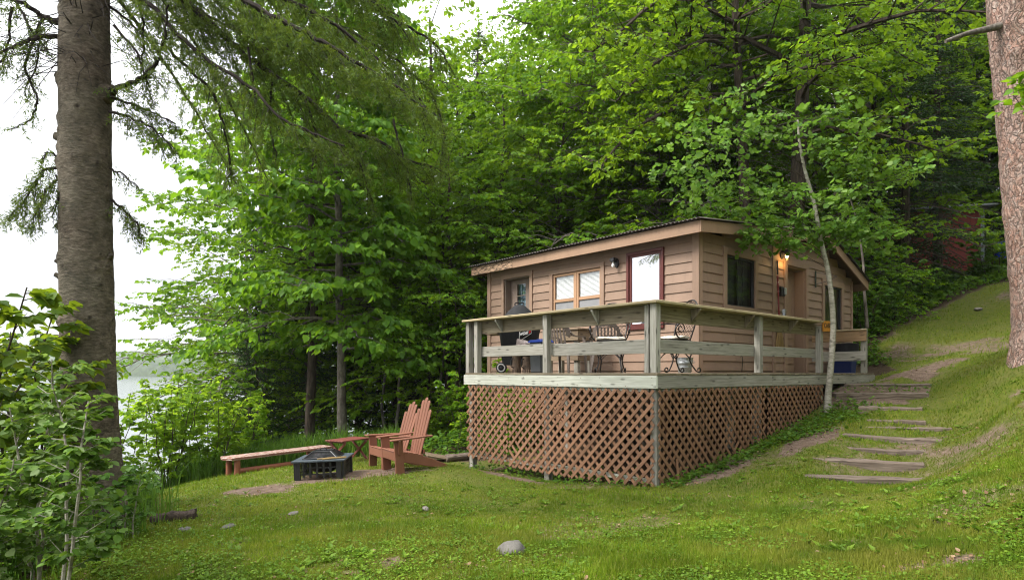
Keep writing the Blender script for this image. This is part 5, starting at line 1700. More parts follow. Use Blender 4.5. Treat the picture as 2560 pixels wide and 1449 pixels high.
rock(-1.01, 7.30, 0.06, 0.035, 0.035, 5.2, M_ROCKP, 'small angular pale stone in the middle of the lawn')
rock(-2.98, 6.55, 0.11, 0.06, 0.03, 7.7, M_ROCK, 'flat dark stone in the lawn near the spruce')
rock(-3.4, 6.5, 0.08, 0.06, 0.03, 2.7, M_ROCK, 'low dark stone beside the rotten log near the spruce')
rock(13.0, 17.4, 0.16, 0.1, 0.05, 4.1, M_ROCKP, 'pale stone standing in for a small white scrap on the bank below the red shed')  # stone added in place of the white scrap lying there
def log_(name, p, q, r_, mat, lab, cat='log'):
    m = MB()
    p, q = Vector(p), Vector(q)
    rs = random.Random(int(p.x * 100))
    k = 9
    pts = [p + (q - p) * i / k + Vector((0, 0, rs.uniform(-.012, .012))) for i in range(k + 1)]
    m.tube(pts, [r_ * rs.uniform(0.8, 1.12) for _ in pts], 12)
    m.v = [(x + rs.uniform(-.012, .012), y + rs.uniform(-.012, .012), z + rs.uniform(-.012, .012)) for x, y, z in m.v]
    return tag(fin(m, name, mat, None, smooth=True), lab, cat)
log_('rotten_log', (-4.05, 7.02, H(-4.05, 7.02) + 0.05), (-3.62, 7.15, H(-3.62, 7.15) + 0.045), 0.07, M_BDARK, 'short dark rotten log lying at the foot of the spruce')
log_('stump_log', (-1.33, 12.55, H(-1.33, 12.55) + 0.06), (-0.86, 12.75, H(-0.86, 12.75) + 0.06), 0.085, M_STEP, 'short weathered log at the foot of the sapling beside the lattice')
m = MB()
pp = Vector((-1.75, 12.6, H(-1.75, 12.6)))
m.cbox(pp + Vector((0.25, 0.0, 0.1)), (0.5, 0.3, 0.03), rot(R(20), R(8), R(12)))
tag(fin(m, 'loose_board', M_TABLE, None, bev=0.004), 'loose grey board lying behind the garden armchairs', 'board')

# ------------------------------------------------------------------ red shed up the slope
sx0, sy0 = 16.6, 24.0
sz = H(sx0, sy0) - 0.5
sf = Matrix.Translation((sx0, sy0, sz)) @ Matrix.Rotation(R(-14), 4, 'Z')
t = thing('shed', 'dark red shed with a low pale roof in the shade of the woods', 'shed', (sx0, sy0, sz), R(-14))
m = MB()
for i in range(34):
    x = -3.6 + i * 0.145
    m.box((x, -0.02 - (i % 2) * 0.008, 0), (x + 0.143, 0.02, 3.1))
m.box((1.30, 0.02, 0), (1.33, 3.0, 3.1))
m.box((-3.6, 2.97, 0), (1.29, 3.0, 2.8))
m.box((-3.6, 0.021, 0), (-3.57, 2.96, 3.0))
fin(m, 'wall', M_SHEDR, t, sf)
m = MB()
m.box((1.22, -0.05, 0), (1.34, -0.03, 3.1))
fin(m, 'corner_board', M_GREYP, t, sf)
m = MB()
m.hexa([(-3.8, -0.4, 3.12), (1.65, -0.4, 3.12), (1.65, 3.2, 3.5), (-3.8, 3.2, 3.5), (-3.8, -0.4, 3.2), (1.65, -0.4, 3.2), (1.65, 3.2, 3.58), (-3.8, 3.2, 3.58)])
fin(m, 'roof', M_SHEDROOF, t, sf, bev=0.02)
p = sf @ Vector((1.75, -0.6, 0))
t = thing('barrel', 'blue plastic barrel beside the red shed', 'barrel', (p.x, p.y, H(p.x, p.y)))
m = MB()
m.lathe([(0, 0), (0.28, 0), (0.31, 0.1), (0.31, 0.3), (0.325, 0.33), (0.31, 0.36), (0.31, 0.65), (0.325, 0.68), (0.31, 0.71), (0.3, 0.95), (0.26, 1.0), (0, 1.0)], (0, 0, 0), 24)
fin(m, 'body', M_BLUE, t, Matrix.Translation((p.x, p.y, H(p.x, p.y))), smooth=True)

# ------------------------------------------------------------------ vegetation builders
T_RHOMB = (np.array([(0, 0, 0), (-0.34, 0.45, 0.07), (0, 1, -0.12), (0.34, 0.45, 0.07)]), np.array([[0, 1, 2], [0, 2, 3]]))
T_OVATE = (np.array([(0, 0, 0), (-0.36, 0.22, 0.07), (-0.34, 0.58, 0.05), (0, 1.0, -0.16), (0.34, 0.58, 0.05), (0.36, 0.22, 0.07)]), np.array([[0, 1, 2, 3], [0, 3, 4, 5]]))
T_ROUND = (np.array([(0, 0, 0), (-0.42, 0.25, 0.05), (-0.44, 0.62, 0.04), (0, 1.0, -0.08), (0.44, 0.62, 0.04), (0.42, 0.25, 0.05)]), np.array([[0, 1, 2, 3], [0, 3, 4, 5]]))
T_DISC = (np.array([(0, 0, 0), (-0.30, 0.10, 0.05), (-0.47, 0.42, 0.06), (-0.33, 0.76, 0.03), (0, 1.0, -0.12), (0.33, 0.76, 0.03), (0.47, 0.42, 0.06), (0.30, 0.10, 0.05)]), np.array([[0, 1, 2, 3, 4], [0, 4, 5, 6, 7]]))
T_NARROW = (np.array([(0, 0, 0), (-0.2, 0.4, 0.04), (0, 1, -0.12), (0.2, 0.4, 0.04)]), np.array([[0, 1, 2], [0, 2, 3]]))
def unit(a):
    return a / np.maximum(np.linalg.norm(a, axis=1, keepdims=True), 1e-9)
def leaf_arrays(rs, Pt, D, size, tmpl, flat=0.45):
    """leaves at points Pt pointing along D; their upper side faces up, give or take"""
    n = len(Pt)
    N = np.array([0, 0, 1.0]) + rs.normal(0, flat, (n, 3))
    D = unit(D)
    S = unit(np.cross(D, N))
    N = np.cross(S, D)
    tv, tf = tmpl
    sz = size * rs.uniform(0.45, 1.35, n)[:, None, None]
    V = Pt[:, None, :] + sz * (tv[None, :, 0:1] * S[:, None, :] + tv[None, :, 1:2] * D[:, None, :] + tv[None, :, 2:3] * N[:, None, :])
    F = tf[None] + (np.arange(n) * len(tv))[:, None, None]
    return V.reshape(-1, 3), F.reshape(-1, tf.shape[1])
def twig_leaves(rs, tw, per, size, tmpl, droop=0.35, flat=0.45, spread=0.9):
    """tw: (n,7) start xyz, direction xyz, length; per leaves along each, on alternate sides"""
    tw = np.asarray(tw)
    n = len(tw)
    k = np.tile(np.arange(per), n)
    I = np.repeat(np.arange(n), per)
    u = (k + rs.uniform(0.1, 0.9, len(k))) / per
    d = tw[I, 3:6]
    Pt = tw[I, :3] + d * (tw[I, 6] * (0.15 + 0.85 * u))[:, None]
    Pt[:, 2] -= 0.12 * droop * tw[I, 6] * u * u
    side = unit(np.cross(d, np.array([0, 0, 1.0]) + rs.normal(0, 0.2, (len(k), 3))))
    sg = np.where(k % 2 == 0, 1.0, -1.0)[:, None]
    D = d * rs.uniform(0.3, 0.9, (len(k), 1)) + side * sg * spread * rs.uniform(0.4, 1.1, (len(k), 1))
    D[:, 2] -= droop * rs.uniform(0.3, 1.6, len(k))
    return leaf_arrays(rs, Pt, D, size, tmpl, flat)
def wood(tubes):
    m = MB()
    for pts, rad, n in tubes:
        m.tube(pts, rad, n, cap=False)
    return m
def dirv(az, el):
    return np.array([math.cos(az) * math.cos(el), math.sin(az) * math.cos(el), math.sin(el)])
def broadleaf(root, seed, H_, cb, R_, r0, nl, leaf, lmat, bmat, per=7, tmpl=T_OVATE, ntw=5, lean=(0, 0), az0=0, prof=None, trunk=None, crooked=0.12, droop=0.4, el=(5, 40), bias=None, skip=0.0):
    """a broadleaved tree at the origin of root: trunk and limbs, then sprays of leaves on twigs on side branches"""
    rs = np.random.RandomState(seed)
    nT = 10
    if trunk is None:
        w1, w2 = rs.normal(0, crooked, (2, nT)).cumsum(axis=1) * 0.6
        trunk = [np.array([lean[0] * t * t * H_ + w1[i] * (t > 0), lean[1] * t * t * H_ + w2[i] * (t > 0), t * H_]) for i, t in enumerate(np.linspace(0, 1, nT))]
        trunk[0][2] = -0.3
    trunk = [np.array(p, float) for p in trunk]
    tz = np.array([p[2] for p in trunk])
    def at(z):
        return np.array([np.interp(z, tz, [p[k] for p in trunk]) for k in range(3)])
    tubes = [([tuple(p) for p in trunk], [r0 * (1.35 if i == 0 else 1) * (1 - 0.9 * (max(0, p[2]) / H_)) ** 0.8 + 0.008 for i, p in enumerate(trunk)], 9)]
    twigs = []
    prof = prof or (lambda u: 0.35 + 0.9 * math.sin(math.pi * min(1, 0.22 + 0.78 * u)) ** 0.8 * (1 - 0.45 * u))
    for i in range(nl):
        u = (i + rs.uniform(0.1, 0.9)) / nl
        if rs.rand() < skip:
            continue
        z0 = H_ * (cb + (0.985 - cb) * u)
        p0 = at(z0)
        az = az0 + i * 2.399 + rs.uniform(-0.5, 0.5)
        Ln = R_ * prof(u) * rs.uniform(0.75, 1.15)
        if bias is not None:
            Ln *= 1 + bias[1] * math.cos(az - bias[0])
        e = R(el[0] + (el[1] - el[0]) * u + rs.uniform(-8, 12))
        s = np.linspace(0, 1, 6)
        dh = dirv(az, 0)
        kink = rs.normal(0, 0.022, (6, 3)) * Ln * (s > 0)[:, None]
        lp = p0 + dh * (s * Ln)[:, None] + np.array([0, 0, 1.0]) * (Ln * (math.tan(e) * s - 0.42 * s * s))[:, None] + kink
        rl = max(0.012, 0.34 * r0 * (1 - u * 0.7) * (Ln / R_))
        tubes.append(([tuple(p) for p in lp], [rl * (1 - 0.85 * q) + 0.004 for q in s], 5))
        nb = int(4 + Ln * 2.3)
        for j in range(nb):
            v = 0.18 + 0.82 * (j + rs.rand()) / nb
            q0 = np.array([np.interp(v, s, lp[:, k]) for k in range(3)])
            sg = 1 if j % 2 else -1
            a2 = az + sg * rs.uniform(0.5, 1.25)
            L2 = (0.28 + 0.55 * (1 - v)) * Ln * rs.uniform(0.45, 0.9) + 0.25
            e2 = rs.uniform(-0.25, 0.35)
            d2 = dirv(a2, e2)
            sp = [q0, q0 + d2 * L2 * 0.5 + np.array([0, 0, 0.03 * L2]), q0 + d2 * L2 + np.array([0, 0, -0.14 * L2])]
            tubes.append(([tuple(p) for p in sp], [max(0.006, rl * 0.35), max(0.004, rl * 0.2), 0.003], 3))
            for k in range(ntw):
                w_ = (k + rs.uniform(0.2, 1)) / ntw
                t0 = sp[0] * (1 - w_) ** 2 + 2 * sp[1] * w_ * (1 - w_) + sp[2] * w_ * w_
                a3 = a2 + (1 if k % 2 else -1) * rs.uniform(0.3, 1.2)
                d3 = dirv(a3, rs.uniform(-0.5, 0.25))
                twigs.append(np.concatenate([t0, d3, [rs.uniform(0.25, 0.6) * (0.6 + 0.4 * leaf / 0.1)]]))
    V, F = twig_leaves(rs, twigs, per, leaf, tmpl, droop)
    fin(wood(tubes), 'trunk', bmat, root, local=True, smooth=True)
    npmesh('crown', V, F, lmat, root)
    return trunk
def conifer(root, seed, H_, R_, r0, lmat, bmat, cb=0.04, whorl=0.33, needle=0.10, nwid=0.22, dens=1.0, dead=0.0, droop=0.5, taper=0.85):
    rs = np.random.RandomState(seed)
    tr = [(rs.normal(0, 0.03), rs.normal(0, 0.03), z) for z in np.linspace(-0.3, H_, 8)]
    tubes = [(tr, [r0 * (1 - max(0, p[2]) / H_) ** 0.8 + 0.01 for p in tr], 8)]
    Ps, Ds = [], []
    z = H_ * cb
    while z < H_ * 0.985:
        t = z / H_
        for b in range(5):
            az = rs.uniform(0, 2 * math.pi)
            Ln = R_ * (1 - t) ** taper * rs.uniform(0.65, 1.15) + 0.12
            s = np.linspace(0, 1, 5)
            up = 0.35 * t
            bp = np.array([0, 0, z + rs.uniform(-.1, .1)]) + dirv(az, 0) * (s * Ln)[:, None] + np.array([0, 0, 1.0]) * (Ln * (up * s - droop * s ** 1.6 * (1 - t * 0.6) + 0.14 * s ** 3))[:, None]
            tubes.append(([tuple(p) for p in bp], [0.012 + 0.02 * Ln / R_ * (1 - q) for q in s], 3))
            if t < dead and rs.rand() < 0.75:
                continue
            nt_ = max(3, int(Ln * 9 * dens))
            for j in range(nt_):
                v = 0.15 + 0.85 * (j + rs.rand()) / nt_
                q0 = np.array([np.interp(v, s, bp[:, k]) for k in range(3)])
                sg = 1 if j % 2 else -1
                d = dirv(az + sg * rs.uniform(0.5, 1.1), rs.uniform(-0.55, 0.05))
                L2 = (0.12 + 0.42 * (1 - v)) * Ln * rs.uniform(0.6, 1.1) + 0.1
                nn = max(2, int(L2 / (needle * 0.42)))
                w_ = np.linspace(0, 1, nn)[:, None]
                pts = q0 + d * L2 * w_ + np.array([0, 0, -0.22 * L2]) * w_ ** 2
                Ps.append(pts)
                Ds.append(np.tile(d, (nn, 1)) + rs.normal(0, 0.45, (nn, 3)))
        z += whorl * (0.6 + 0.7 * (1 - t)) * rs.uniform(0.8, 1.2)
    Pt, D = np.concatenate(Ps), np.concatenate(Ds)
    tm = (np.array([(0, -0.1, 0), (-nwid, 0.35, 0.03), (0, 1, -0.05), (nwid, 0.35, 0.03)]), np.array([[0, 1, 2], [0, 2, 3]]))
    V, F = leaf_arrays(rs, Pt, D, needle, tm, 0.9)
    fin(wood(tubes), 'trunk', bmat, root, local=True, smooth=True)
    npmesh('crown', V, F, lmat, root)
def shrub(name, label, cat, x, y, seed, ns, h, spread, leaf, lmat, bmat, per=6, tmpl=T_OVATE, group=None, r0=0.012, base=0.15, lo=0.25, nb=9, tw=0.35, droop=0.4, lean=(0, 0), z=None):
    z = H(x, y) if z is None else z
    root = thing(name, label, cat, (x, y, z), 0, group)
    rs = np.random.RandomState(seed)
    twigs = []
    for i in range(ns):
        az = i * 2.4 + rs.uniform(-0.6, 0.6)
        hh = h * rs.uniform(0.7, 1.05)
        s = np.linspace(0, 1, 7)
        st = np.array([math.cos(az) * base * rs.rand(), math.sin(az) * base * rs.rand(), -0.1])
        out_ = spread * rs.uniform(0.3, 1.0)
        P = st + np.stack([math.cos(az) * out_ * s ** 1.5 + lean[0] * s, math.sin(az) * out_ * s ** 1.5 + lean[1] * s, s * (hh + 0.1)], 1) + rs.normal(0, 0.025, (7, 3)) * (s > 0)[:, None] * h * 0.6
        tubes = [([tuple(p) for p in P], [r0 * (1 - 0.8 * q) + 0.002 for q in s], 6)]
        for j in range(nb):
            v = lo + (1 - lo) * (j + rs.rand()) / nb
            q0 = np.array([np.interp(v, s, P[:, k]) for k in range(3)])
            a2 = rs.uniform(0, 6.28)
            d = dirv(a2, rs.uniform(0.0, 0.7))
            L2 = tw * h * 0.5 * (1.15 - 0.6 * v) * rs.uniform(0.6, 1.2)
            tubes.append(([tuple(q0), tuple(q0 + d * L2)], [r0 * 0.35, 0.002], 3))
            twigs.append(np.concatenate([q0, d, [L2]]))
            for k in range(2):
                d3 = dirv(a2 + rs.uniform(-1.1, 1.1), rs.uniform(-0.2, 0.5))
                twigs.append(np.concatenate([q0 + d * L2 * rs.uniform(0.3, 0.9), d3, [L2 * 0.6]]))
        tp = P[-1] - P[-2]
        twigs.append(np.concatenate([P[-2], tp / np.linalg.norm(tp), [np.linalg.norm(tp)]]))
        fin(wood(tubes), 'stem', bmat, root, local=True, smooth=True)
    V, F = twig_leaves(rs, twigs, per, leaf, tmpl, droop, 0.5)
    npmesh('foliage', V, F, lmat, root)
    return root

# ------------------------------------------------------------------ the woods behind the cabin
def tree_at(name, label, cat, px, Y, group=None, z=None):
    x = (px - 1280) / 1560 * Y
    return thing(name, label, cat, (x, Y, H(x, Y) if z is None else z), 0, group)
PROTO = {}
def grow(kind, px, Y, label, group, rz=None, sc=1.0):
    x = (px - 1280) / 1560 * Y
    z = H(x, Y) - 0.05
    if kind not in PROTO:
        nm = {'f': 'fir_tree', 's': 'spruce_tree'}.get(kind[0], 'maple_tree' if kind[0] == 'm' else 'basswood_tree')
        root = thing(nm, label, 'tree', (0, 0, 0), 0, group)
        if kind == 'b0':
            broadleaf(root, 21, 15.0, 0.13, 4.3, 0.19, 40, 0.155, M_LBASS, M_BGREY, per=8)
        elif kind == 'b1':
            broadleaf(root, 22, 13.0, 0.08, 3.9, 0.15, 38, 0.15, M_LBASS, M_BDARK, per=8, lean=(0.01, -0.006))
        elif kind == 'm0':
            broadleaf(root, 23, 16.0, 0.16, 4.4, 0.2, 42, 0.135, M_LMAP, M_BGREY, per=9, lean=(-0.004, -0.008))
        elif kind == 'm1':
            broadleaf(root, 24, 11.0, 0.05, 3.4, 0.12, 36, 0.125, M_LMAP, M_BDARK, per=9)
        elif kind == 'f0':
            conifer(root, 31, 15.0, 2.7, 0.17, M_NEEDF, M_BDARK, dead=0.0, cb=0.03)
        elif kind == 's0':
            conifer(root, 32, 17.0, 2.4, 0.18, M_NEEDF, M_BDARK, dead=0.25, cb=0.05, droop=0.65)
        PROTO[kind] = root
        root.location = (x, Y, z)
        root.rotation_euler = (0, 0, rz if rz is not None else random.uniform(0, 6.28))
        root.scale = (sc,) * 3
        return root
    return copy_tree(PROTO[kind], (x, Y, z), rz if rz is not None else random.uniform(0, 6.28), sc, label, group)
def at_Y(px, py, Y):
    return np.array([(px - 1280) / 1560 * Y, Y, (932 - py) / 1560 * Y])
WB = 'woods behind the cabin'
LB_B = 'leafy tree in the mass of woods behind the cabin roof'
LB_C = 'leafy tree in the thin woods between the lake and the cabin'
LB_R = 'leafy tree in the shaded woods up the slope behind the pine'
LB_F = 'dark fir standing among the leafy trees behind the cabin'
LB_FR = 'dark fir in the deep shade above the red shed'
LB_FL = 'dark spruce among the trees between the lake and the armchairs'
# rows of trees, nearest first: kind, image x, distance, scale
for k, px, Y, sc in [('m1', 1130, 18.0, 0.72), ('b1', 1245, 19.5, 0.80), ('m1', 1370, 19.2, 0.92), ('b0', 1500, 20.5, 0.95), ('m0', 1640, 20.8, 0.95), ('b0', 1770, 20.6, 0.9), ('m1', 1905, 22.0, 1.0),
                     ('b1', 1310, 24.5, 0.85), ('m0', 1440, 25.5, 1.0), ('b0', 1570, 26, 1.1), ('m0', 1700, 25.0, 1.05), ('b0', 1830, 26, 1.1), ('m0', 1950, 24.6, 1.0), 
                     ('m0', 1390, 32, 1.1), ('b0', 1560, 33, 1.2), ('m0', 1730, 34, 1.2), ('b0', 1900, 33, 1.15)]:
    grow(k, px, Y, LB_B, WB, sc=sc)
for k, px, Y, sc in [('m1', 1000, 20.5, 1.0), ('b1', 900, 23.5, 0.95), ('m1', 1085, 24.5, 1.4), ('b0', 1190, 27.5, 1.02), ('m1', 1040, 29, 1.35), ('b1', 700, 24, 0.66), ('m1', 640, 19.5, 0.55), ('b0', 650, 21.0, 0.88), ('m0', 620, 23, 0.66), ('m1', 1160, 22, 1.12), ('b1', 820, 28, 0.85)]:
    grow(k, px, Y, LB_C, 'woods between the lake and the cabin', sc=sc)
for k, px, Y, sc in [('m0', 2170, 23.5, 0.9), ('m0', 2450, 28, 0.9), ('b0', 2600, 27, 0.9), ('m0', 2250, 28, 1.05), ('b0', 2380, 29, 1.05), ('m1', 2500, 26.5, 1.1), ('b0', 2640, 25, 1.0), ('m0', 2760, 26, 1.0), ('m0', 2100, 31, 1.15), ('m1', 2120, 19.5, 0.55)]:
    grow(k, px, Y, LB_R, 'woods up the slope', sc=sc)
for k, px, Y, sc in [('s0', 1195, 23.5, 0.86), ('f0', 1345, 22.5, 0.75), ('s0', 1010, 25, 0.72), ('s0', 1265, 28, 0.9), ('s0', 1480, 30, 1.1)]:
    grow(k, px, Y, LB_F, 'firs among the woods', sc=sc)
for k, px, Y, sc in [('s0', 2262, 20.5, 0.85), ('f0', 2420, 29.5, 1.1), ('s0', 2345, 22.0, 0.85), ('f0', 2185, 22.0, 0.75), ('f0', 2520, 25.5, 0.9), ('f0', 2330, 29, 1.1)]:
    grow(k, px, Y, LB_FR, 'firs above the shed', sc=sc)
for k, px, Y, sc in [('s0', 770, 19.5, 0.62), ('f0', 640, 18.5, 0.50), ('f0', 900, 21, 0.7), ('s0', 1060, 21.5, 0.68), ('f0', 740, 23, 0.6)]:
    grow(k, px, Y, LB_FL, 'spruces by the lake', sc=sc)
for k, x, y, sc in [('m1', 9.0, 3.0, 0.85), ('m1', 6.0, -2.5, 0.9), ('m1', 11.5, 6.5, 0.8), ('b1', 13.0, 4.0, 0.75), ('b1', 15.5, 8.5, 0.75), ('b1', 10.5, 0.0, 0.8), ('m1', 8.0, -5.0, 0.9), ('b0', 19.5, 12.5, 1.0), ('m1', 15.0, 12.5, 0.8)]:  # unseen trees added beside and behind the camera to shade the door wall
    copy_tree(PROTO[k], (x, y, H(x, y) - 0.05), x * 1.7, sc, 'unseen leafy tree added out of view on the right to shade the door wall', 'added shade trees out of view')
# thin trunks of the wood floor behind the armchairs
rs = np.random.RandomState(77)
for i, (px, Y, top) in enumerate([(1000, 17.5, 5), (1044, 18.2, 6), (1082, 17.0, 4.5), (1105, 19, 7), (965, 18.5, 5), (1150, 16.5, 4)]):
    p = at_Y(px, 932, Y)
    z = H(p[0], p[1])
    t = thing('young_tree', 'slim bare-stemmed young tree in the shade behind the armchairs', 'tree', (p[0], p[1], z), 0, 'young trees behind the armchairs')
    broadleaf(t, 100 + i, top, 0.5, 1.3, 0.04, 12, 0.10, M_LMAP, M_BDARK if i % 2 else M_BGREY, per=6, ntw=3)
# the basswood whose limbs reach out over the shore
p = at_Y(858, 932, 16.6)
t = thing('basswood_tree', 'big-leaved tree with long limbs reaching out to the lake behind the bench', 'tree', (p[0], p[1], H(p[0], p[1]) - 0.05))
broadleaf(t, 41, 13.2, 0.21, 2.75, 0.12, 62, 0.18, M_LBASS, M_BGREY, per=8, ntw=5, lean=(-0.005, 0), bias=(math.pi * 0.93, 0.16), droop=0.7, el=(14, 36), prof=lambda u: 1.05 - 0.55 * u)
p = at_Y(775, 932, 17.6)
t = thing('dark_trunk_tree', 'tree with a near black trunk just left of the big-leaved lakeside tree', 'tree', (p[0], p[1], H(p[0], p[1]) - 0.05))
broadleaf(t, 42, 12.5, 0.35, 2.6, 0.14, 24, 0.12, M_LBASS, M_BDARK, per=7)
# trees with trunks one can tell apart over the roof
def px_trunk(pts, root):
    o = root.location
    return [at_Y(*q) - np.array(o) for q in pts]
p = at_Y(1990, 932, 17.3)
t = thing('maple_tree', 'tall tree with a thick dark trunk rising behind the right end of the roof', 'tree', (p[0], p[1], H(p[0], p[1])))
z0 = t.location.z
broadleaf(t, 43, 17.0, 0.36, 4.0, 0.25, 24, 0.12, M_LMAP, M_BDARK, per=8, trunk=[(0, 0, -0.3), (-0.02, 0, 2), (0.0, 0, 4), (0.1, 0, 6), (0.2, 0, 8), (0.28, 0, 10.5), (0.3, 0, 13), (0.3, 0, 17.0)], el=(10, 45))
p = at_Y(1868, 932, 17.6)
t = thing('arching_tree', 'tree with long bare limbs arching left over the cabin roof', 'tree', (p[0], p[1], H(p[0], p[1])))
tr_ = broadleaf(t, 44, 15.5, 0.42, 3.6, 0.19, 26, 0.12, M_LMAP, M_BDARK, per=8, trunk=[(0, 0, -0.3), (0, 0, 3), (-0.1, 0, 6), (-0.28, 0, 9), (-0.4, 0, 12), (-0.45, 0, 15.5)])
lim = []
rs = np.random.RandomState(45)
tw = []
for pts, r_ in (([(1855, 300, 17.6), (1800, 252, 16.6), (1735, 254, 15.9), (1660, 282, 15.4), (1600, 315, 15.2), (1546, 362, 15.0), (1500, 420, 14.9)], 0.075), ([(1845, 140, 17.6), (1790, 105, 16.6), (1735, 110, 15.9), (1650, 150, 15.4), (1590, 200, 15.2), (1540, 255, 15.0)], 0.06), ([(1840, 60, 17.6), (1700, -10, 16.6), (1620, 20, 15.8), (1560, 72, 15.3), (1480, 130, 15.1)], 0.065)):
    P = [np.array(q) for q in curve([at_Y(*q) - np.array(t.location) for q in pts], 5)]
    n = len(P)
    lim.append(([tuple(q) for q in P], [r_ * (1 - 0.75 * i / n) for i in range(n)], 7))
    for i in range(4, n):
        for k in range(3):
            d = dirv(rs.uniform(0, 6.28), rs.uniform(-0.6, 0.6))
            L2 = rs.uniform(0.4, 1.0)
            lim.append(([tuple(P[i]), tuple(P[i] + d * L2)], [0.012, 0.004], 3))
            for q in range(2 + i % 2):
                tw.append(np.concatenate([P[i] + d * L2 * rs.uniform(0.6, 1), dirv(rs.uniform(0, 6.28), rs.uniform(-0.6, 0.3)), [0.4]]))
fin(wood(lim), 'limb', M_BDARK, t, local=True, smooth=True)
V, F = twig_leaves(rs, tw, 7, 0.12, T_OVATE, 0.4)
npmesh('foliage', V, F, M_LMAP, t)
p = at_Y(1505, 932, 21.5)
t = thing('grey_trunk_tree', 'tree with a pale grey trunk behind the middle of the roof', 'tree', (p[0], p[1], H(p[0], p[1])))
broadleaf(t, 46, 16.5, 0.35, 3.6, 0.22, 26, 0.12, M_LBASS, M_BGREY, per=7)
p = at_Y(1762, 932, 19.4)
t = thing('birch_tree', 'birch with a white trunk showing just above the roof corner', 'tree', (p[0], p[1], H(p[0], p[1])))
broadleaf(t, 47, 13, 0.45, 2.4, 0.085, 20, 0.09, M_LASP, M_BBIR, per=7, tmpl=T_ROUND)
p = at_Y(1720, 932, 20.2)
t = thing('birch_tree', 'thinner birch with a whitish trunk left of the roof corner', 'tree', (p[0], p[1], H(p[0], p[1])))
broadleaf(t, 48, 12, 0.5, 2.0, 0.06, 16, 0.09, M_LASP, M_BBIR, per=7, tmpl=T_ROUND)
# branch reaching over the path, right of the thick trunk
p = at_Y(2040, 932, 19.8)
t = thing('leaning_tree', 'tree with a thin limb arching right against the small patch of sky', 'tree', (p[0], p[1], H(p[0], p[1])))
broadleaf(t, 49, 13, 0.55, 2.4, 0.11, 14, 0.12, M_LMAP, M_BDARK, per=7)
lim, tw = [], []
for pts, r_ in (([(2040, 180, 19.8), (2065, 137, 19.5), (2120, 135, 19.2), (2180, 175, 18.9), (2225, 225, 18.6), (2260, 275, 18.4)], 0.05), ([(2040, 60, 19.8), (2130, 40, 19.3), (2185, 85, 19), (2240, 130, 18.7), (2310, 165, 18.4)], 0.045)):
    P = [np.array(q) for q in curve([at_Y(*q) - np.array(t.location) for q in pts], 5)]
    n = len(P)
    lim.append(([tuple(q) for q in P], [r_ * (1 - 0.7 * i / n) for i in range(n)], 6))
    for i in range(9, n):
        for q in range(7):
            tw.append(np.concatenate([P[i] + rs.normal(0, 0.18, 3), dirv(rs.uniform(0, 6.28), rs.uniform(-0.6, 0.3)), [0.45]]))
fin(wood(lim), 'limb', M_BDARK, t, local=True, smooth=True)
V, F = twig_leaves(rs, tw, 7, 0.13, T_OVATE, 0.4)
npmesh('foliage', V, F, M_LMAP, t)

# ------------------------------------------------------------------ aspen in front of the deck and its thin neighbour
def cluster_tree(t, rs, trunkpts, r0, bmat, clusters, leaf, lmat, tmpl, per=6, droop=0.35, twl=0.28):
    o = np.array(t.location)
    P = [np.array(q) for q in curve([at_Y(*q) - o for q in trunkpts], 5)]
    n = len(P)
    P[0][2] -= 0.15
    brs = []
    tubes = [([tuple(q) for q in P], [r0 * (1.25 if i == 0 else 1) * (1 - 0.72 * i / n) for i in range(n)], 9)]
    tw = []
    for px, py, Y, rx, rz, nt_ in clusters:
        c = at_Y(px, py, Y) - o
        # the trunk point a little below the cluster carries its branch
        i = min(range(n), key=lambda k: abs(P[k][2] - (c[2] - 0.30 * abs(c[0] - P[k][0]) - 0.1)))
        mid = (P[i] + c) / 2 + np.array([rs.normal(0, 0.05), rs.normal(0, 0.05), 0.04 + rs.normal(0, 0.07)])
        br = curve([P[i], mid, c], 3)
        brs.append(([tuple(q) for q in br], np.linspace(max(0.006, r0 * 0.13), 0.002, len(br)).tolist(), 4))
        for k in range(nt_):
            d = rs.normal(0, 1, 3)
            d[2] *= 0.6
            q = c + np.array([rx, rx, rz]) * rs.normal(0, 0.5, 3)
            if k % 3 == 0:
                brs.append(([tuple(c + (q - c) * rs.uniform(0, 0.3)), tuple(q)], [0.005, 0.002], 3))
            tw.append(np.concatenate([q, d / np.linalg.norm(d), [twl]]))
    fin(wood(tubes), 'trunk', bmat, t, local=True, smooth=True)
    fin(wood(brs), 'limb', M_BDARK, t, local=True, smooth=True)
    V, F = twig_leaves(rs, tw, per, leaf, tmpl, droop, 0.6)
    npmesh('crown', V, F, lmat, t)
YA = 11.15
p = at_Y(2068, 932, YA)
t = thing('aspen_tree', 'slender pale-barked aspen growing against the deck at the foot of the steps', 'tree', (p[0], p[1], H(p[0], p[1])))
rs = np.random.RandomState(51)
cl = [(1880, 600, 0), (1930, 580, 0), (1985, 565, 0), (2035, 575, 0), (2090, 572, 0), (2145, 580, 0), (2195, 590, 0), (1965, 605, -.2), (2060, 600, .2), (2125, 555, .2), (1905, 560, -.1)]
cl = [(a, b, YA + c, 0.27, 0.12, 26) for a, b, c in cl]
for a, b in [(1690, 430), (1740, 400), (1790, 360), (1850, 330), (1910, 300), (1730, 480), (1800, 450), (1870, 430), (2110, 410), (2190, 415), (2275, 425), (1780, 300), (1850, 240), (1985, 330), (2040, 370), (2090, 260), (2160, 330), (1900, 500), (1980, 480), (2080, 490), (2150, 470), (1820, 520), (1700, 340)]:
    cl.append((a, b, YA + rs.uniform(-0.7, 0.7), 0.40, 0.2, 21))
cluster_tree(t, rs, [(2068, 1012, YA), (2078, 900, YA), (2083, 800, YA), (2072, 690, YA), (2052, 600, YA), (2033, 500, YA), (2012, 425, YA), (1999, 360, YA), (1994, 300, YA)], 0.058, M_BASP, cl, 0.093, M_LASP, T_ROUND, per=5)
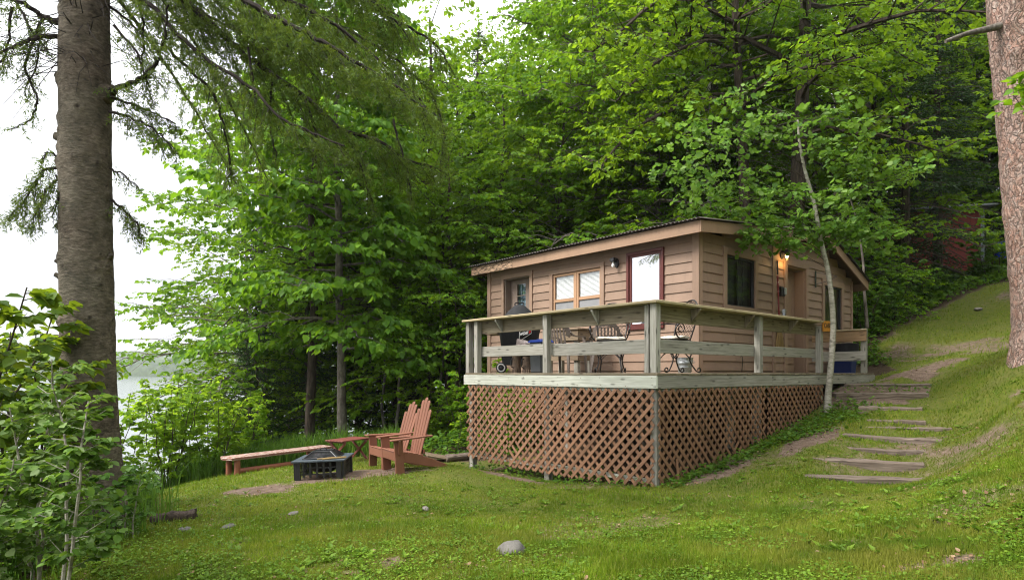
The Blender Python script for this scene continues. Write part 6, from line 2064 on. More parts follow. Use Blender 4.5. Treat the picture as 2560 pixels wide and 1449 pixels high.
p = at_Y(2166, 932, 15.6)
t = thing('sapling', 'thin grey sapling behind the cabin corner at the top of the steps', 'sapling', (p[0], p[1], H(p[0], p[1])))
cluster_tree(t, rs, [(2167, 805, 15.6), (2160, 720, 15.6), (2158, 660, 15.6), (2150, 600, 15.6), (2138, 540, 15.6), (2120, 480, 15.6)], 0.04, M_BGREY, [(a, b, 15.6 + rs.uniform(-.4, .4), 0.35, 0.16, 14) for a, b in ((2110, 490), (2150, 520), (2200, 540), (2090, 540), (2220, 575), (2140, 590), (2180, 500))], 0.07, M_LASP, T_ROUND)

# ------------------------------------------------------------------ the big spruce on the left
YS = 6.8
p = at_Y(238, 932, YS)
spr = thing('spruce_tree', 'big spruce with a knotty grey trunk and hanging boughs at the left', 'tree', (p[0], p[1], H(p[0], p[1])))
so = np.array(spr.location)
rs = np.random.RandomState(61)
# trunk: rough-surfaced column with root flare, knots and cut stubs
cen = [(238, 1330), (236, 1250), (231, 1150), (227, 1050), (222, 900), (219, 750), (216, 600), (214, 400), (213, 200), (212, 0), (210, -300), (208, -900), (206, -1800)]
rad_ = [0.40, 0.315, 0.275, 0.262, 0.256, 0.252, 0.252, 0.247, 0.242, 0.232, 0.215, 0.17, 0.06]
zc = np.array([(932 - q[1]) / 1560 * YS for q in cen])
xc = np.array([(q[0] - 1280) / 1560 * YS for q in cen])
zs = np.concatenate([np.arange(zc[0] - 0.2, 4.6, 0.03), np.arange(4.6, zc[-1], 0.4)])
nsd = 56
V = []
knots = [(rs.uniform(-3.0, 0.2), rs.uniform(-1.2, 4.0), rs.uniform(0.022, 0.045)) for _ in range(60)]
for z in zs:
    cx_, r_ = np.interp(z, zc, xc), np.interp(z, zc, rad_)
    g = np.arange(nsd) * 2 * math.pi / nsd
    b = r_ * (1 + 0.05 * (vnoise(np.cos(g) * 2 + 7, np.sin(g) * 2 + z * 1.3, 1.2) - 0.5) + 0.035 * (vnoise(g * 4, g * 0 + z * 9, 1.0) - 0.5) + 0.02 * (vnoise(g * 9, g * 0 + z * 21, 1.0) - 0.5))
    if z < -0.9:
        b = b * (1 + 0.16 * np.clip((-0.9 - z) / 0.9, 0, 1) * np.cos(g * 5 + 1) * 0.5)
    for ka, kz, ks in knots:
        dd = ((np.angle(np.exp(1j * (g - ka))) * r_) ** 2 + (z - kz) ** 2) / (ks * ks)
        b = b + 0.75 * ks * np.exp(-dd) - 0.9 * ks * np.exp(-dd * 7)
    V.append(np.stack([cx_ + b * np.cos(g), YS + b * np.sin(g), np.full(nsd, z)], 1))
k = len(zs)
V = np.concatenate(V) - so
KN = np.zeros(len(V))
for ka, kz, ks in knots:
    gg = np.tile(np.arange(nsd) * 2 * math.pi / nsd, k)
    dd = ((np.angle(np.exp(1j * (gg - ka))) * 0.25) ** 2 + (V[:, 2] + so[2] - kz) ** 2) / (ks * ks)
    KN = np.maximum(KN, np.exp(-dd * 2.2))
I = np.arange(k * nsd).reshape(k, nsd)
F = np.stack([I[:-1], np.roll(I[:-1], -1, 1), np.roll(I[1:], -1, 1), I[1:]], -1).reshape(-1, 4)
tk = npmesh('trunk', V, F, M_BSPR, spr, smooth=True)
at = tk.data.attributes.new('knot', 'FLOAT', 'POINT')
at.data.foreach_set('value', KN.astype(np.float32))
for px, py, ln, r_ in ((158, 345, 0.075, 0.045), (152, 192, 0.045, 0.03), (152, 690, 0.05, 0.025), (150, 655, 0.04, 0.02), (150, 565, 0.03, 0.03), (276, 640, 0.03, 0.02), (275, 228, 0.06, 0.05)):
    q = at_Y(px, py, YS) - so
    sgn = -1 if px < 213 else 1
    m = MB()
    m.tube([tuple(q + np.array([-sgn * 0.10, 0, -0.03])), tuple(q + np.array([-sgn * 0.02, 0, -0.02])), tuple(q + np.array([sgn * ln * 0.45, -0.01, 0.004])), tuple(q + np.array([sgn * ln, -0.02, 0.016]))], [r_ * 2.6, r_ * 2.0, r_ * 1.15, r_ * 0.95], 12)
    fin(m, 'branch_stub', M_BSPR, spr, local=True, smooth=True)
BOUGHS = [  # points (image x, image y, distance), thickness, sub-branch length, how thickly clothed
    ([(262, 232, 6.8), (339, 203, 6.6), (390, 160, 6.5), (412, 100, 6.4), (418, 10, 6.3)], 0.026, 0.34, 1.1),
    ([(240, -60, 6.75), (380, 13, 6.6), (437, 80, 6.5), (526, 155, 6.4), (627, 216, 6.3), (685, 283, 6.2), (777, 331, 6.1), (860, 365, 6.0)], 0.024, 0.52, 1.0),
    ([(260, -140, 6.8), (480, 20, 6.8), (580, 110, 6.9), (667, 177, 7.0), (777, 254, 7.1), (861, 327, 7.2), (950, 353, 7.3), (1010, 397, 7.4), (1090, 420, 7.5)], 0.036, 0.60, 1.35),
    ([(300, -260, 6.9), (700, -80, 7.2), (905, 0, 7.4), (990, 53, 7.5), (1087, 110, 7.6), (1130, 180, 7.7)], 0.026, 0.5, 0.9),
    ([(406, 105, 6.5), (468, 168, 6.6), (530, 230, 6.6), (552, 291, 6.6), (574, 397, 6.6), (572, 455, 6.6)], 0.016, 0.36, 0.9),
    ([(300, -120, 6.6), (560, -20, 6.3), (720, 60, 6.1), (850, 130, 6.0), (980, 210, 6.0), (1060, 270, 6.0)], 0.03, 0.56, 1.35),
    ([(280, -180, 7.0), (600, -60, 7.3), (800, 40, 7.6), (950, 120, 7.8), (1080, 230, 8.0)], 0.028, 0.6, 1.2),
    ([(250, -60, 6.9), (480, -20, 7.1), (620, 60, 7.3), (760, 130, 7.5), (900, 190, 7.7)], 0.025, 0.6, 1.2),
    ([(861, 327, 7.2), (900, 410, 7.25), (930, 500, 7.3)], 0.012, 0.30, 1.1),
    ([(980, 300, 7.4), (1010, 400, 7.4), (1030, 500, 7.4)], 0.011, 0.30, 1.1),
    ([(760, 240, 7.1), (792, 340, 7.0), (802, 430, 7.0)], 0.011, 0.26, 0.9),
    ([(680, 190, 7.0), (676, 300, 6.9), (690, 400, 6.9)], 0.010, 0.24, 0.8),
    ([(620, 120, 6.4), (640, 260, 6.4), (636, 350, 6.4)], 0.010, 0.22, 0.7),
    ([(1080, 230, 8.0), (1110, 330, 8.0), (1100, 430, 8.0)], 0.012, 0.35, 1.0),
    ([(165, 62, 6.75), (110, 42, 6.7), (60, 10, 6.6), (-40, -30, 6.5)], 0.034, 0.40, 0.95),
    ([(165, 92, 6.75), (90, 95, 6.6), (40, 112, 6.5), (-40, 160, 6.4)], 0.026, 0.36, 0.95),
    ([(110, 42, 6.7), (66, 165, 6.7), (90, 245, 6.7), (84, 292, 6.7), (30, 322, 6.7)], 0.013, 0.2, 0.6),
    ([(30, 20, 6.6), (20, 110, 6.6), (-10, 190, 6.6)], 0.012, 0.25, 0.8),
    ([(155, 420, 6.7), (110, 428, 6.7), (62, 500, 6.7), (25, 540, 6.7)], 0.013, 0.27, 2.6),
    ([(155, 440, 6.7), (120, 470, 6.65), (95, 520, 6.6), (80, 560, 6.6)], 0.010, 0.24, 2.4),
    ([(155, 398, 6.8), (122, 380, 6.75), (104, 398, 6.7)], 0.009, 0.16, 1.6),
    ([(270, 276, 6.7), (330, 295, 6.65), (385, 325, 6.6), (430, 365, 6.6)], 0.014, 0.30, 2.0),
    ([(270, 240, 6.7), (340, 265, 6.75), (400, 290, 6.8), (440, 310, 6.8)], 0.012, 0.30, 1.9),
    ([(275, 420, 6.8), (310, 440, 6.75), (345, 468, 6.7)], 0.008, 0.16, 1.0),
    ([(277, 500, 6.8), (310, 525, 6.75), (340, 555, 6.7), (350, 585, 6.7)], 0.010, 0.22, 2.6),
    ([(280, 60, 6.7), (340, 130, 6.6), (370, 210, 6.6)], 0.012, 0.24, 0.9),
    ([(275, 20, 6.9), (330, 60, 7.0), (380, 130, 7.1)], 0.012, 0.24, 0.9),
    ([(560, -60, 6.6), (760, 20, 6.8), (900, 110, 6.9), (1000, 200, 7.0), (1100, 300, 7.0)], 0.022, 0.55, 0.8),
    ([(500, -60, 7.2), (640, 20, 7.2), (720, 120, 7.2), (800, 200, 7.3)], 0.022, 0.5, 0.8),
    ([(420, -40, 6.9), (520, 40, 6.9), (600, 80, 7.0), (690, 140, 7.0)], 0.02, 0.5, 1.2),
    ([(850, -60, 7.2), (960, 30, 7.3), (1020, 90, 7.4)], 0.016, 0.45, 0.8),
    ([(330, -60, 6.9), (360, 60, 6.8), (355, 160, 6.8), (380, 250, 6.8)], 0.013, 0.3, 0.9),
    ([(30, -20, 6.9), (70, 60, 6.9), (100, 120, 6.8), (60, 240, 6.8)], 0.013, 0.28, 1.0),
    ([(140, 440, 6.75), (150, 480, 6.6), (130, 540, 6.6)], 0.008, 0.18, 1.2),
]
BOUGHS += [([(-4.5, 7.0, 4.9), (-4.4, 8.5, 4.6), (-4.3, 9.8, 4.0), (-4.25, 10.9, 3.35)], 0.026, 0.45, 1.0), ([(-4.6, 7.1, 4.4), (-4.8, 8.6, 4.3), (-4.9, 10.0, 3.9), (-4.95, 11.2, 3.4)], 0.022, 0.4, 0.8)]
# boughs above the picture, which close the tree's crown
for i in range(42):
    z0 = 4.8 + i * 0.2
    az = rs.uniform(0, 6.28)
    Ln = 3.4 * (1 - (z0 - 4.8) / 11) * rs.uniform(0.7, 1.1)
    s = np.linspace(0, 1, 5)
    P = np.array([so[0], YS, z0]) + dirv(az, 0) * (0.1 + s * Ln)[:, None] + np.array([0, 0, 1.0]) * (Ln * (0.12 * s - 0.5 * s ** 1.6))[:, None]
    BOUGHS.append(([tuple(q) for q in P], 0.028, 0.5, 0.5))
tubes, Ps, Ds = [], [], []
for pts, r_, sub, den in BOUGHS:
    world_pts = len(pts[0]) == 3 and abs(pts[0][0]) < 20
    P = curve([(np.array(q) if world_pts else at_Y(*q)) - so for q in pts], 6)
    P = [np.array(q) for q in P]
    n = len(P)
    cum = np.concatenate([[0], np.cumsum([np.linalg.norm(P[i + 1] - P[i]) for i in range(n - 1)])])
    Ltot = cum[-1]
    PA = np.array(P)
    P = [q + rs.normal(0, 0.008, 3) for q in P]
    tubes.append(([tuple(q) for q in P], [r_ * (1 - 0.8 * i / n) + 0.003 for i in range(n)], 7))
    nb = int(Ltot / 0.056 * den)
    for j in range(nb):
        u = (0.06 + 0.94 * (j + rs.rand()) / nb) * Ltot
        q0 = np.array([np.interp(u, cum, PA[:, k]) for k in range(3)])
        q1 = np.array([np.interp(min(Ltot, u + 0.1), cum, PA[:, k]) for k in range(3)])
        al = q1 - q0
        al = al / max(np.linalg.norm(al), 1e-6) if np.linalg.norm(al) > 1e-6 else np.array([1, 0, 0.])
        sd_ = np.cross(al, [0, 0, 1.0])
        sd_ = sd_ / max(np.linalg.norm(sd_), 1e-6)
        d = al * rs.uniform(0.25, 0.9) + sd_ * (1 if j % 2 else -1) * rs.uniform(0.2, 0.8) + np.array([0, 0, -1.0]) * rs.uniform(0.1, 0.75)
        d /= np.linalg.norm(d)
        L2 = sub * rs.uniform(0.45, 1.15) * (0.55 + 0.6 * math.sin(math.pi * min(1, u / Ltot)))
        e1 = q0 + d * L2 * 0.5
        e2 = q0 + d * L2 + np.array([0, 0, -0.10 * L2])
        tubes.append(([tuple(q0), tuple(e1), tuple(e2)], [0.0045, 0.003, 0.0015], 3))
        ntw_ = max(3, int(L2 / 0.040))
        for k in range(ntw_):
            w_ = 0.15 + 0.85 * (k + rs.rand()) / ntw_
            s0 = q0 + d * L2 * w_ + np.array([0, 0, -0.10 * L2 * w_ * w_])
            d3 = d * rs.uniform(0.4, 0.9) + rs.normal(0, 0.5, 3)
            d3[2] -= 0.15
            d3 /= np.linalg.norm(d3)
            L3 = rs.uniform(0.05, 0.15) * (0.6 + sub)
            nn = max(3, int(L3 / 0.016))
            v = np.linspace(0, 1, nn)[:, None]
            Ps.append(s0 + d3 * L3 * v)
            Ds.append(np.tile(d3 * 0.7, (nn, 1)) + rs.normal(0, 0.6, (nn, 3)))
for i in range(70):      # dead twigs round the trunk under the crown
    z0 = rs.uniform(3.2, 4.4)
    az = rs.uniform(-3.0, 0.3)
    q0 = np.array([np.interp(z0, zc, xc), YS, z0]) - so + dirv(az, 0) * 0.22
    d = dirv(az + rs.uniform(-0.5, 0.5), rs.uniform(-0.9, 0.3))
    L2 = rs.uniform(0.25, 0.8)
    e = q0 + d * L2 * 0.55 + rs.normal(0, 0.03, 3)
    tubes.append(([tuple(q0), tuple(e), tuple(q0 + d * L2 + np.array([0, 0, -0.2 * L2]))], [0.006, 0.004, 0.002], 3))
fin(wood(tubes), 'bough', M_BDEAD, spr, local=True, smooth=True)
Pt, D = np.concatenate(Ps), np.concatenate(Ds)
tm = (np.array([(0, -0.1, 0), (-0.11, 0.4, 0.02), (0, 1, -0.04), (0.11, 0.4, 0.02)]), np.array([[0, 1, 2], [0, 2, 3]]))
Pt, D = np.repeat(Pt, 3, 0) + rs.normal(0, 0.007, (3 * len(Pt), 3)), np.repeat(D, 3, 0) + rs.normal(0, 0.4, (3 * len(D), 3))
V, F = leaf_arrays(rs, Pt, D, 0.038, tm, 0.9)
npmesh('needles', V, F, M_NEED, spr)
print('spruce needles', len(Pt))

# ------------------------------------------------------------------ the red pine on the right
YP = 10.5
p = at_Y(2608, 932, YP)
pin = thing('pine_tree', 'red pine with plated pinkish bark at the right edge', 'tree', (p[0], p[1], H(p[0], p[1])))
po = np.array(pin.location)
cen = [(2612, 960), (2608, 890), (2602, 830), (2594, 700), (2580, 500), (2561, 300), (2533, 0), (2510, -250), (2480, -600), (2450, -1100), (2430, -1700)]
rad_ = [0.54, 0.46, 0.395, 0.38, 0.395, 0.385, 0.37, 0.35, 0.31, 0.22, 0.06]
zc = np.array([(932 - q[1]) / 1560 * YP for q in cen])
xc = np.array([(q[0] - 1280) / 1560 * YP for q in cen])
zs = np.concatenate([np.arange(zc[0] - 0.2, 6.7, 0.04), np.arange(6.7, zc[-1], 0.4)])
V = []
for z in zs:
    cx_, r_ = np.interp(z, zc, xc), np.interp(z, zc, rad_)
    g = np.arange(nsd) * 2 * math.pi / nsd
    b = r_ * (1 + 0.05 * (vnoise(np.cos(g) * 2 + 3, np.sin(g) * 2 + z * 0.8, 1.6) - 0.5) + 0.09 * (vnoise(g * 3.8 + z * 0.4, g * 0 + z * 3.4, 1.0) - 0.5) + 0.05 * (vnoise(g * 8, g * 0 + z * 9, 1.0) - 0.5))
    for kz, ka in ((5.75, -2.45), (5.25, -2.35)):
        dd = ((np.angle(np.exp(1j * (g - ka))) * r_) ** 2 + (z - kz) ** 2) / 0.005
        b = b + 0.045 * np.exp(-dd) - 0.04 * np.exp(-dd * 9)
    V.append(np.stack([cx_ + b * np.cos(g), YP + b * np.sin(g), np.full(nsd, z)], 1))
k = len(zs)
V = np.concatenate(V) - po
I = np.arange(k * nsd).reshape(k, nsd)
F = np.stack([I[:-1], np.roll(I[:-1], -1, 1), np.roll(I[1:], -1, 1), I[1:]], -1).reshape(-1, 4)
npmesh('trunk', V, F, M_PINE, pin, smooth=True)
m = MB()
m.tube(curve([at_Y(2500, 66, 10.4) - po, at_Y(2465, 74, 10.35) - po, at_Y(2420, 84, 10.25) - po, at_Y(2364, 104, 10.15) - po], 5), [0.062 - 0.0022 * i for i in range(16)], 9)
fin(m, 'dead_branch', M_BGREY, pin, local=True, smooth=True)
Ps, Ds, tubes = [], [], []
for i in range(46):
    z0 = 8.5 + i * 0.18
    az = rs.uniform(0, 6.28)
    Ln = 3.6 * (1 - (z0 - 8.5) / 10) * rs.uniform(0.6, 1.1) + 0.3
    b0_ = np.array([np.interp(z0, zc, xc), YP, z0]) - po
    e = b0_ + dirv(az, 0.15) * Ln
    tubes.append(([tuple(b0_), tuple(e)], [0.04, 0.01], 4))
    for k in range(16):
        c = b0_ + (e - b0_) * rs.uniform(0.35, 1.05) + rs.normal(0, 0.3, 3)
        Ps.append(np.tile(c, (22, 1)) + rs.normal(0, 0.06, (22, 3)))
        Ds.append(rs.normal(0, 1, (22, 3)))
fin(wood(tubes), 'bough', M_BDARK, pin, local=True, smooth=True)
V, F = leaf_arrays(rs, np.concatenate(Ps), np.concatenate(Ds), 0.15, (tm[0] * np.array([0.5, 1, 1]), tm[1]), 0.9)
npmesh('needles', V, F, M_NEED, pin)
p = at_Y(2720, 932, 6.6)
t = thing('maple_sapling', 'maple whose leafy twig hangs in front of the pine trunk at the right edge', 'tree', (p[0], p[1], H(p[0], p[1])))
cluster_tree(t, rs, [(2720, 1050, 6.6), (2715, 700, 6.6), (2705, 400, 6.6), (2700, 120, 6.6)], 0.05, M_BGREY, [(a, b, 6.5, 0.12, 0.10, n_) for a, b, n_ in ((2545, 205, 4), (2535, 240, 4), (2560, 270, 4), (2600, 220, 12), (2660, 260, 16), (2640, 330, 14), (2690, 150, 16), (2580, 190, 8))], 0.085, M_LMAP, T_OVATE, per=4, twl=0.16)

# ------------------------------------------------------------------ shrubs, saplings and shore growth
shrub('aspen_sapling', 'young aspen with round leaves and a pale stem at the bottom left corner', 'sapling', -3.02, 4.25, 71, 2, 1.70, 0.2, 0.054, M_LSAP, M_BASP, per=9, tmpl=T_DISC, r0=0.014, base=0.03, lo=0.25, nb=28, tw=0.34, group='saplings at the left')
shrub('aspen_sapling', 'leafier young aspen crowding the spruce trunk from the left', 'sapling', -3.62, 4.75, 72, 3, 1.85, 0.36, 0.056, M_LSAP, M_BASP, per=8, tmpl=T_DISC, r0=0.013, base=0.05, lo=0.2, nb=22, tw=0.38, group='saplings at the left')
shrub('aspen_sapling', 'low young aspen at the left edge with its leaves near the ground', 'sapling', -3.70, 4.3, 73, 3, 1.2, 0.35, 0.060, M_LSAP, M_BASP, per=6, tmpl=T_DISC, r0=0.011, base=0.05, lo=0.15, nb=20, tw=0.5, group='saplings at the left')
shrub('aspen_sapling', 'small leafy shoot at the foot of the spruce trunk', 'sapling', -3.85, 6.2, 74, 3, 0.8, 0.3, 0.06, M_LSAP, M_BASP, per=5, tmpl=T_DISC, r0=0.008, base=0.1, lo=0.2, nb=12, tw=0.5, group='saplings at the left')
shrub('chokecherry_bush', 'tall dark leafy bush at the left edge against the sky', 'bush', -5.25, 6.1, 75, 8, 2.65, 0.85, 0.115, M_LDARK, M_BDARK, per=6, r0=0.018, base=0.3, lo=0.2, nb=22, tw=0.30, group='bushes at the left edge')
shrub('chokecherry_bush', 'dark leafy bush behind the saplings, left of the spruce', 'bush', -5.9, 7.6, 76, 8, 2.5, 1.0, 0.11, M_LDARK, M_BDARK, per=6, r0=0.018, base=0.3, lo=0.15, nb=22, tw=0.30, group='bushes at the left edge')
shrub('chokecherry_bush', 'bush whose topmost twig stands highest at the left edge', 'bush', -4.75, 5.2, 79, 2, 2.9, 0.22, 0.11, M_LDARK, M_BDARK, per=6, r0=0.014, base=0.1, lo=0.55, nb=8, tw=0.22, group='bushes at the left edge', lean=(0.05, 0))
for i, (x, y, h, lab) in enumerate([(-7.3, 13.2, 2.55, 'yellow-green shore shrub nearest the spruce trunk, in front of the lake'), (-6.75, 13.7, 2.3, 'yellow-green shore shrub in the middle of the row by the lake'), (-6.5, 14.9, 2.0, 'yellow-green shore shrub nearest the bench, by the lake'), (-8.2, 12.4, 2.3, 'yellow-green shore shrub showing left of the spruce trunk')]):
    shrub('shore_shrub', lab, 'shrub', x, y, 80 + i, 9, h, 0.75, 0.10, M_LLAKE, M_BDARK, per=6, r0=0.013, base=0.35, lo=0.2, nb=15, tw=0.32, group='shore shrubs')
shrub('planted_sapling', 'spindly sapling behind the short log beside the lattice', 'sapling', -1.1, 12.75, 90, 1, 1.25, 0.05, 0.05, M_LLAKE, M_BDARK, per=5, r0=0.009, base=0.02, lo=0.3, nb=14, tw=0.4)
m = MB()
q = Vector((-2.42, 4.12, H(-2.42, 4.12)))
m.tube([tuple(q - Vector((0, 0, 0.05))), tuple(q + Vector((0.01, 0, 0.10))), tuple(q + Vector((-0.005, 0.01, 0.2)))], [0.016, 0.013, 0.009], 8)
m.tube([tuple(q + Vector((0.008, 0, 0.09))), tuple(q + Vector((0.035, 0.0, 0.15)))], [0.008, 0.004], 6)
tag(fin(m, 'dead_stub', M_BENCHL, None, smooth=True), 'short broken reddish stub of a sapling at the bottom left', 'stub')
for i, (x, y, h) in enumerate([(-0.2, 13.6, 1.7), (-1.0, 14.6, 1.8), (0.6, 14.4, 2.2), (-2.0, 15.2, 1.5), (1.3, 15.6, 2.6), (-0.1, 16.4, 2.4)]):
    shrub('understorey_bush', 'mid green bush in the understorey left of the deck', 'bush', x, y, 95 + i, 8, h, 0.7, 0.09, M_LMAP, M_BDARK, per=6, r0=0.012, base=0.3, lo=0.1, nb=14, tw=0.35, group='understorey bushes left of the deck')
for i, (px, Y, h) in enumerate([(2160, 17.5, 1.5), (2215, 18.5, 1.7), (2310, 19.5, 0.9), (2410, 21.0, 0.8), (2480, 20.5, 1.5), (2535, 21.5, 1.9), (2200, 20.5, 2.2), (2300, 22.4, 0.8)]):
    x = (px - 1280) / 1560 * Y
    shrub('understorey_bush', 'dark green bush on the bank below the red shed', 'bush', x, Y, 105 + i, 8, h, 0.8, 0.10, M_LCOV, M_BDARK, per=6, r0=0.012, base=0.4, lo=0.05, nb=14, tw=0.35, group='understorey bushes below the shed')

# ------------------------------------------------------------------ ground growth: lawn, clover, ground cover, tall grass
rs = np.random.RandomState(200)
def sample_view(n, y0, y1, lim=1.02):
    Y = 1 / rs.uniform(1 / y1, 1 / y0, n)
    return rs.uniform(-lim, lim, n) * Y, Y
def blades(x, y, h, wdt, mat, name, lab, tilt=0.55, seg=1):
    n = len(x)
    z = HN(x, y)
    az = rs.uniform(0, 6.28, n)
    tl = np.abs(rs.normal(0, tilt, n))
    az2 = rs.uniform(0, 6.28, n)
    sx, sy = np.cos(az) * wdt, np.sin(az) * wdt
    dx, dy, dz = np.sin(tl) * np.cos(az2) * h, np.sin(tl) * np.sin(az2) * h, np.cos(tl) * h
    if seg == 1:
        V = np.stack([np.stack([x - sx, y - sy, z - 0.005], 1), np.stack([x + sx, y + sy, z - 0.005], 1), np.stack([x + dx, y + dy, z + dz], 1)], 1)
        F = np.arange(3 * n).reshape(n, 3)
    else:
        m1x, m1y, m1z = x + dx * 0.35, y + dy * 0.35, z + h * 0.55
        V = np.stack([np.stack([x - sx, y - sy, z - 0.02], 1), np.stack([x + sx, y + sy, z - 0.02], 1), np.stack([m1x + sx * .8, m1y + sy * .8, m1z], 1), np.stack([m1x - sx * .8, m1y - sy * .8, m1z], 1), np.stack([x + dx * 1.3, y + dy * 1.3, z + dz * 0.92], 1)], 1)
        b = np.arange(n) * 5
        F = [np.stack([b, b + 1, b + 2, b + 3], 1), np.stack([b + 3, b + 2, b + 4], 1)]
    o = npmesh(name, V.reshape(-1, 3), F, mat)
    return tag(o, lab, name.replace('_', ' '), kind='stuff')
def turf_ok(x, y, thr=0.5):
    ok = inpoly(x, y, LAWN) & ~inpoly(x, y, DECKPOLY)
    for sp in STEPPOLY:
        ok &= ~inpoly(x, y, sp)
    d = dirtmask(x, y)
    return ok & (rs.rand(len(x)) > np.clip(d * 1.25, 0, 0.985))
x, y = sample_view(620000, 2.9, 20.0)
k = turf_ok(x, y)
x, y = x[k], y[k]
patch = vnoise(x, y, 0.8) * 0.6 + vnoise(x, y, 2.6) * 0.4
h = (0.014 + 0.085 * patch ** 1.7 * rs.uniform(0.35, 1.5, len(x))) * (1 + 0.03 * np.maximum(y - 6, 0))
blades(x, y, h, 0.0022 + 0.00042 * y, M_GRASS, 'lawn_grass', 'short mown lawn grass around the cabin', 0.7)
print('blades', len(x))
def leaves_stuff(x, y, hmin, hmax, size, mat, name, lab, tmpl, flat=0.35):
    n = len(x)
    z = HN(x, y) + rs.uniform(hmin, hmax, n)
    D = np.stack([rs.normal(0, 1, n), rs.normal(0, 1, n), rs.normal(0, 0.25, n)], 1)
    V, F = leaf_arrays(rs, np.stack([x, y, z], 1), D, size, tmpl, flat)
    o = npmesh(name, V, F, mat)
    return tag(o, lab, name.replace('_', ' '), kind='stuff')
x, y = sample_view(150000, 2.9, 15.0)
k = turf_ok(x, y) & (vnoise(x + 11, y + 5, 1.1) * 0.55 + vnoise(x, y + 9, 3.3) * 0.45 > 0.515)
leaves_stuff(x[k], y[k], 0.008, 0.045, 0.021, M_CLOV, 'clover', 'patches of clover and small weeds in the lawn', T_ROUND, 0.4)
x, y = sample_view(22000, 2.9, 17.0)
k = inpoly(x, y, LAWN) & ~inpoly(x, y, DECKPOLY) & (rs.rand(len(x)) < 0.07 + 0.65 * dirtmask(x, y))
leaves_stuff(x[k], y[k], 0.006, 0.022, 0.036, M_LITT, 'leaf_litter', 'scattered brown fallen leaves on the lawn and bare earth', T_OVATE, 0.25)
# dandelion-like broad weeds in the turf: tufts of long leaves
x, y = sample_view(2000, 2.9, 10.0)
k = turf_ok(x, y) & (vnoise(x, y, 0.6) > 0.45)
x, y = np.repeat(x[k], 7), np.repeat(y[k], 7)
n = len(x)
az = rs.uniform(0, 6.28, n)
V, F = leaf_arrays(rs, np.stack([x, y, HN(x, y) + 0.008], 1), np.stack([np.cos(az), np.sin(az), rs.uniform(0.25, 0.9, n)], 1), 0.07, T_NARROW, 0.3)
tag(npmesh('lawn_weeds', V, F, M_CLOV), 'broad-leaved weed tufts dotted over the lawn', 'weeds', kind='stuff')
def poly_points(poly, n):
    a = np.array(poly)
    x, y = rs.uniform(a[:, 0].min(), a[:, 0].max(), n * 3), rs.uniform(a[:, 1].min(), a[:, 1].max(), n * 3)
    k = inpoly(x, y, poly)
    return x[k][:n], y[k][:n]
BANK = [(-6.3, 14.4), (-4.2, 14.7), (-2.5, 13.9), (-1.6, 12.8), (-0.5, 12.8), (0.6, 12.9), (1.5, 17), (2, 22), (-8, 22)]
HILL = [(8.9, 14.6), (9.7, 16.6), (12, 18.3), (15, 19.6), (17.5, 19.2), (24, 26), (12, 27), (6, 20)]
xa, ya = poly_points(BANK, 21000)
xb, yb = poly_points(HILL, 26000)
xc_, yc_ = poly_points([(-7.2, 4), (-3.7, 3.0), (-4.0, 6.6), (-4.7, 8.2), (-6.3, 11), (-9, 12)], 16000)
x, y = np.concatenate([xa, xb, xc_]), np.concatenate([ya, yb, yc_])
hm = 0.05 + 0.5 * vnoise(x, y, 1.4) ** 1.5
z = HN(x, y) + hm * rs.uniform(0.1, 1.0, len(x))
D = np.stack([rs.normal(0, 1, len(x)), rs.normal(0, 1, len(x)), rs.normal(-0.1, 0.3, len(x))], 1)
V, F = leaf_arrays(rs, np.stack([x, y, z], 1), D, 0.10, T_OVATE, 0.4)
tag(npmesh('ground_cover', V, F, M_LCOV), 'low leafy ground cover on the banks under the trees', 'ground cover', kind='stuff')
xa, ya = poly_points([(-7.6, 12.9), (-6.5, 12.9), (-6.0, 13.7), (-4.3, 14.8), (-2.6, 13.7), (-2.4, 14.6), (-4.5, 15.6), (-7.4, 15.5)], 6500)
xb, yb = poly_points([(-5.6, 4.2), (-3.5, 3.2), (-3.55, 5.6), (-4.0, 7.6), (-5.6, 8.6)], 1000)
x, y = np.concatenate([xa, xb]), np.concatenate([ya, yb])
blades(x, y, rs.uniform(0.3, 0.85, len(x)) * (0.5 + 0.8 * vnoise(x, y, 1.2)), 0.0035 + 0.0005 * y, M_TALL, 'tall_grass', 'uncut tall grass along the shore side of the lawn', 0.35, seg=2)
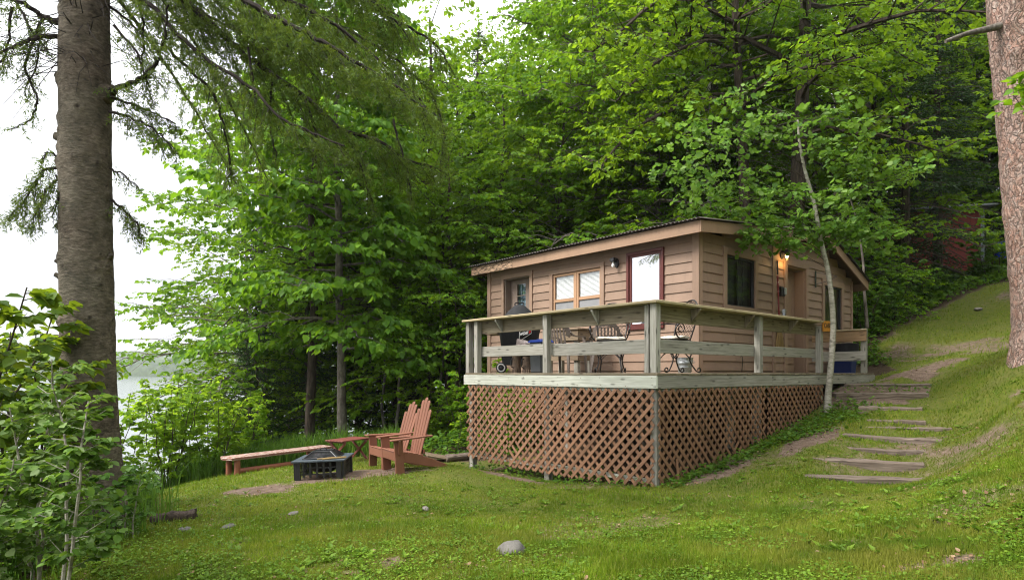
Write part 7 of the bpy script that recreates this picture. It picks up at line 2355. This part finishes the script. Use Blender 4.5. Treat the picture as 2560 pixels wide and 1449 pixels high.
# weeds along the foot of the lattice and beside the steps
x, y = [], []
for a0, b0, a1, b1, n, sp in ((-0.12, 0.0, -0.12, 4.0, 300, 0.10), (0.1, -0.15, 3.0, -0.3, 900, 0.16), (3.0, -0.3, 5.2, -0.5, 1600, 0.35), (0.4, 1.0, 0.4, 3.6, 500, 0.3)):
    u = rs.rand(n)
    for q in u:
        p = dk(a0 + (a1 - a0) * q + rs.normal(0, sp * 0.6), b0 + (b1 - b0) * q + rs.normal(0, sp * 0.6))
        x.append(p.x)
        y.append(p.y)
x, y = np.array(x), np.array(y)
n = len(x)
z = HN(x, y) + rs.uniform(0.01, 0.16, n) * rs.rand(n)
ux = rs.rand(150)
uv_ = rs.rand(150)
q = (np.array(A_)[None] * (1 - ux[:, None]) + np.array(B_)[None] * ux[:, None]) * (1 - uv_[:, None]) + (np.array(D_)[None] * (1 - ux[:, None]) + np.array(C_)[None] * ux[:, None]) * uv_[:, None]
x, y, z, n = np.concatenate([x, q[:, 0]]), np.concatenate([y, q[:, 1]]), np.concatenate([z, -0.385 + uv_ * 0.125 + rs.uniform(0.0, 0.05, 150)]), n + 150
V, F = leaf_arrays(rs, np.stack([x, y, z], 1), np.stack([rs.normal(0, 1, n), rs.normal(0, 1, n), rs.uniform(-0.2, 0.5, n)], 1), 0.055, T_OVATE, 0.4)
tag(npmesh('edge_weeds', V, F, M_LCOV), 'leafy weeds growing along the foot of the lattice', 'weeds', kind='stuff')

# ------------------------------------------------------------------ moist air over the lake
m = MB()
m.box((-1850, -350, -12), (650, 1000, 75))
hz = fin(m, 'haze', bpy.data.materials.new('lake_haze'), None)
hm = hz.data.materials[0]
hm.use_nodes = True
hm.node_tree.nodes.clear()
vo = hm.node_tree.nodes.new('ShaderNodeVolumePrincipled')
vo.inputs['Color'].default_value = (0.82, 0.88, 0.92, 1)
vo.inputs['Density'].default_value = 0.00028
vo.inputs['Anisotropy'].default_value = 0.2
ho = hm.node_tree.nodes.new('ShaderNodeOutputMaterial')
hm.node_tree.links.new(vo.outputs[0], ho.inputs['Volume'])
tag(hz, 'pale moist air over the lake', 'haze', kind='stuff')
